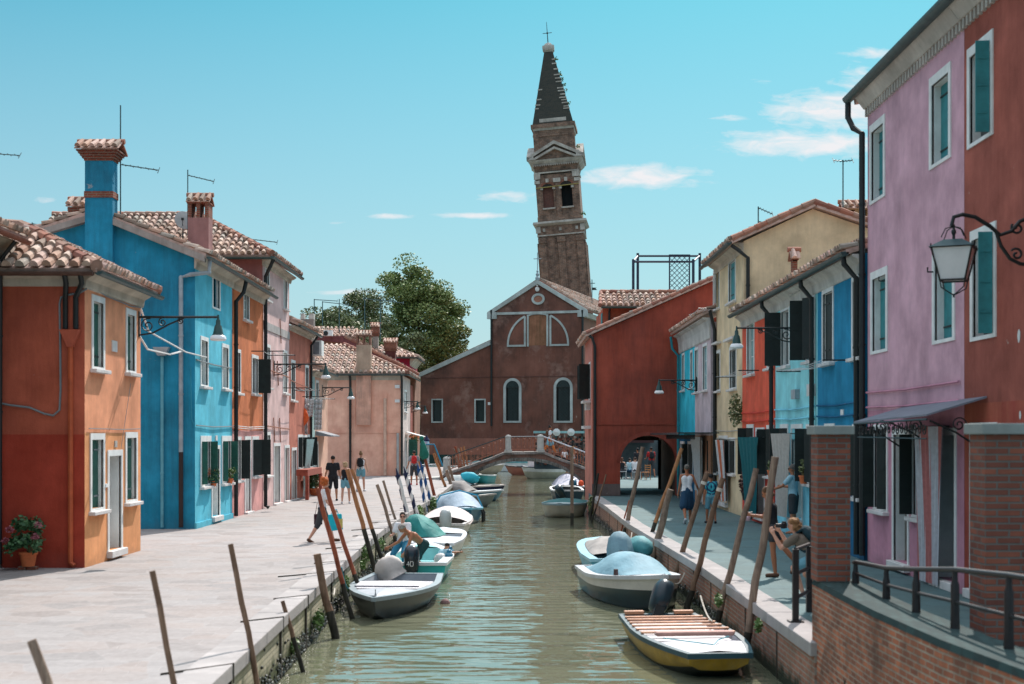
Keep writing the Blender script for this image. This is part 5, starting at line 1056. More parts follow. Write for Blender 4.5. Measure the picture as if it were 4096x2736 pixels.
pipe(Lh, [(6.6, 59.9, 6.7), (6.65, 59.8, 6.2), (6.9, 59.8, 5.9), (6.9, 59.8, .05)], .055, M('teal drainpipe', (.02, .25, .3)))
b = MB(); b.box((5.6, 48.5, 2.62), (7.0, 58.5, 2.66)); b.build('canopy_glass', M('dark canopy', (.03, .05, .06), .2), Lh)
cn = MB(); y = 48.9
while y < 58: cn.tube(spiral((6.2, y, 2.48), (0, 1, 0), .12, 1.4, 0), .012, 4); y += .34
cn.tube([(5.62, 48.5, 2.6), (5.62, 58.5, 2.6)], .02, 5); cn.build('canopy_scrollwork', black, Lh)
# beige three storey house
Mh = thing('house', (7.2, 44.6, 0), 'tall beige gabled house with narrow shuttered windows', 'house'); fM = FRr(7.2)
stM = stucco('beige stucco', (.72, .57, .36), (.5, .4, .27), .3, .3); ho = []
for r_ in [(2854, 2879, 1072, 1238), (2915, 2944, 1032, 1208)]: ho.append(win(Mh, fM, fM.rect(*r_), 'shut', teals if r_[0] > 2900 else dkshut, dp=.09, fw=.09))
for r_ in [(2857, 2882, 1402, 1565), (2919, 2947, 1384, 1556)]: ho.append(win(Mh, fM, fM.rect(*r_), 'shut', dkshut, dp=.09, fw=.09))
for r_ in [(2853, 2876, 1750, 1890)]: ho.append(win(Mh, fM, fM.rect(*r_), 'leaves', dkshut, leaf=.22, ang=(150, 80)))
ho.append(win(Mh, fM, fM.rect(2876, 2912, 1742, 2008), 'door', M('dark interior', (.03, .03, .03)))); ho.append(win(Mh, fM, fM.rect(2916, 2942, 1750, 1895), 'leaves', dkshut, leaf=.22, ang=(150, 80)))
wall(Mh, fM, 44.6, 50.6, 0, 8.6, stM, ho); gy = FC(44.6); zl = hz(952, 44.6); xa = hx(3251, 44.6); za = hz(836, 44.6)
wall(Mh, gy, 7.2, 13.5, 0, 8.6, stM, [], top=[(7.2, 8.6), (7.2, zl-.1), (xa, za), (12.4, 8.6)]); bx(Mh, 'core', stM, ((7.7, 45.2, 0), (13, 50.5, 8.4)))
tiles((6.78, 44.35, 8.62), (0, 1, 0), Vector((xa-6.78, 0, za+.12-8.62)), [(0, 0), (6.5, 0), (6.5, 2.85), (0, 2.85)], par=Mh, slab=.1); tiles((13.8, 44.35, 8.25), (0, 1, 0), Vector((xa-13.8, 0, za+.12-8.25)), [(0, 0), (6.5, 0), (6.5, 4.6), (0, 4.6)], par=Mh, slab=.1)
b = MB(); ridge(b, (6.8, 44.4, 8.7), (xa, 44.4, za+.2), .1, .4); ridge(b, (xa, 44.4, za+.2), (13.8, 44.4, 8.35), .1, .4); b.build('verge_tiles', MTR, Mh)
soffit(Mh, fM, 44.6, 50.8, 8.6, .32, .3); gutterline(Mh, (6.72, 44.4, 8.58), (6.72, 51.2, 8.58), .08); pipe(Mh, [(6.8, 44.5, 8.5), (7.0, 44.45, 8.35), (7.32, 44.5, 8.1), (7.32, 44.5, 6.4)], .06); pipe(Mh, [(6.95, 50.5, 7.0), (7.12, 50.5, 6.3), (7.12, 50.5, .1)], .06)
for r_ in [(2853, 2886, 1372, 1380), (2912, 2950, 1352, 1362)]: bx(Mh, 'hood', stone, (*fM.rect(*r_), -.01, .18), fr=fM)
chimney(Mh, hx(3374, 46.5), hx(3458, 46.5)+.2, 46.5, 47.2, 8.2, hz(818, 46.5), stucco('rough smoky stack', (.16, .13, .10), (.04, .035, .03), .6), stucco('yellow brown stack top', (.34, .2, .1)), flare=.0, caph=.42)
for z_ in (2.72, 2.45): cable(Mh, [(7.16, 44.7, z_), (7.16, 47.5, z_-.03), (7.16, 50.4, z_)], .016, stoneg)
b = MB(); leaves(b, (7.0, 44.9, hz(1640, 44.9)), (.22, .35, .55), 420, .1); o = b.build('climbing_plant', lfB, None, recalc=False); tag(o, 'dark bushy plant hanging high on the corner between the beige and the red houses', 'plant')
# red, light blue and deep blue row under one eave
zE = 6.28; fN = FRr(7.15)
def rowhouse(lab, ya, yb, up, lo, wins, lows, zs=2.45, pl=None):
    t = thing('house', (7.15, ya, 0), lab, 'house'); hu = []; hl = []
    for w in wins: hu.append(win(t, fN, fN.rect(*w[:4]), *w[4:5], **w[5]))
    for w in lows: hl.append(win(t, fN, fN.rect(*w[:4]), *w[4:5], **w[5]))
    wall(t, fN, ya, yb, zs, zE, up, hu); wall(t, fN, ya, yb, 0, zs, lo, hl, name='lower_wall'); bx(t, 'core', up, ((7.6, ya+.05, 0), (13, yb-.05, zE-.1)))
    soffit(t, fN, ya, yb, zE-.02, .3, .36, pl or stucco('white row cornice', (.55, .54, .50), (.3, .3, .26), .4, .3)); gutterline(t, (6.76, ya, zE+.02), (6.76, yb, zE+.02), .085)
    tiles((6.78, ya, zE+.05), (0, 1, 0), (1, 0, .3), [(0, 0), (yb-ya, 0), (yb-ya, 6), (0, 6)], par=t, slab=.1)
    return t
lv = dict(mat=dkshut, dp=.1, leaf=.27, ang=(148, 82))
N_ = rowhouse('vermilion red house with a teal door curtain, between the beige and the light blue houses', 38.9, 44.55, stucco('vermilion stucco', (.78, .12, .06), (.5, .08, .05), .45, .5), stucco('vermilion lower stucco', (.7, .07, .04), (.4, .04, .04), .4, .4),
    [(2988, 3019, 1277, 1498, 'grey', dict(mat=M('pale teal pane', (.22, .38, .38)), dp=.12)), (3069, 3092, 1240, 1472, 'grey', dict(mat=M('pale teal pane', (.2, .4, .4)), dp=.12))],
    [(2988, 3016, 1697, 1905, 'leaves', lv), (3024, 3060, 1710, 2060, 'door', dict(mat=M('dark interior', (.02, .02, .02)))), (3068, 3098, 1700, 1905, 'leaves', lv)], zs=2.75)
O_ = rowhouse('light blue house with a white curtain in its doorway', 33.5, 38.9, stucco('light blue stucco', (.30, .74, .80), (.16, .48, .55), .4, .35), stucco('light blue lower stucco', (.24, .66, .82), (.14, .44, .58), .4, .3),
    [(3124, 3160, 1226, 1466, 'leaves', dict(mat=dkshut, leaf=.42, ang=(None, 80))), (3224, 3262, 1176, 1444, 'leaves', dict(mat=dkshut, leaf=.38, ang=(150, 80)))],
    [(3122, 3154, 1696, 1915, 'leaves', lv), (3166, 3212, 1696, 2075, 'door', dict(mat=M('shaded hall', (.10, .10, .10)), deep=.5)), (3226, 3258, 1696, 1935, 'leaves', lv)])
P_h = rowhouse('deep blue house between the light blue and the purple houses', 29.05, 33.5, stucco('deep blue stucco', (.012, .24, .42), (.012, .14, .26), .4, .35), stucco('deep blue lower stucco', (.014, .22, .45), (.012, .14, .28), .4, .3),
    [(3290, 3336, 1150, 1452, 'shut', dict(mat=dkshut, dp=.07)), (3409, 3452, 1100, 1430, 'shut', dict(mat=dkshut, dp=.07))],
    [(3300, 3340, 1694, 1960, 'leaves', lv), (3412, 3450, 1696, 1990, 'leaves', lv)])
for t, yv in ((N_, 39.0), (O_, 33.7), (P_h, 29.3)): pipe(t, [(6.78, yv, zE-.04), (6.8, yv, zE-.2), (7.05, yv, zE-.5), (7.05, yv, .1)], .06)
for (t, y0, y1, c) in ((N_, 39.1, 44.4, MATS['vermilion lower stucco']), (O_, 33.7, 38.8, MATS['light blue lower stucco']), (P_h, 29.3, 33.4, MATS['deep blue lower stucco'])):
    for z_ in (3.25, 3.0): cable(t, [(7.11, y0, z_), (7.1, (y0+y1)/2, z_-.04), (7.11, y1, z_)], .022, c)
bx(O_, 'meter_box', zinc, (*fN.rect(3182, 3199, 1558, 1596), 0, .12), fr=fN); bx(O_, 'meter_box', stone, (*fN.rect(3246, 3263, 1536, 1584), 0, .12), fr=fN); bx(O_, 'vent', stoneg, (*fN.rect(3175, 3216, 1160, 1174), 0, .12), fr=fN); bx(P_h, 'number_plate', white, (*fN.rect(3365, 3376, 1638, 1663), 0, .02), fr=fN)
chimney(N_, hx(3170, 40.2), hx(3190, 40.2), 40.2, 40.45, 6.6, hz(1016, 40.2), MATS['red chimney brick'], flare=.02, caph=.2)
# purple house
Q_ = thing('house', (7.2, 22.75, 0), 'mauve pink house with white window frames, three storeys, under a toothed cornice', 'house'); fQ = FRr(7.2)
stQ = stucco('mauve stucco', (.60, .36, .43), (.48, .27, .33), .3, .25); stQ2 = stucco('mauve lower stucco', (.55, .26, .34), (.42, .18, .24), .3, .3); hu = []
for r_ in [(3481, 3542, 480, 803), (3720, 3806, 280, 655), (3485, 3552, 1077, 1412), (3732, 3822, 1000, 1370)]: hu.append(win(Q_, fQ, fQ.rect(*r_), 'shut', teals, dp=.17, fw=.12, sill=False))
hl = [win(Q_, fQ, fQ.rect(3495, 3553, 1697, 2042), 'leaves', dkshut, leaf=.22, ang=(150, 84)), win(Q_, fQ, fQ.rect(3571, 3638, 1714, 2250), 'door', M('grey brown curtain door', (.16, .15, .13)), deep=.2), win(Q_, fQ, fQ.rect(3648, 3728, 1712, 2074), 'leaves', dkshut, leaf=.22, ang=(150, 84)), win(Q_, fQ, fQ.rect(3742, 3828, 1712, 2320), 'door', M('dark hallway', (.035, .033, .03)), deep=.4)]
wall(Q_, fQ, 22.75, 28.95, 3.05, 9.4, stQ, hu); wall(Q_, fQ, 22.75, 28.95, 0, 3.05, stQ2, hl, name='lower_wall'); bx(Q_, 'core', stQ, ((7.8, 22.8, 0), (14, 28.9, 9.3))); wall(Q_, Fr((0, 28.96), (1, 0), (0, 1)), 7.2, 14, 0, 9.4, stQ)
pipe(Q_, [(6.88, 29.3, 9.4), (6.88, 29.3, 9.1), (6.95, 29.15, 8.85), (7.1, 29.02, 8.7), (7.1, 29.02, .1)], .062)
for z_ in (3.42, 3.12): cable(Q_, [(7.16, 22.9, z_), (7.15, 26, z_-.03), (7.16, 28.9, z_)], .02, stQ2)
for (yy, zz) in [(27.6, 5.55), (24.35, 5.35), (27.6, 1.5)]: cable(Q_, [(7.2, yy, zz), (7.08, yy, zz), (7.08, yy, zz+.08)], .015, black, 'shutter_hook')
cn = MB(); cn.quad((7.18, 21.35, 3.08), (7.18, 25.6, 3.0), (6.25, 25.9, 2.72), (6.25, 21.5, 2.98)) if False else cn.prism([(7.18, 21.6, 3.12), (7.18, 26.2, 3.05), (6.35, 26.6, 2.78), (6.35, 21.9, 2.85)], (0, 0, .03)); can = cn.build('canopy_roof', M('slate grey canopy', (.16, .17, .21), .6), Q_)
cn = MB(); y = 22.2
while y < 26.4: cn.tube(spiral((6.4, y, 2.66), (0, 1, 0), .11, 1.5, rd.uniform(0, 3), rd.choice((1, -1))), .011, 4); y += .26
cn.tube([(6.36, 21.9, 2.8), (6.36, 26.6, 2.77)], .018, 5); cn.tube([(6.38, 22, 2.5), (6.38, 26.4, 2.52)], .012, 5)
for y in (21.9, 24.3, 26.5): cn.tube([(6.4, y, 2.78), (6.8, y, 2.6), (7.18, y, 2.35)], .016, 5); cn.tube(spiral((6.85, y, 2.72), (1, 0, 0), .12, 1.6, 0), .012, 4)
cn.build('canopy_scrollwork', black, Q_)
def dent(t, y0, y1, ze_, X=7.2):
    b = MB(); wc = stucco('white toothed cornice', (.52, .49, .44), (.3, .28, .24), .4, .3); y = y0
    b.hexa([(X, y0, ze_-.26), (X, y1, ze_-.26), (X-.08, y1, ze_-.26), (X-.08, y0, ze_-.26), (X, y0, ze_-.02), (X, y1, ze_-.02), (X-.26, y1, ze_-.02), (X-.26, y0, ze_-.02)]); b.build('cornice', wc, t)
    while y < y1-.1: bx(t, 'dentil', wc, ((X-.06, y, ze_-.42), (X+.01, y+.085, ze_-.255))); y += .185
dent(Q_, 22.76, 28.98, 9.45); gutterline(Q_, (6.88, 22.8, 9.5), (6.88, 29.35, 9.5), .11)
tiles((6.99, 22.76, 9.43), (0, 1, 0), (1, 0, .16), [(0, 0), (6.5, 0), (6.5, 6), (0, 6)], par=Q_, slab=.1)
# dark red house at the right edge
Rh = thing('house', (7.2, 16, 0), 'dark red house at the right edge with white framed turquoise windows', 'house')
stR = stucco('brick red stucco', (.37, .085, .06), (.24, .065, .05), .5, .4); stR2 = stucco('brick red lower stucco', (.33, .06, .04), (.46, .16, .09), .4, .3)
hu = [win(Rh, fQ, fQ.rect(3872, 3975, 157, 568), 'leaves', teals, dp=.16, fw=.12, sill=False, leaf=.2, ang=(97, None)), win(Rh, fQ, fQ.rect(3884, 3987, 905, 1357), 'leaves', teals, dp=.16, fw=.12, sill=False, leaf=.2, ang=(97, None))]
hl = [win(Rh, fQ, fQ.rect(3882, 3990, 1690, 2370), 'door', M('dark teal door', (.03, .07, .08)), deep=.2)]
wall(Rh, fQ, 15, 22.74, 3.05, 9.4, stR, hu); wall(Rh, fQ, 15, 22.74, 0, 3.05, stR2, hl, name='lower_wall'); bx(Rh, 'core', stR, ((7.8, 15, 0), (14, 22.7, 9.3))); dent(Rh, 15, 22.75, 9.45)
tiles((6.99, 15, 9.43), (0, 1, 0), (1, 0, .16), [(0, 0), (7.7, 0), (7.7, 6), (0, 6)], par=Rh, slab=.1); gutterline(Rh, (6.88, 15, 9.5), (6.88, 22.8, 9.5), .11)
b = MB(); b.cur = 0
for (x, y, rr, rz_) in ((4077, 1343, .06, .11), (4082, 1660, .035, .07)):
    u = fQ.u(x); z = hz(y, u); b.add([fQ.P(u+rr*math.cos(a)*rd.uniform(.8, 1.1), z+rz_*math.sin(a)*rd.uniform(.8, 1.1), .006) for a in [k*.524 for k in range(12)]], [tuple(range(12))])
b.build('bare_plaster_patch', white, Rh)
# ------------------------------------------------------------------ lamps on the right
bracket_lamp((7.05, 54.9, hz(1521, 54.9)), 1.45, -1, 'bell street lamp in front of the dark red gable wall', sc=1.25)
bracket_lamp((7.1, 36.1, hz(1312, 36.1)), 1.45, -1, 'bell street lamp on the light blue house, before the vermilion one', sc=1.15)
def lantern():
    Y = 19.6; x, zt = hx(3815, Y), hz(925, Y); t = thing('street_lantern', (7.2, Y, zt), 'square iron lantern with white glass hanging from a curled bracket', 'lantern')
    m = Y/F; b = MB()
    pts = [(3806, 905), (3815, 868), (3850, 858), (3900, 868), (3960, 905), (4000, 940), (4045, 925), (4080, 885), (4120, 870)]
    b.tube([(hx(px, Y), Y, hz(py, Y)) for px, py in pts], .028, 8); b.tube([(hx(px, Y), Y, hz(py, Y)) for px, py in [(3985, 930), (4005, 985), (4040, 1035), (4080, 1055), (4120, 1060)]], .026, 8)
    b.tube(spiral((hx(4070, Y), Y, hz(912, Y)), (1, 0, 0), .09, 1.2, 2.5), .017, 6); b.tube(spiral((hx(4066, Y), Y, hz(1018, Y)), (1, 0, 0), .09, 1.2, 2.5, -1), .017, 6)
    b.tube([(x, Y, hz(898, Y)), (x, Y, hz(930, Y))], .018, 6); b.box((7.12, Y-.05, hz(1080, Y)), (7.2, Y+.05, hz(850, Y))); b.tube([(hx(4110, Y), Y, hz(1060, Y)), (7.14, Y, hz(1060, Y))], .02, 6); b.tube([(hx(4110, Y), Y, hz(870, Y)), (7.14, Y, hz(868, Y))], .02, 6)
    b.build('bracket', black, t)
    z1, z0 = hz(992, Y), hz(1122, Y); r1, r0 = .27, .165; rot = Matrix.Rotation(math.radians(-24), 3, 'Z')
    def c4(r, z): return [Vector((x, Y, z)) + rot @ Vector((sx*r, sy*r, 0)) for sx, sy in ((-1, -1), (1, -1), (1, 1), (-1, 1))]
    fr_ = MB(); A1, A0 = c4(r1, z1), c4(r0, z0)
    for i in range(4): fr_.tube([A0[i], A1[i]], .013, 5); fr_.tube([A1[i], A1[(i+1) % 4]], .015, 5); fr_.tube([A0[i], A0[(i+1) % 4]], .013, 5); fr_.tube([A1[i]+V(0, 0, -.02), A1[i]+V(0, 0, .05)], [.02, .006], 5)
    for i in range(4):
        d = (A0[i]-Vector((x, Y, z0))); fr_.tube([A0[i], Vector((x, Y, z0-.1))+d*.9, Vector((x, Y, z0-.17))+d*.3, (x, Y, z0-.2)], .009, 5)
        fr_.tube([Vector((x, Y, z1+.14))+d*.9, Vector((x, Y, z1+.26))+d*.6, (x, Y, z1+.3)], .008, 5)
    fr_.tube([(x, Y, z1+.1), (x, Y, hz(925, Y)+.01)], .02, 6); fr_.ell((x, Y, z1+.22), (.035, .035, .05), 8, 6); fr_.ell((x, Y, z0-.21), (.015, .015, .03), 6, 4); fr_.build('frame', black, t)
    B0, B1 = c4(r1+.03, z1), c4(.12, z1+.11); h = MB(); h.hexa([*B0, *B1]); h.build('hood', M('dark green copper hood', (.01, .05, .06), .45), t)
    g = MB(); g.hexa([*c4(r0-.012, z0+.01), *c4(r1-.014, z1-.01)]); g.build('glass', lampglass, t)
lantern()
# ------------------------------------------------------------------ arched bridge
def bridge():
    t = thing('bridge', (.5, 82, 0), 'humped brick and stone footbridge with iron railings', 'bridge')
    Y0, Y1 = 82.0, 85.0; br = brickmat('bridge brick', (.26, .11, .08), (.17, .085, .065), (.2, .16, .13), 'xz', .26, .08, stain=(.03, .03, .022), amt=.8)
    top = [(-4.4, .10), (-3.9, .42), (-2.6, .82), (-1.3, 1.28), (-.55, 1.60), (1.75, 1.62), (2.6, 1.25), (4.35, .62), (5.6, .1)]
    ac, rx = .55, 3.75
    def bot(x):
        q = (x-ac)/rx
        return -1.5 if abs(q) >= 1 else 1.08 - 2.0*(1-math.sqrt(1-q*q*.96))/(1-math.sqrt(.04))*1.0
    def tp(x):
        for (a, za), (c, zc) in zip(top, top[1:]):
            if a <= x <= c: return za+(zc-za)*(x-a)/(c-a)
        return .1
    xs = [-4.3+.14*i for i in range(62)]; xs = [x for x in xs if x <= 4.4]
    b = MB(); rg = MB(); dk = MB()
    for a, c in zip(xs, xs[1:]):
        for Y, d in ((Y0, .35), (Y1-.35, .35)):
            b.hexa([(a, Y, bot(a)+.15 if bot(a) > -1.4 else -1.5), (c, Y, bot(c)+.15 if bot(c) > -1.4 else -1.5), (c, Y+d, bot(c)+.15 if bot(c) > -1.4 else -1.5), (a, Y+d, bot(a)+.15 if bot(a) > -1.4 else -1.5), (a, Y, tp(a)-.13), (c, Y, tp(c)-.13), (c, Y+d, tp(c)-.13), (a, Y+d, tp(a)-.13)])
        if bot(a) > -1.4 and bot(c) > -1.4: rg.hexa([(a, Y0-.04, bot(a)), (c, Y0-.04, bot(c)), (c, Y1+.04, bot(c)), (a, Y1+.04, bot(a)), (a, Y0-.04, bot(a)+.2), (c, Y0-.04, bot(c)+.2), (c, Y1+.04, bot(c)+.2), (a, Y1+.04, bot(a)+.2)])
        dk.hexa([(a, Y0-.06, tp(a)-.14), (c, Y0-.06, tp(c)-.14), (c, Y1+.06, tp(c)-.14), (a, Y1+.06, tp(a)-.14), (a, Y0-.06, tp(a)), (c, Y0-.06, tp(c)), (c, Y1+.06, tp(c)), (a, Y1+.06, tp(a))])
    b.build('spandrel_wall', br, t); rg.build('arch_ring', stucco('mossy voussoir stone', (.22, .21, .19), (.025, .025, .02), .95, .8, sc=2), t); dk.build('deck', stucco('bridge kerb stone', (.30, .27, .25), (.06, .05, .045), .8, .6, sc=2), t)
    b = MB()
    for x in (-4.45, ): b.hexa([(-6.2, Y0, 0), (-4.3, Y0, 0), (-4.3, Y1, 0), (-6.2, Y1, 0), (-6.2, Y0, .03), (-4.3, Y0, .14), (-4.3, Y1, .14), (-6.2, Y1, .03)])
    b.build('approach_ramp', stoneg, t)
    for y in (Y0+.08, Y1-.08):
        for x0, r_, zh in ((hx(2033, Y0), .17, .98), (hx(2163, Y0), .17, .98), (hx(1783, Y0), .15, .92)):
            b = MB(); z = tp(x0)-.05; b.box((x0-r_-.05, y-r_-.05, z), (x0+r_+.05, y+r_+.05, z+.18)); b.box((x0-r_, y-r_, z+.18), (x0+r_, y+r_, z+zh-.12)); b.lathe((x0, y, z+zh-.12), [(r_*1.5, 0), (r_*1.5, .08), (r_*.9, .16), (.02, .18)], 4, ang=math.pi/4); b.build('stone_post', stucco('pale bridge post', (.50, .49, .46), (.16, .15, .13), .5, .5), t, bevel=.02)
    iron = M('rust brown iron', (.26, .09, .05), .6, .3)
    def rail(x0, x1, y, nm, m_top):
        b = MB(); n = int(abs(x1-x0)/.16)
        P = lambda x, h: (x, y, tp(x)+h)
        b.tube([P(x0, .12), P(x1, .12)], .018, 5); 
        for i in range(n+1):
            x = x0+(x1-x0)*i/n; b.tube([P(x, .1 if i % 4 else 0), P(x, .86)], .019 if i % 4 else .028, 4)
            if i % 2 == 0 and i < n: c = P(x+.08, .30); b.tube(spiral(c, (1, 0, 0), .075, 1.1, 1.6), .014, 4); c = P(x+.08, .70); b.tube(spiral(c, (1, 0, 0), .075, 1.1, -1.6, -1), .014, 4)
        r_ = b.build('railing', iron, t); q = MB(); q.tube([P(x0, .88), P(x1, .88)], .03, 6); q.build('handrail', m_top, r_)
    for y in (Y0+.06, Y1-.06):
        rail(-3.85, hx(2019, Y0)+.0, y, 'l', black); rail(hx(2045, Y0), hx(2152, Y0), y, 'm', M('grey rail', (.3, .3, .3), .5)); rail(hx(2175, Y0), 4.3, y, 'r', M('white painted rail', (.7, .7, .75), .5))
bridge()
# ------------------------------------------------------------------ market stall, parasols, cafe behind the passage
S_ = thing('market_stall', (3.5, 108, 0), 'souvenir stall packed with dark hats and bags below the church wall', 'market stall'); Y = 108.0
bx(S_, 'table', M('dark goods table', (.03, .05, .06)), ((1.6, Y, 0), (6.0, Y+1.5, 1.0))); b = MB(); b.box((1.5, Y-.3, hz(1733, Y)), (6.0, Y+2, hz(1724, Y))); b.build('awning', M('pale teal awning', (.22, .42, .44)), S_)
b = MB(); 
for x in (1.55, 5.9): b.box((x, Y+1.4, 0), (x+.06, Y+1.46, hz(1726, Y)))
b.build('post', black, S_)
gm = tilemat('stall goods', [(.02,.02,.025),(.05,.02,.02),(.01,.04,.05),(.10,.09,.09),(.03,.03,.04),(.22,.05,.04),(.03,.12,.14),(.02,.015,.02),(.3,.28,.26),(.015,.02,.03)])
b = MB()
for i in range(330): b.cur = rd.random(); b.ell((rd.uniform(1.6, 6.0), Y+rd.uniform(-.3, .3), rd.uniform(.35, hz(1742, Y))), (rd.uniform(.06, .14), .07, rd.uniform(.06, .15)), 6, 4)
b.build('hanging_goods', gm, S_)['kind'] = 'stuff'
for px, lab in ((2226, 'left of two small white parasols over the stall'), (2284, 'right of two small white parasols over the stall')):
    x = hx(px, 107); z = hz(1729, 107); p = thing('parasol', (x, 107, z), lab, 'parasol', 'white parasols over the stall'); b = MB(); n = 10
    rim = [(.29*math.cos(2*math.pi*k/n), -.05, .29*math.sin(2*math.pi*k/n)) for k in range(n)]; b.add([(0, -.16, 0)] + rim + [(0, -.12, 0)], [(0, 1+k, 1+(k+1) % n) for k in range(n)] + [(n+1, 1+(k+1) % n, 1+k) for k in range(n)]); b.build('canopy', M('white lace', (.62, .66, .66), .8, .15, 12), p, local=True)
    b = MB(); b.tube([(0, -.12, 0), (0, .6, -.25)], .012, 5); b.build('handle', black, p, local=True)
Cf = thing('cafe_building', (9, 91, 0), 'shaded pale grey and blue cafe front seen through the archway', 'building'); Y = 91
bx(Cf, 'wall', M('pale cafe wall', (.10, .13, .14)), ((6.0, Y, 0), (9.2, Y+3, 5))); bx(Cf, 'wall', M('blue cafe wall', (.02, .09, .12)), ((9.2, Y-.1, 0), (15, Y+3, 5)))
for i in range(5): bx(Cf, 'door', M('dark cafe door', (.02, .03, .04)) if i % 2 else M('rust door', (.3, .1, .05)), ((9.4+i*.62, Y-.14, 0), (9.75+i*.62, Y-.101, 2.2)))
bx(Cf, 'awning', M('dark red cafe awning', (.05, .02, .02)), ((5.5, Y-2.6, 2.1), (8.7, Y-.01, 2.45)))
def chair(x, y, rz, c, lab):
    t = thing('cafe_chair', (x, y, 0), lab, 'chair', 'cafe chairs beyond the archway', rz); b = MB(); b.box((-.21, -.2, .43), (.21, .2, .46)); b.build('seat', c, t, local=True)
    b = MB(); [b.box((-.2, .18, z), (.2, .2, z+.05)) for z in (.58, .7, .82)]; b.build('backrest', c, t, local=True)
    for sx, sy, h in ((-.2, -.19, .44), (.18, -.19, .44), (-.2, .18, .9), (.18, .18, .9)): q = MB(); q.box((sx, sy, 0), (sx+.025, sy+.025, h)); q.build('leg', c, t, local=True)
cw = M('white chair paint', (.6, .62, .62)); cwd = M('honey wood', (.45, .18, .06))
for x, y, rz, c, lab in [(5.85, 83.5, .3, cw, 'white cafe chair furthest left through the archway'), (6.35, 83, -.2, cw, 'white cafe chair with a sitter in black'), (7.05, 82, .2, cw, 'white cafe chair under the sitter in white'), (7.55, 81.5, -2.6, cwd, 'honey coloured wooden chair beyond the archway'), (9.1, 84, 2.9, M('teal chair', (.1, .3, .35)), 'bluish metal chair right of the man in red')]: chair(x, y, rz, c, lab)
tb = thing('cafe_table', (6.7, 84.4, 0), 'small dark cafe table between the seated guests', 'table'); b = MB(); b.lathe((0, 0, .72), [(.4, 0), (.4, .03)], 16); b.build('table_top', black, tb, local=True); b = MB(); b.lathe((0, 0, 0), [(.22, 0), (.2, .03), (.03, .06), (.03, .72)], 10); b.build('pedestal', black, tb, local=True)
# ------------------------------------------------------------------ near brick wall, pillars, railings
bk = brickmat('orange handmade brick', (.60, .20, .10), (.26, .095, .06), (.44, .36, .28), 'sum', .22, .066, stain=(.10, .06, .045), amt=.75, mort=.011, bmp=1.0); bkp = brickmat('pillar brick', (.30, .10, .062), (.16, .06, .045), (.16, .15, .135), 'sum', .235, .0675, mort=.010, bmp=1.0)
Wn = thing('brick_wall', (3.7, 17, 0), 'curving orange brick parapet wall in the right foreground', 'wall')
line = [(3.71, 17.7), (3.71, 17.3), (3.68, 16.2), (3.66, 14.5), (3.69, 13.4), (3.72, 12.4), (3.87, 10.8), (4.15, 9), (4.6, 7)]
b = MB(); bt = MB()
for (x0, y0), (x1, y1) in zip(line, line[1:]):
    b.hexa([(x0, y0, -1.8), (x1, y1, -1.8), (x1+.5, y1, -1.8), (x0+.5, y0, -1.8), (x0, y0, .70), (x1, y1, .70), (x1+.5, y1, .70), (x0+.5, y0, .70)])
    bt.hexa([(x0-.006, y0, .70), (x1-.006, y1, .70), (x1+.52, y1, .70), (x0+.52, y0, .70), (x0+.012, y0, .765), (x1+.012, y1, .765), (x1+.52, y1, .765), (x0+.52, y0, .765)])
b.build('brickwork', bk, Wn); bt.build('cap', brickmat('grey green wall cap', (.035, .07, .068), (.02, .042, .042), (.03, .05, .048), 'xy', .1, .24, bmp=.4), Wn)
for (x, y, w, z0, lab) in [(3.69, 17.3, .40, .77, 'free standing brick pillar with stone cap at the end of the parapet wall'), (4.62, 13.95, .50, 0, 'wide brick pillar with stone cap at the right edge')]:
    p = thing('brick_pillar', (x, y, z0), lab, 'pillar'); bx(p, 'shaft', bkp, ((x, y, z0), (x+w, y+w*.95, 2.56))); bx(p, 'capstone', stucco('pillar cap stone', (.24, .27, .26), (.2, .2, .18)), ((x-.045, y-.045, 2.561), (x+w+.045, y+w+.03, 2.67)), bevel=.01)
ri_ = M('worn black iron', (.018, .014, .014), .45, .3, 12)
rl = thing('iron_railing', (4.1, 14, .765), 'black iron railing rising along the top of the parapet wall', 'railing')
pp = [(4.13, 17.2, 1.02), (4.07, 15.55, 1.10), (4.06, 14.36, 1.2), (4.08, 13.16, 1.31), (4.14, 11.9, 1.38), (4.3, 10.4, 1.42)]
for (x, y, z) in pp[:-1]: b = MB(); b.tube([(x, y, .76), (x, y, .9), (x, y, z-.14), (x, y, z-.1), (x, y, z)], [.045, .04, .04, .028, .026], 10); b.smooth = True; b.build('post', ri_, rl)
b = MB(); b.smooth = True; b.tube(pp, .025, 10); b.tube([pp[0], (4.2, 17.6, .98)], .025, 10); b.build('top_rail', ri_, rl)
for f_ in (.45,): b = MB(); b.tube([(x, y, .77+(z-.77)*f_) for x, y, z in pp], .018, 8); b.build('middle_rail', ri_, rl)
r2 = thing('iron_railing', (3.84, 19.4, 0), 'short three bar iron railing at the end of the right quay', 'railing')
b = MB(); b.box((3.80, 19.36, 0), (3.88, 19.44, 1.0)); b.box((3.74, 19.3, .012), (3.94, 19.5, .03)); b.build('post', ri_, r2); b = MB(); b.box((4.22, 20.5, 0), (4.3, 20.58, .95)); b.build('post', ri_, r2)
for z in (1.0, .66, .33): b = MB(); b.tube([(3.84, 19.4, z), (4.26, 20.54, z-.02)], .028, 8); b.build('rail', ri_, r2)
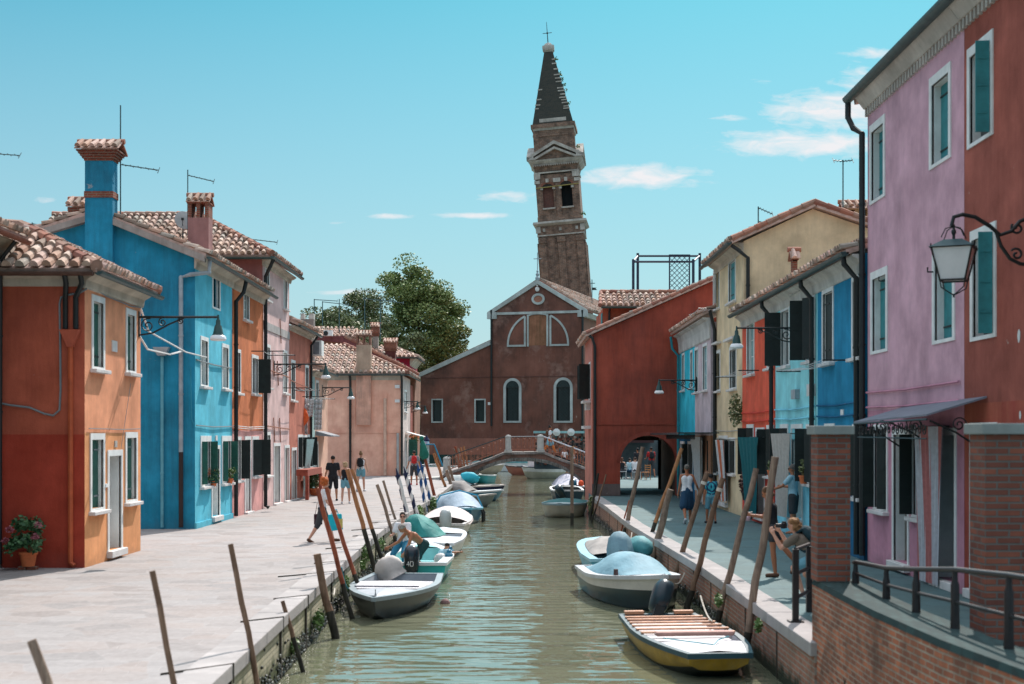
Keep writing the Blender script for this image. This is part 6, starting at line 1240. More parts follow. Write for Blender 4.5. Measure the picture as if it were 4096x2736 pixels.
# ------------------------------------------------------------------ mooring poles
poleA = M('weathered grey pole wood', (.17, .12, .09), .9, .4, 9, .5); poleB = M('red brown pole wood', (.30, .085, .045), .75, .3, 7, .3); poleC = M('dark wet wood', (.03, .024, .02), .7, .3, 7, .4); poleD = M('mid brown pole wood', (.20, .075, .045), .8, .35, 8, .4); poleG = M('grey split pole wood', (.26, .22, .18), .9, .4, 10, .5); poleR = M('orange rust pole', (.40, .16, .06), .8, .3, 8, .4)
def woodmat(name, a, c, wet):
    m, nt, bs = nodes(name); bs.inputs['Roughness'].default_value = .82; bs.inputs['Specular IOR Level'].default_value = .3
    g = noise(nt, 1.0, 6, .7, (26, 26, 1.6)); k = mixc(nt, ramp(nt, g, .35, .68), a, c); k = mixc(nt, ramp(nt, noise(nt, 3.0, 4, .6, (1, 1, .8)), .5, .75), k, tuple(q*.45 for q in a))
    bump(nt, bs, g, .7, .02); nt.links.new(k, bs.inputs['Base Color']); MATS[name] = m; return m
wA = woodmat('grained brown pole', (.15, .085, .055), (.27, .17, .11), 0); wB = woodmat('grained red pole', (.24, .055, .028), (.36, .11, .055), 0); wG = woodmat('grained grey pole', (.17, .115, .085), (.34, .25, .185), 0); wO = woodmat('grained orange pole', (.30, .12, .05), (.45, .22, .10), 0); wet = woodmat('grained wet pole', (.022, .022, .018), (.06, .055, .04), 0)
def pole(Y, top, slope, r, mat, lab, grp='wooden mooring poles along the canal', wl=.32, base=None, capc=None, kind=None, ztop=None, vis=None):
    """top: photo pixel of the head; slope dx/dy in the picture plane"""
    yb = CY + F*(H-WL+.7)/Y; xb = base if base is not None else top[0] - slope*(top[1]-yb)*1.0
    p1 = Vector((hx(top[0], Y), Y, hz(top[1], Y))); p0 = Vector((hx(xb, Y), Y, WL-.7)); d = p1-p0
    t = thing('mooring_pole', (p0.x, p0.y, p0.z), lab, 'mooring pole', grp); n = 9; pts = []; rs = []
    for i in range(n):
        f = i/(n-1); pts.append(p0 + d*f + Vector((rd.uniform(-1, 1), rd.uniform(-1, 1), 0))*r*.36*(0 if i in (0, n-1) else 1)); rs.append(r*(1.05-.14*f)*rd.uniform(.95, 1.05))
    zc = WL+wl; fc = (zc-p0.z)/d.z; b = MB(); b.smooth = True
    lo = [p for p in pts if p.z < zc] + [p0 + d*fc]; up = [p0 + d*fc] + [p for p in pts if p.z >= zc]
    b.tube(up, [r*1.0]*1 + rs[-(len(up)-1):], 12); b.build('shaft', mat, t)
    q = MB(); q.smooth = True; q.tube(lo, r*1.03, 12); q.build('wet_foot', wet, t)
    return t, p0, d
for (Y, top, sl, r, m_, lab, wl) in [
    (10.9, (126, 2561), .32, .042, wG, 'blurred grey pole end in the bottom left corner', .3),
    (13.5, (609, 2284), .197, .031, wA, 'thin wavy brown pole over the left paving, second from the left', .3),
    (17.0, (922, 2176), .193, .034, wA, 'slim brown pole rising left of the stone coping', .3),
    (20.45, (1130, 2404), .288, .033, wA, 'short slim pole leaning over the coping below the big stump', .5),
    (23.8, (1268, 2216), .221, .068, wA, 'thick short brown stump of a pole in front of the grey boat', .45),
    (26.4, (1271, 1956), .264, .046, wB, 'tall red brown pole, left one of the pair by the grey boat', .65),
    (28.7, (1305, 1950), .324, .044, wB, 'tall red brown pole, right one of the pair by the grey boat', .6),
    (32.0, (1389, 1877), .275, .052, wO, 'orange brown pole with dark foot, left one of the pair by the black-shirted man', 1.3),
    (35.0, (1407, 1877), .339, .050, wO, 'orange brown pole with dark foot, right one of the pair by the blonde woman', 1.1),
    (40.0, (1508, 1938), .335, .052, wG, 'grey knotty pole beside the woman in the boat', .6),
    (43.0, (1533, 1922), .32, .042, wG, 'thinner grey pole behind the knotty one', .5),
    (60.0, (1699, 1830), .265, .07, wB, 'red brown pole topped by a green cloth', .6),
    (70.0, (1735, 1813), .34, .07, wO, 'long orange brown pole next to the left bridge post', .9),
    (118.0, (1736, 1785), .33, .09, wO, 'orange brown pole standing in the far side canal', .9),
    (76.0, (1794, 1864), .34, .085, wG, 'grey pole against the left end of the bridge', .5), (74.0, (1786, 1880), .26, .09, wG, 'weathered pole crowding the low bridge post', .5), (78.0, (1783, 1890), .42, .07, wG, 'thin grey pole behind the low bridge post', .5),
    (108, (1817, 1795), .25, .09, wG, 'first pole seen above the left bridge railing', .6), (108, (1821, 1785), .27, .10, wB, 'reddish pole seen above the left bridge railing', .6), (106, (1831, 1794), .25, .09, wG, 'third pole seen above the left bridge railing', .6), (110, (1843, 1789), .2, .08, wO, 'fourth pole seen above the left bridge railing', .6), (110, (1855, 1785), .2, .08, wO, 'fifth pole seen above the left bridge railing', .6),
    (42.5, (2571, 1788), -.2077, .068, wG, 'tall grey pole in front of the archway', .62), (43.6, (2517, 2001), -.26, .025, wB, 'thin brown stick beside the tall grey pole', .3),
    (37.5, (2727, 1793), -.357, .055, wO, 'orange topped pole with blackened foot by the cyan house', 1.1), (35.0, (2683, 1958), -.254, .085, wG, 'thick grey stump behind the covered boats', .4),
    (31.0, (2829, 1890), -.308, .060, wA, 'brown ringed pole by the tie-dye child', .4), (27.5, (2892, 1912), -.271, .058, wA, 'brown ringed pole at the bow of the white boat', .4),
    (24.4, (3025, 1874), -.2526, .055, wG, 'knotty grey brown pole between the two boats and the brick pillar', .4), (21.7, (3101, 1827), -.151, .060, wG, 'thick knotty pole nearest to the brick pillar', .4),
    (57.0, (2393, 1893), -.18, .05, wet, 'dark pole at the corner of the red gable house', .4), (54.8, (2425, 1897), -.30, .035, wA, 'light topped stick at the corner of the red gable house', .6)]:
    t, p0, d = pole(Y, top, sl, r, m_, lab, wl=wl)
    if 'ringed' in lab: q = MB(); c = p0+d*.93; dn = d.normalized(); q.tube([c-dn*.035, c+dn*.035], r*1.12, 12); q.build('ring', M('pale bone ring', (.55, .5, .42)), t)
    if 'green cloth' in lab: q = MB(); c = p0+d; q.smooth = True; q.tube([c-d*.02, c+V(-.03, 0, .1), c+V(-.06, 0, .45), c+V(-.12, 0, .75)], [.13, .22, .14, .06], 9); q.ell(c+V(-.13, 0, .8), (.1, .1, .12), 8, 6); q.build('cloth', M('green tarpaulin', (.01, .14, .10)), t)
# square post standing alone in the water
t = thing('mooring_post', (hx(2288, 53.6), 53.6, -1.5), 'upright square grey post in the water by the white boat', 'mooring post'); x = hx(2288, 53.6)
bx(t, 'shaft', wG, ((x-.06, 53.54, hz(2052, 53.6)), (x+.06, 53.66, hz(1787, 53.6)))); bx(t, 'wet_foot', wet, ((x-.062, 53.538, -1.5), (x+.062, 53.662, hz(2052, 53.6)-.001)))
# striped mooring poles
def striped(Y, top, slope, r, dark, lab, sg=1):
    t, p0, d = pole(Y, top, slope, r, M('white pole paint', (.62, .62, .60)), lab, 'striped mooring poles', wl=.35)
    dn = d.normalized(); u = dn.orthogonal().normalized(); v = dn.cross(u); b = MB(); n = 60; turns = d.length*.85*2.2; f0 = (WL+.5-p0.z)/d.z
    for i in range(n*2):
        fa = f0+(1-f0)*i/(n*2); fb = f0+(1-f0)*(i+1)/(n*2); vs = []
        for f in (fa, fb):
            for k in range(6): a = f*turns*2*math.pi*sg+math.pi*k/5; vs.append(p0+d*f+(u*math.cos(a)+v*math.sin(a))*(r*1.12))
        b.add(vs, [(k, k+1, k+7, k+6) for k in range(5)])
    b.build('stripe', dark, t, recalc=False)
    q = MB(); c = p0+d; q.tube([c-dn*.02, c+dn*.05], r*1.35, 10); q.tube([c+dn*.05, c+dn*.28], [r*.7, .01], 8); q.build('finial', dark, t)
navy = M('navy stripe paint', (.012, .02, .06)); blue = M('cobalt stripe paint', (.01, .07, .22))
striped(47, (1592, 1905), .243, .068, navy, 'navy and white striped pole, first from the left'); striped(49, (1623, 1897), .27, .066, navy, 'navy and white striped pole, second from the left'); striped(54, (1675, 1880), .18, .058, blue, 'cobalt and white striped pole, left of its pair'); striped(56, (1688, 1872), .257, .058, blue, 'cobalt and white striped pole, right of its pair')
t = thing('mooring_post', (hx(1707, 118), 118, -1.5), 'thick white post with pointed cap beyond the end of the left quay', 'mooring post'); x = hx(1707, 118)
b = MB(); b.smooth = True; b.lathe((x, 118, -1.5), [(.2, 0), (.2, 1.5+hz(1765, 118))], 12); b.build('shaft', white, t); b = MB(); b.lathe((x, 118, hz(1765, 118)), [(.24, 0), (.24, .12), (.12, .3), (.03, .5)], 12); b.build('cap', navy, t)
# ------------------------------------------------------------------ boats
def paint(name, c, rough=.35): return M(name, c, rough, .16, 2.2, spec=.5)
def boat(label, x, y, rz, L, B, fb=.42, bow='point', hull=None, rail=None, deck=None, inner=None, low=None, foredeck=.34, sheer=.14, z=None, benches=2, roll=0, side=.1, stern_deck=0.0, flare=.80, grp='small boats moored in the canal', lf=2):
    """local +y is the bow; origin amidships on the waterline"""
    t = thing('boat', (x, y, WL), label, 'boat', grp, rz); n = 18
    def hb(f):
        if bow == 'point': g = (1-max(0, (f-.40)/.60)**2.0); return B/2*(.86+.14*min(1, f/.35))*max(.015, g)
        if bow == 'round': g = math.sqrt(max(0, 1-max(0, (f-.45)/.55)**3.2)); return B/2*(.88+.12*min(1, f/.3))*max(.10, g)
        return B/2*(.84+.16*min(1, f/.4))*(1-.42*max(0, (f-.5)/.5)**1.8)
    def zs(f): return fb*.86 + sheer*max(0, (f-.25)/.75)**1.7 + .02*(1-f)
    def kz(f): return -.14 + (.16+fb*.32)*max(0, (f-.72)/.28)**2.2
    P = lambda f, s, z_, k=1.0: (s*hb(f)*k, (f-.5)*L + (0.0 if bow != 'point' else 0), z_)
    H_ = MB(); Lw = MB(); H_.smooth = True; rng = [i/n for i in range(n+1)]
    sec = []
    for f in rng: rake = .10*L*.35*max(0, (f-.7)/.3)*0; ch = flare + .04; sec.append([P(f, 1, zs(f)), P(f, 1, zs(f)*.6, .965), P(f, 1, .06+kz(f)*.2+.1*max(0, (f-.7)/.3), ch), P(f, 1, kz(f)*.9, ch*.72), (0, (f-.5)*L, kz(f)-.03), P(f, -1, kz(f)*.9, ch*.72), P(f, -1, .06+kz(f)*.2+.1*max(0, (f-.7)/.3), ch), P(f, -1, zs(f)*.6, .965), P(f, -1, zs(f))])
    # stem rake: push lower points back
    for i, f in enumerate(rng):
        for j, p in enumerate(sec[i]): d_ = (zs(f)-p[2]); sec[i][j] = (p[0], p[1]-d_*.55*max(0, (f-.6)/.4)**1.5 + (d_*.12 if f < .02 else 0), p[2])
    m_ = 9
    for i in range(n):
        for j in range(m_-1):
            tgt = Lw if (low and lf <= j <= 7-lf) else H_
            tgt.add([sec[i][j], sec[i][j+1], sec[i+1][j+1], sec[i+1][j]], [(0, 1, 2, 3)])
    H_.add(sec[0], [tuple(range(9))]); H_.add(sec[n], [tuple(range(9))[::-1]])
    H_.build('hull', hull, t, local=True)
    if low: Lw.smooth = True; Lw.build('hull_bottom', low, t, local=True)
    # gunwale cap all round and a rubbing strake
    G = MB(); w = .055
    def ring(f, s, o, dz=0): q = hb(f); return (s*max(0.0, q+o), (f-.5)*L, zs(f)+dz)
    for s in (-1, 1):
        for i in range(n):
            a, c = rng[i], rng[i+1]; G.hexa([ring(a, s, -side, -.01), ring(c, s, -side, -.01), ring(c, s, .025, -.055), ring(a, s, .025, -.055), ring(a, s, -side, .022), ring(c, s, -side, .022), ring(c, s, .03, .02), ring(a, s, .03, .02)])
    G.hexa([(-hb(0)-.03, -.5*L-.03, zs(0)-.05), (hb(0)+.03, -.5*L-.03, zs(0)-.05), (hb(0)+.03, -.5*L+.07, zs(0)-.05), (-hb(0)-.03, -.5*L+.07, zs(0)-.05), (-hb(0)-.03, -.5*L-.03, zs(0)+.023), (hb(0)+.03, -.5*L-.03, zs(0)+.023), (hb(0)+.03, -.5*L+.07, zs(0)+.023), (-hb(0)-.03, -.5*L+.07, zs(0)+.023)])
    e = hb(1); G.hexa([(-e-.03, .5*L-.05, zs(1)-.055), (e+.03, .5*L-.05, zs(1)-.055), (e+.03, .5*L+.03, zs(1)-.055), (-e-.03, .5*L+.03, zs(1)-.055), (-e-.03, .5*L-.05, zs(1)+.022), (e+.03, .5*L-.05, zs(1)+.022), (e+.03, .5*L+.03, zs(1)+.022), (-e-.03, .5*L+.03, zs(1)+.022)])
    G.build('gunwale', rail or hull, t, local=True)
    # inside: lining, floor, thwarts, decks
    I = MB(); f1 = 1-foredeck; f0 = .02; m2 = 10
    for s in (-1, 1):
        for i in range(m2):
            a = f0+(f1-f0)*i/m2; c = f0+(f1-f0)*(i+1)/m2
            I.add([(s*(hb(a)-side), (a-.5)*L, zs(a)), (s*(hb(c)-side), (c-.5)*L, zs(c)), (s*(hb(c)*.78), (c-.5)*L, .02), (s*(hb(a)*.78), (a-.5)*L, .02)], [(0, 1, 2, 3)])
            if s > 0: I.add([(-(hb(a)*.78), (a-.5)*L, .02), (-(hb(c)*.78), (c-.5)*L, .02), (hb(c)*.78, (c-.5)*L, .02), (hb(a)*.78, (a-.5)*L, .02)], [(0, 1, 2, 3)])
    I.add([(-(hb(f1)-side), (f1-.5)*L, zs(f1)), (hb(f1)-side, (f1-.5)*L, zs(f1)), (hb(f1)*.78, (f1-.5)*L, .02), (-hb(f1)*.78, (f1-.5)*L, .02)], [(0, 1, 2, 3)]); I.add([(-(hb(f0)-side), (f0-.5)*L, zs(f0)), (hb(f0)-side, (f0-.5)*L, zs(f0)), (hb(f0)*.78, (f0-.5)*L, .02), (-hb(f0)*.78, (f0-.5)*L, .02)], [(0, 1, 2, 3)])
    I.build('interior', inner or deck or hull, t, local=True, recalc=False)
    k = 6
    for (a, c, nm) in ([(f1, .985, 'foredeck')] if foredeck else []) + ([(0.02, stern_deck, 'stern_deck')] if stern_deck else []):
        D = MB()
        for i in range(k):
            p, q = a+(c-a)*i/k, a+(c-a)*(i+1)/k; cr = .035
            for s0, s1 in ((-1, 0), (0, 1)):
                D.add([(s0*(hb(p)-side*.5), (p-.5)*L, zs(p)+.012+(cr if s0 == 0 else 0)), (s1*(hb(p)-side*.5), (p-.5)*L, zs(p)+.012+(cr if s1 == 0 else 0)), (s1*(hb(q)-side*.5), (q-.5)*L, zs(q)+.012+(cr if s1 == 0 else 0)), (s0*(hb(q)-side*.5), (q-.5)*L, zs(q)+.012+(cr if s0 == 0 else 0))], [(0, 1, 2, 3)])
        D.build(nm, deck or rail or hull, t, local=True, recalc=False)
    
    for i in range(benches):
        f = .14+(f1-.22)*(i+.5)/benches; b = MB(); h_ = hb(f)-side; b.box((-h_, (f-.5)*L-.12, zs(f)-.17), (h_, (f-.5)*L+.12, zs(f)-.13)); b.build('bench', deck or inner or rail, t, local=True, bevel=.01)
    t['_L'] = L; t['_B'] = B
    for kk in ('_L', '_B'): del t[kk]
    return t, hb, zs
def outboard(t, L, zt, body, tilt=0.0, x=0.0, sc=1.0, leg=None, roll=0.0):
    o = MB(); o.smooth = True; c = Vector((x, -L/2-.12, zt-.13)); rot = Matrix.Rotation(math.radians(roll), 3, 'Y') @ Matrix.Rotation(math.radians(-tilt), 3, 'X')
    def T(p): return c + rot @ (Vector(p)*sc)
    prof = [(-.30, .10, .13, -.02), (-.24, .15, .20, -.01), (-.10, .17, .24, 0), (.08, .18, .25, 0), (.22, .17, .23, -.01), (.31, .13, .17, -.02), (.345, .06, .09, -.03), (.35, .0, .0, -.03)]
    vs = []; n = 16
    for z_, rx, ry, oy in prof:
        for k in range(n):
            a = 2*math.pi*k/n; ca, sa = math.cos(a), math.sin(a); q = (abs(ca)**3.2+abs(sa)**3.2)**(-1/3.2); vs.append(T((rx*ca*q, ry*sa*q+oy, z_+.15)))
    o.add(vs, [(i*n+k, i*n+(k+1) % n, (i+1)*n+(k+1) % n, (i+1)*n+k) for i in range(len(prof)-1) for k in range(n)] + [tuple(range(n))])
    m = o.build('outboard_motor', body, t, local=True)
    l = MB(); pts = [(-.07, -.1, -.16), (.07, -.1, -.16), (.07, .1, -.16), (-.07, .1, -.16)]; lo = [(-.03, -.09, -.75), (.03, -.09, -.75), (.03, .07, -.75), (-.03, .07, -.75)]
    l.hexa([T(p) for p in lo] + [T(p) for p in pts]); l.hexa([T(p) for p in [(-.09, .05, -.3), (.09, .05, -.3), (.09, .2, -.3), (-.09, .2, -.3), (-.09, .05, -.08), (.09, .05, -.08), (.09, .2, -.08), (-.09, .2, -.08)]]); l.tube([T((0, -.3, -.7)), T((0, .12, -.7))], .04*sc, 8); l.hexa([T(p) for p in [(-.11, -.16, -.56), (.11, -.16, -.56), (.11, .1, -.56), (-.11, .1, -.56), (-.11, -.16, -.545), (.11, -.16, -.545), (.11, .1, -.545), (-.11, .1, -.545)]])
    l.build('engine_leg', leg or body, m, local=True)
    return m, T
def cover(t, hb, zs, L, f0, f1, h, mat, name='cover', ridge_=.35, sag=.05, inset=.03, folds=6, ends=(.0, .0), n=26, k=16, lift=0.0):
    """a tarpaulin tent over part of a boat"""
    b = MB(); b.smooth = True; vs = []
    for i in range(n+1):
        s = i/n; f = f0+(f1-f0)*s; e = math.sin(math.pi*min(1, max(0, s)))**.55 if ends == (0, 0) or ends == (.0, .0) else min(1, ends[0]+(1-ends[0])*min(1, s*3.2))*min(1, ends[1]+(1-ends[1])*min(1, (1-s)*3.2))
        for j in range(k+1):
            u = -1+2*j/k; pr = (1-abs(u)**1.7)**(.8); w = hb(f)-inset
            wr = math.sin(f*40+u*3)*.5+math.sin(f*17-u*9)*.5
            zz = zs(f)+.03+lift*e + h*e*pr + wr*sag*.16*e*(1-abs(u)**6)
            vs.append((u*w, (f-.5)*L, zz))
    b.add(vs, [(i*(k+1)+j, i*(k+1)+j+1, (i+1)*(k+1)+j+1, (i+1)*(k+1)+j) for i in range(n) for j in range(k)])
    # skirt hanging over the gunwale
    for s in (0, k):
        sg = -1 if s == 0 else 1; v2 = []
        for i in range(n+1):
            p = vs[i*(k+1)+s]; v2.append(p); v2.append((p[0]+sg*.05, p[1], p[2]-.09+.015*math.sin(i*2.1)))
        b.add(v2, [(2*i, 2*i+1, 2*i+3, 2*i+2) for i in range(n)])
    return b.build(name, mat, t, local=True, recalc=False)
def tarp(name, c, rough=.75):
    if name in MATS: return MATS[name]
    m, nt, bs = nodes(name); bs.inputs['Roughness'].default_value = rough
    nt.links.new(mixc(nt, ramp(nt, noise(nt, 2.2, 6, .65), .35, .7), tuple(q*.72 for q in c), c), bs.inputs['Base Color']); bump(nt, bs, noise(nt, 2.6, 4, .55, (1, .4, 1)), .8, .06); MATS[name] = m; return m
def rope(t, pts, r=.012, mat=None): b = MB(); b.tube(pts, r, 5); return b.build('rope', mat or M('pale rope', (.45, .42, .36)), t, local=True)
ropeM = M('blue rope', (.03, .3, .36))
# B1 grey boat, bow to the viewer
gb = paint('dark grey gelcoat', (.045, .052, .055)); gr = paint('blue grey deck paint', (.30, .33, .36), .55)
x, y = -2.42, 28.3
t, hb, zs = boat('dark grey boat with pale deck, bow towards the viewer, by the red brown poles', x, y, math.radians(177), 4.9, 1.72, .45, 'point', gb, paint('blue grey rail', (.24, .29, .31), .4), gr, gr, foredeck=.55, sheer=.05, benches=1, flare=.74)
cover(t, hb, zs, 4.9, .36, .66, .05, tarp('pale grey deck cloth', (.55, .55, .57)), 'deck_cloth', inset=.12, sag=.02)
b = MB(); b.tube([(hb(.66)*s*.9, (.66-.5)*4.9, zs(.66)+.07) for s in (-1, -.5, 0, .5, 1)], .014, 5); b.build('lashing', navy, t, local=True); b = MB(); b.lathe((0, 2.25, zs(.97)+.03), [(.03, 0), (.01, .04), (.008, .12)], 6); b.build('cleat', wireM, t, local=True)
# canvas covered motor at its stern
o, T_ = outboard(t, 4.9, zs(0)+.1, M('yellowed motor', (.35, .2, .06)), 24, .34, .6)
b = MB(); n = 22; b.smooth = True; Ry = Matrix.Rotation(math.radians(28), 3, 'Y'); vs = []
for i, (z_, rr) in enumerate([(.33, 0), (.31, .13), (.24, .24), (.10, .32), (-.04, .34), (-.13, .31), (-.20, .29), (-.32, .33)]):
    for k in range(n): a = 2*math.pi*k/n; w = 1+(.035*math.sin(k*2.1+i)+.06*math.sin(k*1.43))*min(1, i/3)+(.10*math.sin(k*2.6) if i > 5 else 0); vs.append(Vector((.42, -2.42, .54)) + Ry @ Vector((rr*.92*math.cos(a)*w, rr*.7*math.sin(a)*w, z_*.78)))
b.add(vs, [(i*n+k, i*n+(k+1) % n, (i+1)*n+(k+1) % n, (i+1)*n+k) for i in range(7) for k in range(n)]); b.build('motor_cover', tarp('cream canvas', (.60, .55, .50)), t, local=True, recalc=False)
b = MB(); b.ell((-1.0, -.55, -.02), (.11, .11, .12), 10, 8); b.build('fender', M('brown fender', (.22, .13, .12)), t, local=True)
# B2 turquoise and white boat with the family
tq = paint('turquoise gelcoat', (.02, .42, .40)); wg = paint('white gelcoat', (.66, .68, .68)); tq2 = paint('pale turquoise inside', (.28, .62, .62))
FB = (-2.32, 35.5, math.radians(1)); t, hb, zs = boat('turquoise and white boat carrying the family, black motor at its stern', FB[0], FB[1], FB[2], 5.4, 1.62, .50, 'point', tq, wg, tq2, tq2, foredeck=.26, sheer=.12, benches=1, side=.2, flare=.78)
o, T_ = outboard(t, 5.4, zs(0)+.06, M('glossy black cowling', (.012, .02, .028), .25, .2, spec=.6), 4, -.08, 1.0)
for i, sgs in enumerate([[(0, 1), (0, .45), (.55, .45)], [(.42, .75), (.42, 0)]]): pass
def glyph(par, strokes, org, U, Wd, sc, mat, nm='lettering'):
    b = MB()
    for st in strokes: b.tube([Vector(org) + Vector(U)*(px*sc) + Vector(Wd)*(pz*sc) for px, pz in st], .008, 4)
    return b.build(nm, mat, par, local=True)
a_ = Vector(T_((-.1, -.262, .02))); glyph(o, [[(.42, 1), (0, .35), (.6, .35)], [(.42, 1), (.42, 0)], [(.85, 1), (1.25, 1), (1.35, .8), (1.35, .2), (1.2, 0), (.85, 0), (.75, .2), (.75, .8), (.85, 1)]], a_, (1, 0, 0), (0, -.02, 1), .11, white)
for sy in (-1.0, .1): b = MB(); b.lathe((.72, sy, .40), [(.10, 0), (.10, .12), (.06, .16), (.05, .22), (.02, .24)], 10); b.build('cushion_roll', paint('blue bucket', (.02, .16, .26)), t, local=True)
b = MB(); b.box((-.25, -1.2, .02), (.45, .3, .2)); b.build('seat_box', paint('white locker', (.6, .64, .62)), t, local=True, bevel=.03)
b = MB(); b.ell((.52, -.85, .38), (.17, .2, .16), 10, 8); b.build('white_bag', tarp('white sack', (.6, .6, .58)), t, local=True)
b = MB(); b.lathe((.45, -2.73, .2), [(.09, 0), (.09, .02)], 12); q = b.build('drain_badge', stoneg, t, local=True)
# B3 white deck boat with teal tarp
t, hb, zs = boat('flat white boat with a heap of teal tarpaulin', -2.3, 41.6, math.radians(-3), 4.8, 1.7, .46, 'round', wg, paint('white rail', (.6, .62, .66)), paint('white deck', (.6, .62, .66)), None, foredeck=.3, stern_deck=.5, benches=0)
b = MB(); b.smooth = True; n = 18; vs = []
for i, (z_, rr) in enumerate([(.62, 0), (.58, .14), (.42, .30), (.2, .42), (0, .52)]):
    for k in range(n): a = 2*math.pi*k/n; w = 1+.16*math.sin(k*2.7+i)+.08*math.sin(k*5.1); vs.append((-.3+rr*1.2*math.cos(a)*w+(.0-z_*.45), .15+rr*1.6*math.sin(a)*w, .48+z_))
b.add(vs, [(i*n+k, i*n+(k+1) % n, (i+1)*n+(k+1) % n, (i+1)*n+k) for i in range(4) for k in range(n)]); b.build('tarpaulin', tarp('teal tarpaulin', (.015, .24, .22)), t, local=True, recalc=False)
# B4 white covered boat with grey outboard at the near end
t, hb, zs = boat('white boat under a flat cream cover with a pale grey outboard', -2.35, 49.6, math.radians(-1), 5.2, 1.72, .52, 'round', paint('off white hull', (.58, .56, .54)), paint('cream rail', (.62, .58, .56)), None, None, low=None, foredeck=.2, benches=0)
cover(t, hb, zs, 5.2, .17, .99, .34, tarp('cream boat cover', (.62, .56, .55)), ridge_=.3, sag=.03, ends=(.55, .3), inset=.0)
outboard(t, 5.2, zs(0)+.08, paint('pale grey cowling', (.42, .47, .46)), 8, .14, 1.1)
# B5 blue boat with arched cover
bl_ = paint('royal blue gelcoat', (.01, .14, .26)); t, hb, zs = boat('blue boat with an arched pale blue cover and dark fenders', -2.25, 57.2, math.radians(192), 6.0, 2.0, .55, 'point', bl_, paint('light blue rail', (.12, .42, .56)), paint('pale blue deck', (.4, .52, .6)), None, low=wg, foredeck=.3, benches=0)
cover(t, hb, zs, 5.2, .06, .84, .62, tarp('pale blue cover', (.32, .44, .54)), ends=(.2, .1), sag=.06); b = MB(); b.smooth = True
for sx in (-1, 1): b.tube([(sx*.98, .0, .55), (sx*.75, .2, 1.0), (0, .3, 1.2)], .03, 6)
b.build('hoop', paint('bright blue hoop', (.05, .4, .6)), t, local=True)
for yy in (1.5, .9): fx = -hb(.5+yy/6.0)-.04; b = MB(); b.smooth = True; b.tube([(fx+.04, yy, .5), (fx-.03, yy, .35), (fx-.03, yy, -.1), (fx, yy, -.15)], [.02, .055, .055, .02], 8); b.build('fender', black, t, local=True)
# B6..B9 small ones towards the bridge
t, hb, zs = boat('low grey skiff lying before the bridge, bow outwards', -2.35, 68.3, math.radians(-112), 3.2, 1.5, .5, 'point', paint('green grey hull', (.16, .2, .19)), stoneg, stoneg, gb, foredeck=.25, sheer=.2)
t, hb, zs = boat('dark blue and white boat with a grey hooped tarp', -2.3, 74.5, math.radians(-108), 3.6, 1.7, .5, 'round', paint('mid blue hull', (.05, .18, .26)), wg, wg, gb, foredeck=.4, sheer=.15); cover(t, hb, zs, 4.2, .12, .55, .55, tarp('grey tarp', (.20, .19, .18)), ends=(.1, .1), sag=.1)
t, hb, zs = boat('navy boat with cream deck and a cyan tarp bundle', -2.25, 80.3, math.radians(-105), 3.6, 1.9, .62, 'round', navy, paint('cream deck paint', (.56, .5, .46)), paint('cream deck paint', (.56, .5, .46)), None, foredeck=.42, sheer=.1)
cover(t, hb, zs, 4.8, .05, .5, .6, tarp('pale grey sheet', (.36, .42, .42)), ends=(.1, .1), sag=.12); b = MB(); b.ell((.1, -.25, 1.0), (.42, .6, .34), 12, 8, noise=.12); b.smooth = True; b.build('tarp_bundle', tarp('cyan tarp', (.01, .38, .48)), t, local=True)
t, hb, zs = boat('little teal boat tied under the left side of the bridge arch', -2.1, 102, math.radians(165), 3.0, 1.0, .6, 'round', paint('teal hull', (.01, .24, .26)), wg, wg, gb, foredeck=.3, benches=1)
t, hb, zs = boat('tan boat half hidden beyond the left arch', -3.2, 127, math.radians(-70), 5, 1.9, .8, 'point', paint('tan hull', (.36, .3, .22)), paint('cream rail', (.5, .46, .4)), gb, gb, foredeck=.3)
t, hb, zs = boat('rust brown boat seen under the arch', 1.0, 122, math.radians(80), 3.6, 1.6, .8, 'point', paint('rust hull', (.26, .09, .06)), gb, gb, gb, foredeck=.3); outboard(t, 3.6, zs(0)+.1, paint('steel blue cowling', (.05, .2, .3)), 0, 0, 1.2)
t, hb, zs = boat('white motor boat with dark blue stripe, broadside under the arch', 2.1, 112, math.radians(128), 3.9, 1.9, 1.0, 'point', wg, paint('navy stripe rail', (.02, .035, .09)), wg, wg, foredeck=.3, low=paint('pale khaki hull', (.42, .42, .34)), lf=1)
b = MB(); b.box((-.6, -.6, .9), (.6, .9, 1.75)); b.build('console', wg, t, local=True, bevel=.15); b = MB(); [b.tube([(sx*.8, y0, 1.0), (sx*.8, y0, 1.45), (sx*.3, y0+1.2, 1.5)], .025, 5) for sx in (-1, 1) for y0 in (-1.6, .3)]; b.build('grab_rail', wireM, t, local=True)
t, hb, zs = boat('long white launch lying across the far side canal', -1.0, 135, math.radians(90), 9, 2.4, 1.0, 'point', wg, paint('teal rail', (.05, .3, .32)), wg, wg, foredeck=.3)
t, hb, zs = boat('white boat with blue bimini hoops beyond the left railing', -6.2, 117.5, math.radians(-88), 6.5, 2.2, .9, 'point', wg, paint('teal rail', (.05, .3, .32)), wg, gb, foredeck=.3)
b = MB(); b.smooth = True; z1 = hz(1778, 117); xa_, xb_ = hx(1840, 117), hx(1925, 117)
for dy in (-.9, .9): b.tube([(dy, -3.1+ (0), .8), (dy, -3.1, z1-WL-.15), (dy, -3.0, z1-WL), (dy, -.4, z1-WL), (dy, .3, .9)], .06, 6)
b.box((-.9, -2.9, z1-WL-.02), (.9, -.4, z1-WL+.05)); b.build('bimini', paint('bimini blue', (.02, .22, .36)), t, local=True)
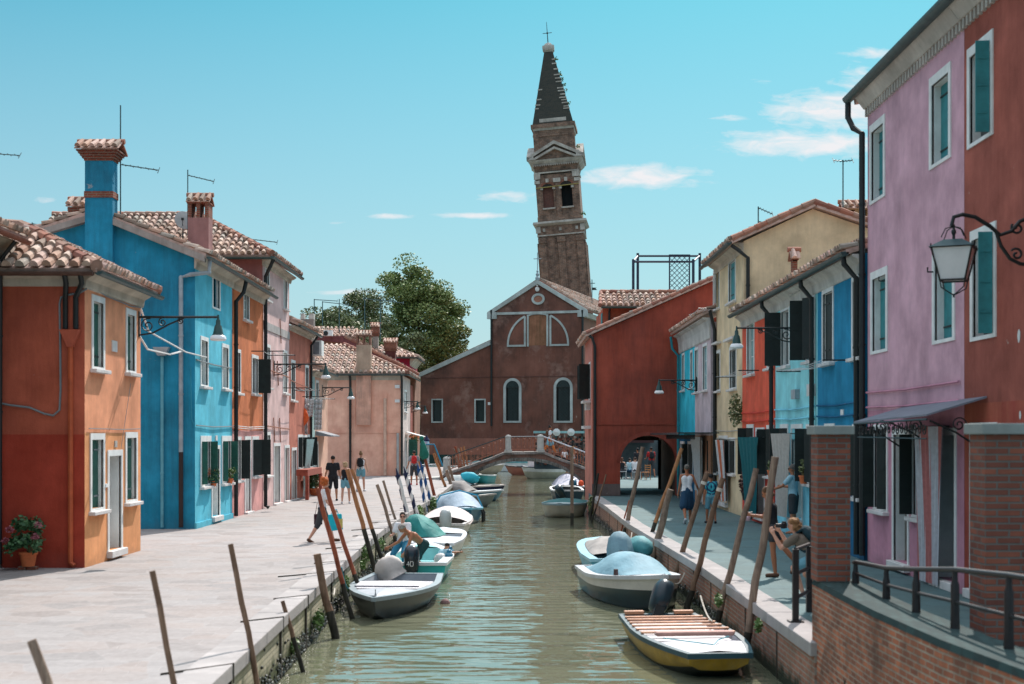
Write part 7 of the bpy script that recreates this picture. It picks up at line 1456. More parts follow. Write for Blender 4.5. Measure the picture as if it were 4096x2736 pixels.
t, hb, zs = boat('white cabin boat behind the red backpack walker', -9.0, 119.5, math.radians(-95), 6, 2.2, 1.0, 'point', wg, navy, wg, wg, foredeck=.3); b = MB(); b.box((-.8, -1.2, .8), (.8, .6, 2.0)); b.build('cabin', wg, t, local=True, bevel=.15)
# right bank boats
yb_ = stucco('worn yellow hull paint', (.46, .27, .02), (.30, .22, .1), .5, .4, rough=.5, sc=3); t, hb, zs = boat('yellow flat bottomed boat stacked with wooden slats, nearest on the right', 2.64, 21.9, math.radians(185.6), 4.4, 1.5, .40, 'pram', yb_, paint('teal black rail', (.015, .06, .08), .5), paint('pale lilac deck', (.48, .49, .52), .6), paint('pale lilac floor', (.42, .43, .46), .7), foredeck=.27, sheer=.02, benches=0, side=.06, low=paint('black hull bottom', (.015, .017, .017)), flare=.80)
slm = M('varnished slat', (.50, .24, .13), .5, .3, 8); b = MB()
for i, f in enumerate((.13, .20, .28, .36, .45, .54)): yy = (f-.5)*4.4; w = hb(f)-.02; q = MB(); q.box((-w, yy-.045, zs(f)+.03), (w, yy+.045, zs(f)+.055)); q.build('slat', slm, t, local=True)
q = MB(); yy = (.66-.5)*4.3; q.box((-.6, yy-.14, zs(.66)+.05), (.6, yy+.02, zs(.66)+.12)); q.build('rolled_plank', M('pink lath bundle', (.46, .26, .22), .7, .25), t, local=True, bevel=.03)
q = MB(); q.box((-.6, -1.7, .3), (.6, .5, .315)); q.build('floor_mat', M('pale foil mat', (.55, .54, .56), .5, .2, 3), t, local=True)
for sx in (-1, 1): q = MB(); q.box((sx*.42-.16, -2.16, .40), (sx*.42+.16, -2.02, .45)); q.build('transom_pad', slm, t, local=True)
rope(t, [(-.45, .9, .43), (-.2, 1.3, .44), (.0, 1.85, .45), (.3, 1.4, .44), (.55, 1.0, .43)], .009, ropeM); outboard(t, 4.4, zs(0)+.29, M('black blue cowling', (.012, .03, .04), .3, .2), -22, -.05, .92, black, -24)
# white boat with light blue cover
t, hb, zs = boat('white boat with dark lower hull under a light blue cover', 2.5, 29.3, math.radians(189), 4.8, 1.75, .56, 'point', paint('ivory hull', (.52, .49, .44)), paint('grey white rail', (.50, .52, .54)), paint('grey white deck', (.55, .56, .58)), None, low=paint('black teal bottom', (.012, .03, .035)), lf=1, foredeck=.25, sheer=.26, benches=0, side=.16, flare=.86)
cover(t, hb, zs, 4.8, .08, .74, .42, tarp('light blue boat cover', (.17, .36, .44)), ends=(.1, .02), sag=.05, inset=.16); b = MB(); b.lathe((.62, .9, .62), [(.05, 0), (.045, .12)], 8); b.build('bollard', M('dark cup', (.08, .05, .05)), t, local=True)
# light blue boat with grey tarp
t, hb, zs = boat('sky blue boat with crumpled grey tarpaulin, bow to the bridge', 2.45, 36.0, math.radians(1), 5.6, 1.6, .56, 'round', paint('sky blue hull', (.06, .35, .50)), paint('cyan white rail', (.26, .52, .62)), paint('pale cyan deck', (.38, .55, .62)), None, foredeck=.2, benches=1, side=.18)
cover(t, hb, zs, 5.6, .2, .84, .24, tarp('striped grey tarp', (.30, .28, .26)), ends=(.2, .1), sag=.16, inset=.2)
o, T_ = outboard(t, 5.6, zs(0)+.0, M('hidden motor', (.1, .1, .1)), 20, .0, .7); b = MB(); b.smooth = True; n = 18; vs = []
for i, (z_, rr) in enumerate([(.52, 0), (.49, .12), (.36, .23), (.1, .28), (-.2, .27)]):
    for k in range(n): a = 2*math.pi*k/n; w = 1+.1*math.sin(k*3.1); vs.append((.0+rr*1.1*math.cos(a)*w, -2.55+rr*1.4*math.sin(a)*w+z_*.4, .62+z_))
b.add(vs, [(i*n+k, i*n+(k+1) % n, (i+1)*n+(k+1) % n, (i+1)*n+k) for i in range(4) for k in range(n)]); b.build('motor_cover', tarp('striped teal sheet', (.16, .30, .36)), t, local=True, recalc=False)
b = MB(); b.smooth = True; b.ell((.55, -1.9, .72), (.3, .62, .28), 12, 8, noise=.06); b.build('rolled_cover', tarp('teal rolled canvas', (.08, .30, .32)), t, local=True)
# the three on the right before the bridge
t, hb, zs = boat('cream boat with teal cover, bow to the left, below the red gable house', 2.15, 60.4, math.radians(172), 4.0, 1.8, .62, 'round', paint('cream hull', (.44, .40, .32)), paint('grey blue rail', (.20, .28, .30)), paint('grey white foredeck', (.5, .52, .5)), None, foredeck=.5, benches=0, sheer=.05); cover(t, hb, zs, 4.0, .05, .7, .14, tarp('dark teal cloth', (.03, .16, .16)), sag=.03)
t, hb, zs = boat('dark blue hulled boat with white rim and tilted black motor', 2.8, 76.3, math.radians(2), 4.2, 1.7, .6, 'round', paint('ink blue hull', (.02, .06, .09)), wg, gb, gb, foredeck=.3); outboard(t, 4.2, zs(0)-.05, M('black blue cowling', (.012, .03, .04), .3, .2), -30, -.4, 1.15, stoneg, -30)
t, hb, zs = boat('wooden boat with a white draped cover under the right side of the arch', 3.05, 81.5, math.radians(3), 4.4, 1.7, .62, 'round', paint('brown wood hull', (.20, .09, .05)), wg, paint('brown deck', (.18, .08, .05)), None, foredeck=.2); cover(t, hb, zs, 4.4, .12, .9, .6, tarp('white drape', (.58, .58, .66)), ends=(.1, .1), sag=.14)
outboard(t, 4.4, zs(0)+.0, paint('blue dark cowling', (.02, .1, .16)), -20, .1, 1.2); b = MB(); b.ell((.62, -1.7, .7), (.16, .16, .2), 10, 8); b.build('orange_buoy', M('orange buoy', (.75, .1, .03)), t, local=True)
# ------------------------------------------------------------------ people
def skin(name, c): return M(name, c, .55, .08, 12, spec=.35)
SK = skin('tan skin', (.42, .20, .12)); SKL = skin('light skin', (.55, .30, .21)); SKD = skin('deep tan skin', (.36, .14, .07))
def cloth(name, c): return M(name, c, .9, .12, 14, .15)
def bake(mb, name, mat, par, vox, it=3):
    me = bpy.data.meshes.new(name); me.from_pydata(mb.v, [], mb.f); bm = bmesh.new(); bm.from_mesh(me); bmesh.ops.remove_doubles(bm, verts=bm.verts, dist=1e-5); bmesh.ops.recalc_face_normals(bm, faces=bm.faces); bm.to_mesh(me); bm.free()
    o = bpy.data.objects.new(name, me); COL.objects.link(o)
    r = o.modifiers.new('r', 'REMESH'); r.mode = 'VOXEL'; r.voxel_size = vox; s = o.modifiers.new('s', 'SMOOTH'); s.factor = .5; s.iterations = it
    dg = bpy.context.evaluated_depsgraph_get(); m2 = bpy.data.meshes.new_from_object(o.evaluated_get(dg)); o.modifiers.clear(); o.data = m2; bpy.data.meshes.remove(me); m2.name = name
    m2.shade_smooth(); m2.materials.clear(); m2.materials.append(mat); o.parent = par; return o
def person(label, x, y, z, rz, h, pose=None, sk=None, hair=('short', (.02, .015, .012)), wear=(), vox=.013, female=False, props=None, grp=None, headt=(0, 0)):
    """local +y is forward. pose angles in degrees: lean, legL/legR (thigh fwd, knee, spread), armL/armR (fwd, side, elbow), pel (pelvis height factor)"""
    p = dict(lean=3, legL=(14, 8, 4), legR=(-12, 14, 4), armL=(-14, 10, 12), armR=(14, 10, 18), pel=None, twist=0); p.update(pose or {})
    t = thing('person', (x, y, z), label, 'person', grp, math.radians(rz)); s = h/1.75; sk = sk or SK
    r = math.radians; J = {}
    th, shn = .43*s, .42*s
    legs = {}
    for sd, nm in ((-1, 'legL'), (1, 'legR')):
        a, k, sp = p[nm]; d1 = Vector((sd*math.sin(r(sp)), math.sin(r(a))*math.cos(r(sp)), -math.cos(r(a))*math.cos(r(sp)))); b_ = a-k; d2 = Vector((sd*math.sin(r(sp))*.4, math.sin(r(b_)), -math.cos(r(b_)))).normalized(); legs[nm] = (d1, d2)
    low = min(-(legs[n_][0]*th + legs[n_][1]*shn).z*1 * -1 for n_ in legs); pel = p['pel']*s if p['pel'] is not None else -low + .085*s
    pv = Vector((0, 0, pel)); L = p['lean']; up = Vector((math.sin(r(p['twist']))*math.sin(r(L)), math.sin(r(L)), math.cos(r(L)))).normalized(); side = Vector((1, 0, 0)); fwd = side.cross(up)*-1
    if fwd.y < 0: fwd = -fwd
    ch = pv + up*.36*s; nk = pv + up*.52*s
    hp, ht = headt; hd = (Matrix.Rotation(r(ht), 3, 'Z') @ Vector((0, math.sin(r(L*.5+hp)), math.cos(r(L*.5+hp))))); hc = nk + hd*.155*s
    J.update(pv=pv, ch=ch, nk=nk, hc=hc)
    b = MB(); f = .92 if female else 1.0
    for sd in (-1, 1): b.cap(pv+side*sd*.065*s, .098*s, pv+up*.16*s+side*sd*.045*s, .082*s*f); b.cap(pv+up*.16*s+side*sd*.045*s, .082*s*f, ch+side*sd*.075*s, .10*s*f)
    b.cap(nk-up*.05*s-side*.14*s*f, .052*s, nk-up*.05*s+side*.14*s*f, .052*s); b.cap(nk-up*.05*s, .07*s, nk+up*.0, .055*s); b.cap(nk, .052*s, nk+hd*.07*s, .048*s)
    if female: b.ell(ch+fwd*.06*s-side*.07*s, .062*s, 8, 6); b.ell(ch+fwd*.06*s+side*.07*s, .062*s, 8, 6)
    # head: skull, jaw, nose, ears, brow
    hf = Matrix.Rotation(r(ht), 3, 'Z') @ Vector((0, math.cos(r(hp+L*.3)), -math.sin(r(hp+L*.3)))); hs = hf.cross(hd).normalized(); hR = Matrix((hs, hf, hd)).transposed()
    b.ell(hc+hd*.02*s, (.072*s, .092*s, .095*s), 14, 10, hR); b.ell(hc-hd*.055*s+hf*.022*s, (.052*s, .062*s, .062*s), 12, 8, hR); b.ell(hc+hf*.096*s-hd*.018*s, (.014*s, .022*s, .024*s), 8, 6, hR); b.ell(hc+hf*.082*s-hd*.058*s, (.026*s, .014*s, .012*s), 8, 6, hR)
    for sd in (-1, 1): b.ell(hc+hs*sd*.073*s-hd*.01*s, (.012*s, .018*s, .03*s), 8, 6, hR)
    feet = []
    for sd, nm in ((-1, 'legL'), (1, 'legR')):
        d1, d2 = legs[nm]; hip = pv+side*sd*.088*s; kn = hip+d1*th; an = kn+d2*shn; J[nm] = (hip, kn, an)
        b.cap(hip, .088*s, hip+d1*th*.5, .072*s); b.cap(hip+d1*th*.5, .072*s, kn, .052*s); b.cap(kn, .052*s, kn+d2*shn*.35, .054*s); b.cap(kn+d2*shn*.35, .054*s, an, .033*s)
        sd2 = Vector((0, 0, 1)); fd = Vector((sd*.12, 1, 0)).normalized(); 
        if d2.y < -.25: fd = Vector((0, .8, -.6)) if d2.y > -.8 else Vector((0, -.35, -.94)) 
        toe = an + fd*.15*s - Vector((0, 0, .052*s)); b.cap(an-Vector((0, .03*s, .035*s)), .034*s, toe, .028*s); feet.append((an, toe))
    J['feet'] = feet; hands = []
    for sd, nm in ((-1, 'armL'), (1, 'armR')):
        a, sp, e = p[nm][:3]; inn = p[nm][3] if len(p[nm]) > 3 else 0
        sh = nk-up*.05*s+side*sd*.175*s*f; base = Matrix.Rotation(-r(L)*.0, 3, 'X')
        d1 = Vector((sd*math.sin(r(sp)), math.sin(r(a))*math.cos(r(sp)), -math.cos(r(a))*math.cos(r(sp)))); b_ = a+e; d2 = Vector((sd*math.sin(r(sp-inn)), math.sin(r(b_))*math.cos(r(sp-inn)), -math.cos(r(b_))*math.cos(r(sp-inn))))
        el = sh+d1*.285*s; wr = el+d2*.25*s; J[nm] = (sh, el, wr)
        b.cap(sh, .052*s*f, el, .038*s*f); b.cap(el, .038*s*f, el+d2*.09*s, .039*s*f); b.cap(el+d2*.09*s, .039*s*f, wr, .026*s)
        pc = wr+d2*.045*s; pn = d2.orthogonal().normalized(); tv = (side*-sd - d2*(side*-sd).dot(d2)).normalized(); wv_ = d2.cross(tv).normalized()
        b.cap(wr, .026*s, pc, .032*s); b.cap(pc-wv_*.018*s, .018*s, pc+wv_*.018*s, .018*s); rf = max(.0085*s, vox*.62); curl = tv*.35
        for q, ln in ((-.030, .066), (-.010, .076), (.010, .072), (.030, .056)):
            f0 = pc+wv_*q*s+d2*.02*s; f1 = f0+(d2+curl*.3).normalized()*ln*.55*s+wv_*q*.25*s; f2 = f1+(d2+curl*2.2).normalized()*ln*.55*s; b.cap(f0, rf, f1, rf, 7); b.cap(f1, rf, f2, rf*.9, 7)
        b.cap(pc-wv_*.03*s-d2*.02*s, rf*1.1, pc-wv_*.055*s+d2*.025*s+tv*.015*s, rf, 7); hands.append(pc)
    J['hands'] = hands
    body = bake(b, 'body', sk, t, vox)
    # eyes
    for sd in (-1, 1): e = MB(); e.ell(hc+hf*.084*s+hs*sd*.03*s+hd*.012*s, (.011*s, .008*s, .008*s), 8, 6, hR); e.build('eye', black, t, local=True)
    # hair
    hm = M('hair %.3f %.3f' % hair[1][:2], hair[1], .8, .4, 30, .8, bs_scale=90); k = hair[0]; q = MB()
    if k != 'bald':
        base_ = [(hc+hd*.045*s-hf*.018*s, (.084*s, .098*s, .088*s))]
        if k == 'afro': base_ = [(hc+hd*.05*s-hf*.02*s+hs*rd.uniform(-.08, .08)*s+hd*rd.uniform(-.07, .09)*s-hf*rd.uniform(-.04, .08)*s, (.062*s, .062*s, .062*s)) for _ in range(26)] + [(hc+hd*.04*s-hf*.035*s, (.12*s, .11*s, .12*s))]
        if k == 'curly': base_ += [(hc+hd*rd.uniform(-.09, .09)*s-hf*rd.uniform(.02, .09)*s+hs*rd.uniform(-.09, .09)*s, (.04*s,)*3) for _ in range(26)]
        if k == 'bun': base_ += [(hc+hd*.13*s-hf*.05*s, (.05*s,)*3)]
        if k == 'long': base_ += [(hc-hd*.06*s-hf*.055*s, (.075*s, .05*s, .12*s)), (hc-hd*.14*s-hf*.06*s, (.06*s, .035*s, .10*s))]
        if k == 'pony': base_ += [(hc+hd*.08*s-hf*.10*s, (.03*s,)*3), (hc-hd*.02*s-hf*.125*s, (.028*s, .028*s, .09*s))]
        for c, rr in base_: q.ell(c, rr, 12, 8, hR)
        o = bake(q, 'hair', hm, t, max(vox*.8, .010), 1)
        # carve: hair must not cover the face
    for w in wear:
        kind, m = w[0], w[1]; q = MB(); g = .014*s+vox*.35
        A_ = lambda n_, f_=1.0: (J[n_][0], J[n_][1], J[n_][2])
        if kind in ('tee', 'tank', 'top', 'longsleeve'):
            lo = .02 if kind != 'top' else .12
            for sd in (-1, 1): q.cap(pv+up*lo*s+side*sd*.06*s, .096*s+g, pv+up*.18*s+side*sd*.045*s, .082*s*f+g); q.cap(pv+up*.18*s+side*sd*.045*s, .082*s*f+g, ch+side*sd*.075*s+up*.02*s, .098*s*f+g)
            if female: q.ell(ch+fwd*.06*s-side*.07*s, .062*s+g, 8, 6); q.ell(ch+fwd*.06*s+side*.07*s, .062*s+g, 8, 6)
            if kind in ('tee', 'longsleeve'):
                q.cap(nk-up*.055*s-side*.14*s*f, .052*s+g, nk-up*.055*s+side*.14*s*f, .052*s+g)
                for n_ in ('armL', 'armR'): sh, el, wr = J[n_]; e_ = sh.lerp(el, .62 if kind == 'tee' else 1); q.cap(sh, .054*s+g, e_, .046*s+g*1.1); (kind == 'longsleeve') and q.cap(el, .042*s+g, el.lerp(wr, .9), .03*s+g)
            else: q.cap(nk-up*.075*s-side*.10*s*f, .045*s+g*.8, nk-up*.075*s+side*.10*s*f, .045*s+g*.8)
            nm = 'shirt' if kind != 'top' else 'top'
        elif kind in ('shorts', 'pants'):
            q.cap(pv-side*.06*s, .10*s+g, pv+side*.06*s, .10*s+g); q.cap(pv+up*.07*s-side*.05*s, .088*s+g, pv+up*.07*s+side*.05*s, .088*s+g)
            for n_ in ('legL', 'legR'):
                hip, kn, an = J[n_]; fr_ = w[2] if len(w) > 2 else .6
                if kind == 'shorts': q.cap(hip, .092*s+g, hip.lerp(kn, min(1, fr_)), (.092-.03*fr_)*s+g*1.3); (fr_ > 1) and q.cap(kn, .058*s+g, kn.lerp(an, fr_-1), .056*s+g)
                else: q.cap(hip, .092*s+g, kn, .058*s+g); q.cap(kn, .058*s+g, kn.lerp(an, .92), .045*s+g)
            nm = kind if kind == 'shorts' else 'trousers'
        elif kind == 'skirt':
            ln = w[2] if len(w) > 2 else .45; kn_ = (J['legL'][1]+J['legR'][1])/2; e_ = pv.lerp(kn_, ln/.43)
            q.cap(pv+up*.07*s-side*.05*s, .09*s+g, pv+up*.07*s+side*.05*s, .09*s+g)
            for sd, n_ in ((-1, 'legL'), (1, 'legR')):
                hip, kn, an = J[n_]; tq_ = pv.lerp(kn, ln/.43); q.cap(pv+side*sd*.05*s, .105*s+g, tq_+side*sd*.01*s, .105*s+g*1.5)
            q.cap(pv, .12*s+g, e_, .12*s+g); nm = 'skirt'
        elif kind == 'shoes':
            for an, toe in feet: q.cap(an-Vector((0, .03*s, .045*s)), .036*s+g*.6, toe-Vector((0, 0, .004)), .032*s+g*.6)
            nm = 'shoe'
            for an, toe in feet:
                q2 = MB(); q2.cap(an-Vector((0, .03*s, .042*s)), .037*s+g*.6, toe, .031*s+g*.6); bake(q2, 'shoe', m, t, vox)
            continue
        elif kind == 'pack':
            c = ch-fwd*.17*s-up*.03*s; R3 = Matrix((side, fwd, up)).transposed(); q.ell(c, (.15*s, .10*s, .21*s), 12, 8, R3); q.ell(c-up*.07*s-fwd*.05*s, (.11*s, .07*s, .10*s), 10, 8, R3)
            for sd in (-1, 1): q.tube([c+up*.16*s+side*sd*.09*s, nk-up*.0*s+side*sd*.10*s, ch+fwd*.12*s+side*sd*.10*s, ch-up*.14*s+fwd*.08*s+side*sd*.12*s, c-up*.14*s+side*sd*.12*s], .022*s+vox*.4, 8)
            nm = 'backpack'; bp = bake(q, nm, m, t, vox); continue
        elif kind == 'hat':
            q.lathe(hc+hd*.03*s, [(.15*s, 0), (.155*s, .012*s), (.09*s, .02*s), (.085*s, .07*s), (.05*s, .1*s), (.01, .105*s)], 14); q.smooth = True; q.build('sun_hat', m, t, local=True); continue
        elif kind == 'glasses':
            for sd in (-1, 1): q.ell(hc+hf*.094*s+hs*sd*.033*s+hd*.012*s, (.028*s, .008*s, .02*s), 10, 6, hR); q.tube([hc+hf*.09*s+hs*sd*.055*s+hd*.015*s, hc+hs*sd*.08*s+hd*.012*s], .005*s, 5)
            q.build('sunglasses', m, t, local=True); continue
        else: continue
        bake(q, nm, m, t, vox)
    if props: props(t, J, s, up, fwd, side)
    return t, J
def worldpt(t, p): return Matrix.Translation(t.location) @ Matrix.Rotation(t.rotation_euler[2], 4, 'Z') @ Vector(p)
blk = cloth('black cotton', (.012, .014, .018)); den = cloth('light denim', (.14, .34, .42)); jns = cloth('teal jeans', (.02, .16, .26)); wht = cloth('white cotton', (.66, .68, .70)); nvy = cloth('navy cloth', (.012, .05, .10)); gry = cloth('grey cotton', (.24, .26, .28)); charc = cloth('charcoal cotton', (.04, .045, .05)); red_ = cloth('red nylon', (.42, .02, .02)); org = cloth('orange cotton', (.75, .18, .04)); khk = cloth('khaki grey cotton', (.16, .13, .10)); snk = cloth('white sneaker', (.55, .56, .58)); lth = cloth('brown leather', (.10, .05, .03)); ltb = cloth('pale blue tee', (.30, .50, .58))
person('man in black t-shirt and shorts walking away on the left quay', -7.05, 55.4, 0, 8, 1.80, dict(legL=(-6, 12, 5), legR=(12, 6, 5), armL=(-8, 14, 20), armR=(4, 12, 20)), SK, ('short', (.02, .015, .012)), [('tee', blk), ('shorts', blk, .95), ('shoes', blk)])
person('curly blonde woman in black top and denim shorts on the left quay', -6.3, 53.2, 0, 0, 1.60, dict(legL=(-5, 6, 4), legR=(10, 8, 6), armL=(30, 10, 70), armR=(10, 12, 20)), SKL, ('curly', (.40, .28, .16)), [('tank', blk), ('shorts', den, .5), ('shoes', snk)], female=True, headt=(18, 15))
person('woman with black backpack and blue shorts walking away on the left quay', -6.98, 64.8, 0, -5, 1.84, dict(legL=(-10, 14, 3), legR=(12, 4, 3)), SKL, ('bun', (.20, .12, .06)), [('tank', wht), ('shorts', den, .48), ('pack', blk), ('shoes', snk)], female=True)
person('man with red and grey backpack far along the left quay', -5.15, 73.3, 0, 5, 1.80, dict(legL=(8, 6, 5), legR=(-6, 10, 5), armL=(-10, 18, 14), armR=(6, 18, 14)), SKD, ('short', (.02, .015, .012)), [('tee', gry), ('shorts', charc, .95), ('pack', red_), ('shoes', red_)])
def bagp(t, J, s, up, fwd, side):
    h = J['hands'][0]; b = MB(); b.hexa([(h.x-.05, h.y-.22, h.z-.52), (h.x+.07, h.y-.22, h.z-.52), (h.x+.07, h.y+.22, h.z-.52), (h.x-.05, h.y+.22, h.z-.52), (h.x-.03, h.y-.19, h.z-.12), (h.x+.04, h.y-.19, h.z-.12), (h.x+.04, h.y+.19, h.z-.12), (h.x-.03, h.y+.19, h.z-.12)])
    return b
def redp(t, J, s, up, fwd, side):
    w = J['hands'][1]
    g = thing('shopping_bag', worldpt(t, w), 'turquoise shopping bag carried by the red haired woman', 'bag', rz=t.rotation_euler[2]); b = MB(); b.hexa([(-.05, -.17, -.50), (.07, -.17, -.50), (.07, .2, -.46), (-.05, .2, -.46), (-.03, -.15, -.10), (.04, -.15, -.10), (.04, .17, -.08), (-.03, .17, -.08)]); b.build('bag_body', cloth('turquoise plastic', (.01, .42, .52)), g, local=True, bevel=.02); b = MB(); b.tube([(0, -.08, -.1), (0, -.03, .02), (0, .05, .02), (0, .1, -.1)], .01, 5); b.build('strap', cloth('turquoise plastic', (.01, .42, .52)), g, local=True); b = MB(); b.box((.071, .05, -.42), (.076, .19, -.2)); b.build('yellow_print', cloth('yellow print', (.5, .42, .12)), g, local=True)
    w = J['hands'][0]; g = thing('handbag', worldpt(t, w+Vector((-.05, -.1, .1))), 'small dark handbag hanging behind the red haired woman', 'bag', rz=t.rotation_euler[2]); b = MB(); b.box((-.05, -.1, -.42), (.05, .1, -.16)); b.build('bag_body', cloth('aubergine leather', (.05, .02, .03)), g, local=True, bevel=.02); b = MB(); b.tube([(0, -.07, -.17), (0, -.02, .1), (0, .02, .1), (0, .07, -.17)], .008, 5); b.build('strap', lth, g, local=True)
person('woman with red afro curls in white top and dark knee length trousers walking right', -4.60, 34.1, 0, -78, 1.58, dict(lean=6, legL=(24, 6, 3), legR=(-16, 16, 3), armL=(-12, 14, 20), armR=(14, 8, 26)), SKL, ('afro', (.42, .10, .02)), [('tee', wht), ('shorts', charc, 1.15), ('shoes', lth)], vox=.011, female=True, props=redp, headt=(8, 0))
# family in the turquoise boat
def fb(lx, ly, lz): 
    c, s = math.cos(FB[2]), math.sin(FB[2]); return (FB[0]+lx*c-ly*s, FB[1]+lx*s+ly*c, WL+lz)
px = fb(-.42, -.5, .0); person('woman in white t-shirt, blue jeans and sunglasses sitting on the boat rim', px[0], px[1], px[2], 165, 1.66, dict(lean=2, legL=(58, 62, 8), legR=(50, 50, 10), armL=(30, 12, 80, 20), armR=(20, 14, 70, 20), pel=.80), SKL, ('short', (.03, .02, .015)), [('tee', wht), ('pants', jns), ('glasses', blk)], vox=.011, female=True, headt=(2, 20))
px = fb(.12, -1.15, .03); person('grey haired shirtless man in dark swimming shorts bending over the motor', px[0], px[1], px[2], 118, 1.76, dict(lean=54, legL=(40, 80, 8), legR=(14, 50, 8), armL=(25, 14, 12), armR=(38, 14, 24), pel=.74), SKD, ('short', (.30, .27, .24)), [('shorts', cloth('dark green swim shorts', (.01, .04, .04)), .75)], vox=.011, headt=(28, 0))
px = fb(.40, -.35, .0); person('small dark haired boy in pale blue leaning over the side of the boat', px[0], px[1], px[2], -60, 1.2, dict(lean=38, legL=(70, 100, 6), legR=(60, 90, 8), armL=(70, 10, 10), armR=(80, 10, 12), pel=.42), SK, ('short', (.012, .01, .01)), [('tee', ltb), ('shorts', nvy, .6)], vox=.011, headt=(20, 0))
# bridge
person('woman in white top, blue skirt cloth and orange trousers walking down the bridge', 2.08, 83.2, 1.50, -85, 1.72, dict(legL=(28, 4, 3), legR=(-22, 20, 3), armL=(5, 8, 25), armR=(0, 8, 15)), SKD, ('bun', (.015, .012, .01)), [('tee', wht), ('skirt', den, .3), ('pants', cloth('orange trousers', (.55, .17, .04))), ('glasses', blk), ('pack', lth)], female=True, vox=.014)
person('child in orange hat and orange top going down the bridge', 3.45, 83.3, .88, -85, 1.05, dict(legL=(20, 8, 3), legR=(-15, 15, 3), armL=(40, 8, 40), armR=(-5, 8, 15)), SK, ('short', (.1, .05, .03)), [('tee', org), ('skirt', wht, .3), ('hat', cloth('straw orange hat', (.6, .3, .06)))], vox=.012)
person('child in a grey and white shirt seen through the right bridge railing', 3.0, 84.2, .62, 170, 1.15, dict(), SKD, ('short', (.02, .015, .01)), [('tee', wht), ('shorts', charc, .8)], vox=.014)
person('lone dark figure at the low end of the right bridge railing', 4.25, 86.5, .3, 60, 1.2, dict(legL=(20, 10, 4)), SKD, ('short', (.02, .015, .01)), [('tee', charc), ('shorts', khk, .9)], vox=.016)
# right quay
person('short grey haired woman in white sleeveless top and navy skirt on the right quay', 5.02, 41.3, 0, 3, 1.74, dict(legL=(-14, 24, 2), legR=(12, 4, 3), armL=(0, 9, 10), armR=(-5, 24, 40)), SKD, ('short', (.14, .13, .11)), [('tank', wht), ('skirt', nvy, .42), ('shoes', snk)], vox=.012, female=True)
def tiedye():
    m, nt, bs = nodes('tie-dye cotton'); bs.inputs['Roughness'].default_value = .9; tc = nt.nodes.new('ShaderNodeTexCoord'); w = nt.nodes.new('ShaderNodeTexWave'); w.wave_type = 'RINGS'; w.rings_direction = 'SPHERICAL'; w.inputs['Scale'].default_value = 4.5; w.inputs['Distortion'].default_value = 4
    mp = nt.nodes.new('ShaderNodeMapping'); mp.inputs['Location'].default_value = (0, 0, -1.05); nt.links.new(tc.outputs['Object'], mp.inputs[0]); nt.links.new(mp.outputs[0], w.inputs[0]); nt.links.new(ramp(nt, w.outputs[0], .2, .8, (.01, .04, .12), (.05, .42, .50)), bs.inputs['Base Color']); return m
person('child in a blue tie-dye t-shirt beside the grey haired woman', 5.72, 41.3, 0, 5, 1.46, dict(legL=(8, 4, 4), legR=(-4, 8, 4)), SKD, ('short', (.01, .01, .01)), [('tee', tiedye()), ('shorts', den, .85), ('shoes', blk)], vox=.012)
def phone(t, J, s, up, fwd, side):
    w = worldpt(t, (J['hands'][0]+J['hands'][1])/2); g = thing('phone_and_tissue', w, 'shiny phone with a red and blue wrapper in the hands of the woman in black', 'phone'); b = MB(); b.box((-.05, -.02, -.08), (.04, 0, .06)); b.build('phone', glassd, g, local=True, bevel=.005); b = MB(); b.ell((-.04, 0, -.05), (.07, .04, .05), 8, 6, noise=.3); b.build('wrapper', cloth('crumpled wrapper', (.45, .35, .42)), g, local=True)
person('curly haired woman in black top and shorts with a bag, reading her phone mid-stride', 4.68, 25.7, 0, 72, 1.66, dict(lean=5, legL=(-2, 4, 3), legR=(-26, 14, 5), armL=(24, 8, 75), armR=(20, 8, 70)), SKD, ('curly', (.14, .07, .035)), [('tank', blk), ('shorts', charc, .45), ('shoes', lth)], vox=.010, female=True, props=phone, headt=(24, 0))
def camp(t, J, s, up, fwd, side):
    w = worldpt(t, J['hc']+Vector((0, .16, -.01))); g = thing('camera', w, 'black camera held to the face of the crouching photographer', 'camera', rz=t.rotation_euler[2]); b = MB(); b.box((-.07, -.03, -.045), (.07, .03, .045)); b.box((-.03, -.03, .045), (.03, .03, .07)); b.build('camera_body', blk, g, local=True, bevel=.008); b = MB(); b.tube([(0, .03, 0), (0, .13, 0)], .035, 14); b.build('lens', black, g, local=True)
person('crouching photographer in khaki t-shirt with a dark teal backpack by the brick pillar', 4.86, 22.6, 0, 62, 1.74, dict(lean=48, legL=(66, 88, 6), legR=(44, 100, 14), armL=(52, 5, 96, 10), armR=(56, 5, 94, 10), pel=.62), SKL, ('curly', (.30, .16, .07)), [('tee', khk), ('shorts', den, .7), ('pack', cloth('dark teal nylon', (.01, .035, .045))), ('shoes', snk)], vox=.010, props=camp, headt=(-8, 0))
person('tanned man in pale polo and sunglasses leaning in the light blue doorway', 6.9, 35.1, .12, 60, 1.74, dict(legL=(0, 2, 4), legR=(4, 4, 4), armL=(40, 15, 30), armR=(30, 15, 60)), SKD, ('short', (.12, .11, .10)), [('tee', ltb), ('shorts', charc, .85), ('glasses', blk)], vox=.012)
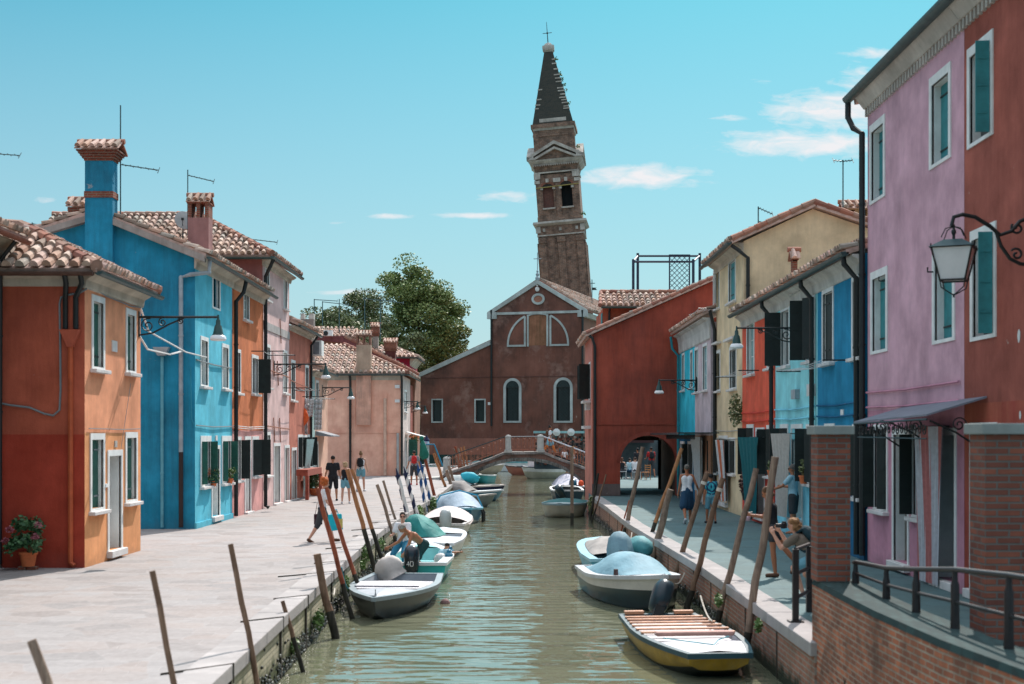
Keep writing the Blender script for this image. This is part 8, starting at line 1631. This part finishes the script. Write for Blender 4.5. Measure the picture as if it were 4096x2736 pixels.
# beyond the archway
person('standing man in dark shirt beyond the archway', 7.35, 84.5, 0, 20, 1.85, None, SKD, ('short', (.01, .01, .01)), [('tee', blk), ('pants', charc)], vox=.018)
person('standing man in red t-shirt with dark pack beyond the archway', 8.35, 86.5, 0, 10, 1.88, dict(armL=(20, 10, 50)), SKD, ('short', (.02, .01, .01)), [('tee', red_), ('shorts', charc, .9), ('pack', blk)], vox=.018)
sit = dict(lean=6, legL=(85, 85, 5), legR=(80, 78, 6), armL=(30, 8, 60), armR=(30, 8, 55), pel=.53)
person('seated guest in black with auburn hair at the cafe table', 6.3, 83.1, 0, -20, 1.68, sit, SKL, ('long', (.12, .04, .02)), [('tank', blk), ('pants', charc)], vox=.018, female=True)
person('seated guest in pale blue at the cafe table', 6.75, 83.3, 0, -40, 1.62, sit, SKL, ('short', (.02, .015, .015)), [('tee', ltb), ('shorts', nvy, .8)], vox=.018)
person('seated guest in white with back turned at the cafe', 7.0, 82.2, 0, -15, 1.70, sit, SKL, ('short', (.03, .015, .01)), [('tee', wht), ('pants', charc)], vox=.018)
# ------------------------------------------------------------------ pots, flowers, laundry, curtains, clothes lines
def pot(x, y, z, r, h, label, foliage, fr=(.5, .5, .4), n=500, ls=.09, flower=None, nf=8, plant='pot_plant', stand=False, lm=None):
    t = thing('potted_plant', (x, y, z), label, 'potted plant'); b = MB(); b.smooth = True; z0 = .07 if stand else 0
    b.lathe((0, 0, z0), [(r*.72, 0), (r*.95, h*.82), (r*1.06, h*.82), (r*1.08, h), (r*.9, h), (r*.85, h*.85)], 18); b.build('pot', terr, t, local=True)
    if stand: s_ = MB(); s_.box((-r*1.0, -r*.5, 0), (r*.0-.01, r*.5, .068)); s_.box((.0, -r*.5, 0), (r*1.0, r*.5, .066)); s_.build('brick_stand', MATS['red chimney brick'], t, local=True)
    b = MB()
    for _ in range(9): a = rd.uniform(0, 6.28); b.tube([(0, 0, z0+h*.8), (math.cos(a)*fr[0]*.3, math.sin(a)*fr[1]*.3, z0+h+fr[2]*.5), (math.cos(a)*fr[0]*.75, math.sin(a)*fr[1]*.6, z0+h+fr[2]*1.1)], [.012, .009, .004], 5)
    b.build('stem', M('plant stem', (.16, .13, .06)), t, local=True)
    b = MB(); c0 = Vector((0, 0, z0+h+fr[2]*.95)); k = 16
    for _ in range(k): c = c0 + Vector((rd.uniform(-1, 1)*fr[0]*.75, rd.uniform(-1, 1)*fr[1]*.7, rd.uniform(-1, 1)*fr[2]*.75)); leaves(b, c, (fr[0]*.4, fr[1]*.4, fr[2]*.38), int(n/k), ls)
    b.build('foliage', lm or lfP, t, local=True, recalc=False)
    if flower:
        for _ in range(nf): b = MB(); c = c0 + Vector((rd.uniform(-1, 1)*fr[0], -fr[1]*.8 if fr[1] > .2 else rd.uniform(-.1, .1), rd.uniform(-.6, .7)*fr[2])); leaves(b, c, (.085, .08, .07), 60, .05); b.build('flower_head', flower, t, local=True, recalc=False)
    return t
pot(-9.22, 27.0, 0, .165, .27, 'hydrangea in a terracotta pot on brick against the dark red wall', 'x', (.38, .32, .34), 800, .10, lfR, 4, stand=True)
pot(hx(1265, 60.5), 60.5, 0, .32, .3, 'green shrub in a wide terracotta bowl beside the brown red house', 'x', (.36, .36, .42), 700, .12)
for (x, y, yy, fl, lab) in [(824, 1908, 40.75, lfO, 'orange flowering pot on the left green shuttered sill of the blue house'), (911, 1905, 43.1, lfO, 'yellow green pot plant on the right shuttered sill of the blue house')]: pot(-8.6, yy, hz(1945 if x < 900 else 1934, yy), .09, .15, lab, 'x', (.16, .2, .2), 260, .07, fl if x < 900 else None, 7, lm=lfP if x < 900 else lfW)
for (x, yy, z, lab) in [(3090, 38.6, hz(1910, 38.6), 'terracotta pot with dark plant on the sill beside the teal curtain'), (3136, 37.6, hz(1912, 37.6), 'terracotta pot with dark plant left of the white doorway curtain'), (3246, 34.3, hz(1935, 34.3), 'terracotta pot with dark plant right of the white doorway curtain')]: pot(6.98, yy, z, .11, .2, lab, 'x', (.14, .16, .2), 220, .08, lm=lfB)
t = thing('wall_planter', (7.0, 42.9, 1.1), 'dark red leaved plant hanging by the door of the vermilion house', 'plant'); b = MB(); leaves(b, (0, 0, 0), (.2, .3, .45), 500, .1); b.build('foliage', leafmat('dark red leaves', (.05, .015, .015), (.14, .05, .04)), t, local=True, recalc=False); b = MB(); b.lathe((0, 0, -.5), [(.1, 0), (.15, .25)], 10); b.build('basket', black, t, local=True)
t = thing('flower_basket', (-6.75, 95.5, 2.3), 'hanging flower basket under the awning of the peach house', 'plant'); b = MB(); leaves(b, (0, 0, 0), (.35, .35, .4), 300, .12); b.build('foliage', lfP, t, local=True, recalc=False); b = MB(); leaves(b, (0, 0, .15), (.4, .4, .35), 200, .1); b.build('blossom', lfO, t, local=True, recalc=False)
# weeds sprouting from the quay wall
wd = [(-3.35, 27.8, -.35, .16), (-3.40, 32.2, -.12, .22), (-3.40, 31.4, -.3, .12), (-3.30, 23.6, -.5, .18), (-3.4, 50.2, -.2, .3), (-3.25, 56, -.15, .3), (3.3, 58.6, -.3, .42), (3.5, 23.9, -.22, .13), (3.6, 20.6, -.2, .1), (-3.3, 21.0, -.55, .12), (-3.42, 36, -.2, .18)]
for i, (x, y, z, r) in enumerate(wd):
    b = MB(); leaves(b, (x+math.copysign(.06, -x), y, z), (r*.5, r*1.3, r), int(160*r/.15), .07 if r < .25 else .1); o = b.build('weed', lfW if r < .4 else lfB, None, recalc=False)
    tag(o, ['tuft of weed by the pair of red brown poles', 'largest bright weed on the left wall by the orange brown poles', 'small weed low on the wall beside the largest bright one', 'green algae tuft behind the thick stump', 'weed clump by the navy striped poles', 'weed clump by the cobalt striped poles', 'dark bush growing from the wall under the red gable house', 'small tuft under the coping between the two knotty poles', 'small tuft on the coping right of the thick knotty pole', 'low algae tuft beside the short slim pole', 'weed behind the woman in the boat'][i], 'weed', 'weeds growing from the quay walls')
# laundry and clothes lines
def curtain(x, y0, y1, z0, z1, mat, label, bulge=.25, stripes=None, taper=.0, nm='door_curtain', swing=0.0):
    t = thing(nm, (x, (y0+y1)/2, z0), label, 'curtain'); n, m = 28, 12; sg = -1 if x > 0 else 1
    ms = [mat, stripes] if stripes else [mat]; meshes = [MB() for _ in ms]
    def P(i, j): u = i/n; v = j/m; e = .25+.75*v**1.5; yy = y0+(y1-y0)*(u*(1-taper*(1-v))+taper*(1-v)*.5)+swing*(1-v); return (x+sg*(.05+bulge*e*(.4+.6*u)+.03*math.sin(u*34+v*2)), yy, z0+(z1-z0)*v)
    for i in range(n):
        b = meshes[(i//2) % len(ms)]
        for j in range(m): b.add([P(i, j), P(i+1, j), P(i+1, j+1), P(i, j+1)], [(0, 1, 2, 3)])
    for k, b in enumerate(meshes): b.smooth = True; b.build('cloth' if k == 0 else 'stripe', ms[k], t, recalc=False)
    b = MB(); b.tube([(x+sg*.04, y0-.05, z1), (x+sg*.04, y1+.05, z1)], .015, 5); b.build('curtain_rod', black, t); return t
curtain(7.1, 47.1, 48.3, .35, 2.4, cloth('white drape cloth', (.52, .55, .56)), 'red and white striped curtain in the beige doorway', .22, cloth('rust stripe', (.5, .14, .07)), .2)
curtain(6.95, 51.6, 53.2, .5, 2.5, cloth('white drape cloth', (.52, .55, .56)), 'plain white curtain blown out by the pale pink house', .32, None, .3, swing=.6)
curtain(7.05, 39.8, 42.2, .25, 2.5, cloth('teal awning cloth', (.01, .13, .15)), 'teal curtain billowing from the vermilion doorway', .38, None, .35, swing=.7)
curtain(7.05, 35.3, 37.1, .45, 2.6, cloth('cream lace cloth', (.48, .45, .42)), 'cream lace curtain held aside in the light blue doorway', .32, None, .4, swing=.7)
curtain(7.12, 23.2, 24.6, .05, 2.7, cloth('lilac white cloth', (.48, .50, .54)), 'lilac and rose striped curtain in the purple doorway', .16, cloth('rose stripe', (.45, .16, .15)), .25, swing=.3)
curtain(-8.7, 58.3, 59.2, .3, 2.4, cloth('mint cloth', (.42, .60, .58)), 'mint curtain in the doorway of the brown red house', .35, None, .2)
for (X, y0, y1, z, lab, w) in [(-8.72, 47.2, 49.6, 5.35, 'clothes line rack below the top window of the burnt orange house', 1.1), (-8.72, 53.8, 56.6, 4.35, 'clothes line rack across the pale pink house', 1.0), (-8.72, 58.6, 62.2, 4.15, 'clothes line hung with washing on the brown red house', .9), (7.15, 30.2, 35.5, 4.15, 'clothes line rack between the deep blue and light blue houses', .6), (7.15, 41.5, 46.3, 4.45, 'clothes line rack under the vermilion windows', .6), (7.15, 49.8, 52.4, 7.0, 'clothes line rack high on the beige house', .7)]:
    sg = 1 if X < 0 else -1; t = thing('clothes_line', (X, y0, z), lab, 'clothes line'); b = MB()
    for y in (y0, y1): b = MB(); b.tube([(X, y, z), (X+sg*w, y, z)], .018, 5); b.build('arm', black, t)
    b = MB()
    for k in range(4): q = X+sg*(w*.35+w*.6*k/3); b.tube([(q, y0, z+.01), (q, (y0+y1)/2, z-.05), (q, y1, z+.01)], .008, 4)
    b.build('line', M('pale line', (.5, .52, .52)), t)
def wash(x, y, z, w, h, mat, lab, nm='towel'):
    b = MB(); b.smooth = True; n = 8
    for i in range(n):
        for j in range(6):
            P = lambda i, j: (x+w*(i/n-.5)*(1-.15*(j/6)), y+.04*math.sin(i*1.9+j*.5), z-h*j/6)
            b.add([P(i, j), P(i+1, j), P(i+1, j+1), P(i, j+1)], [(0, 1, 2, 3)])
    o = b.build(nm, mat, None, recalc=False); s_ = o.modifiers.new('s', 'SOLIDIFY'); s_.thickness = .01; tag(o, lab, 'laundry')
wash(hx(1213, 59.5), 59.5, 4.1, .42, 1.5, cloth('white towel', (.6, .6, .6)), 'white and net laundry bag cloth on the line'); wash(hx(1232, 60), 60, 4.1, .5, .75, cloth('white towel', (.6, .6, .6)), 'small white cloth in the middle of the line'); wash(hx(1271, 61.5), 61.5, 4.1, .4, 1.3, cloth('white towel', (.6, .6, .6)), 'white towel at the right end of the line')
b = MB(); b.ell((hx(1213, 59.3), 59.3, hz(1668, 59.3)), (.22, .2, .36), 10, 8, noise=.1); tag(b.build('laundry_bag', cloth('orange washing', (.75, .12, .03))), 'bright orange washing in a net bag', 'laundry')
t = thing('planter_trough', (-8.3, 57.5, 0), 'red brown wooden bench planter before the brown red house', 'planter'); rw = M('red brown timber', (.28, .06, .035), .8, .3, 8)
for nm, q in (('trough', ((-8.6, 56.2, .95), (-8.15, 60.3, 1.2))), ('post', ((-8.25, 56.2, 0), (-8.12, 56.4, .95))), ('post', ((-8.25, 60.1, 0), (-8.12, 60.3, .95)))): bx(t, nm, rw, q)
# overhead white rope from the orange house to the blue one
tag(cable(None, [(-8.27, 31.4, 5.45), (-8.6, 33.5, 5.0), (-8.65, 37.5, 4.75), (-8.65, 40, 4.75)], .022, M('white rope', (.55, .56, .55)), 'power_cable'), 'thick twisted white cable from the orange house to the blue front', 'cable')
tag(cable(None, [(-8.27, 31.4, 4.75), (-8.5, 33, 4.55), (-8.7, 36, 4.6), (-9.0, 38.7, 4.85)], .024, M('white rope', (.55, .56, .55)), 'power_cable'), 'sagging white cable bundle below the lamp arm', 'cable')
# mooring ropes
for i, (a, c, lab) in enumerate([((-3.2, 26.4, .1), (-3.15, 27.0, -.35), 'teal mooring line from the left red brown pole to the grey boat'), ((-3.05, 23.9, -.1), (-3.3, 26.2, -.25), 'slack rope between the thick stump and the wall'), ((-2.95, 32.1, -.1), (-2.9, 33.2, -.35), 'rope holding the turquoise boat to an orange brown pole'),
        ((3.2, 24.4, -.2), (3.15, 22.6, -.4), 'rope from the yellow boat to the knotty pole'), ((3.3, 27.5, -.1), (3.1, 27.4, -.3), 'rope from the white boat to the ringed pole'), ((3.1, 37.4, 0), (2.9, 36.2, -.3), 'rope from the sky blue boat to the blackened pole')]):
    tag(cable(None, [a, c], .014, ropeM if i == 0 else M('pale rope', (.45, .42, .36)), 'mooring_rope', sag=.08), lab, 'rope')
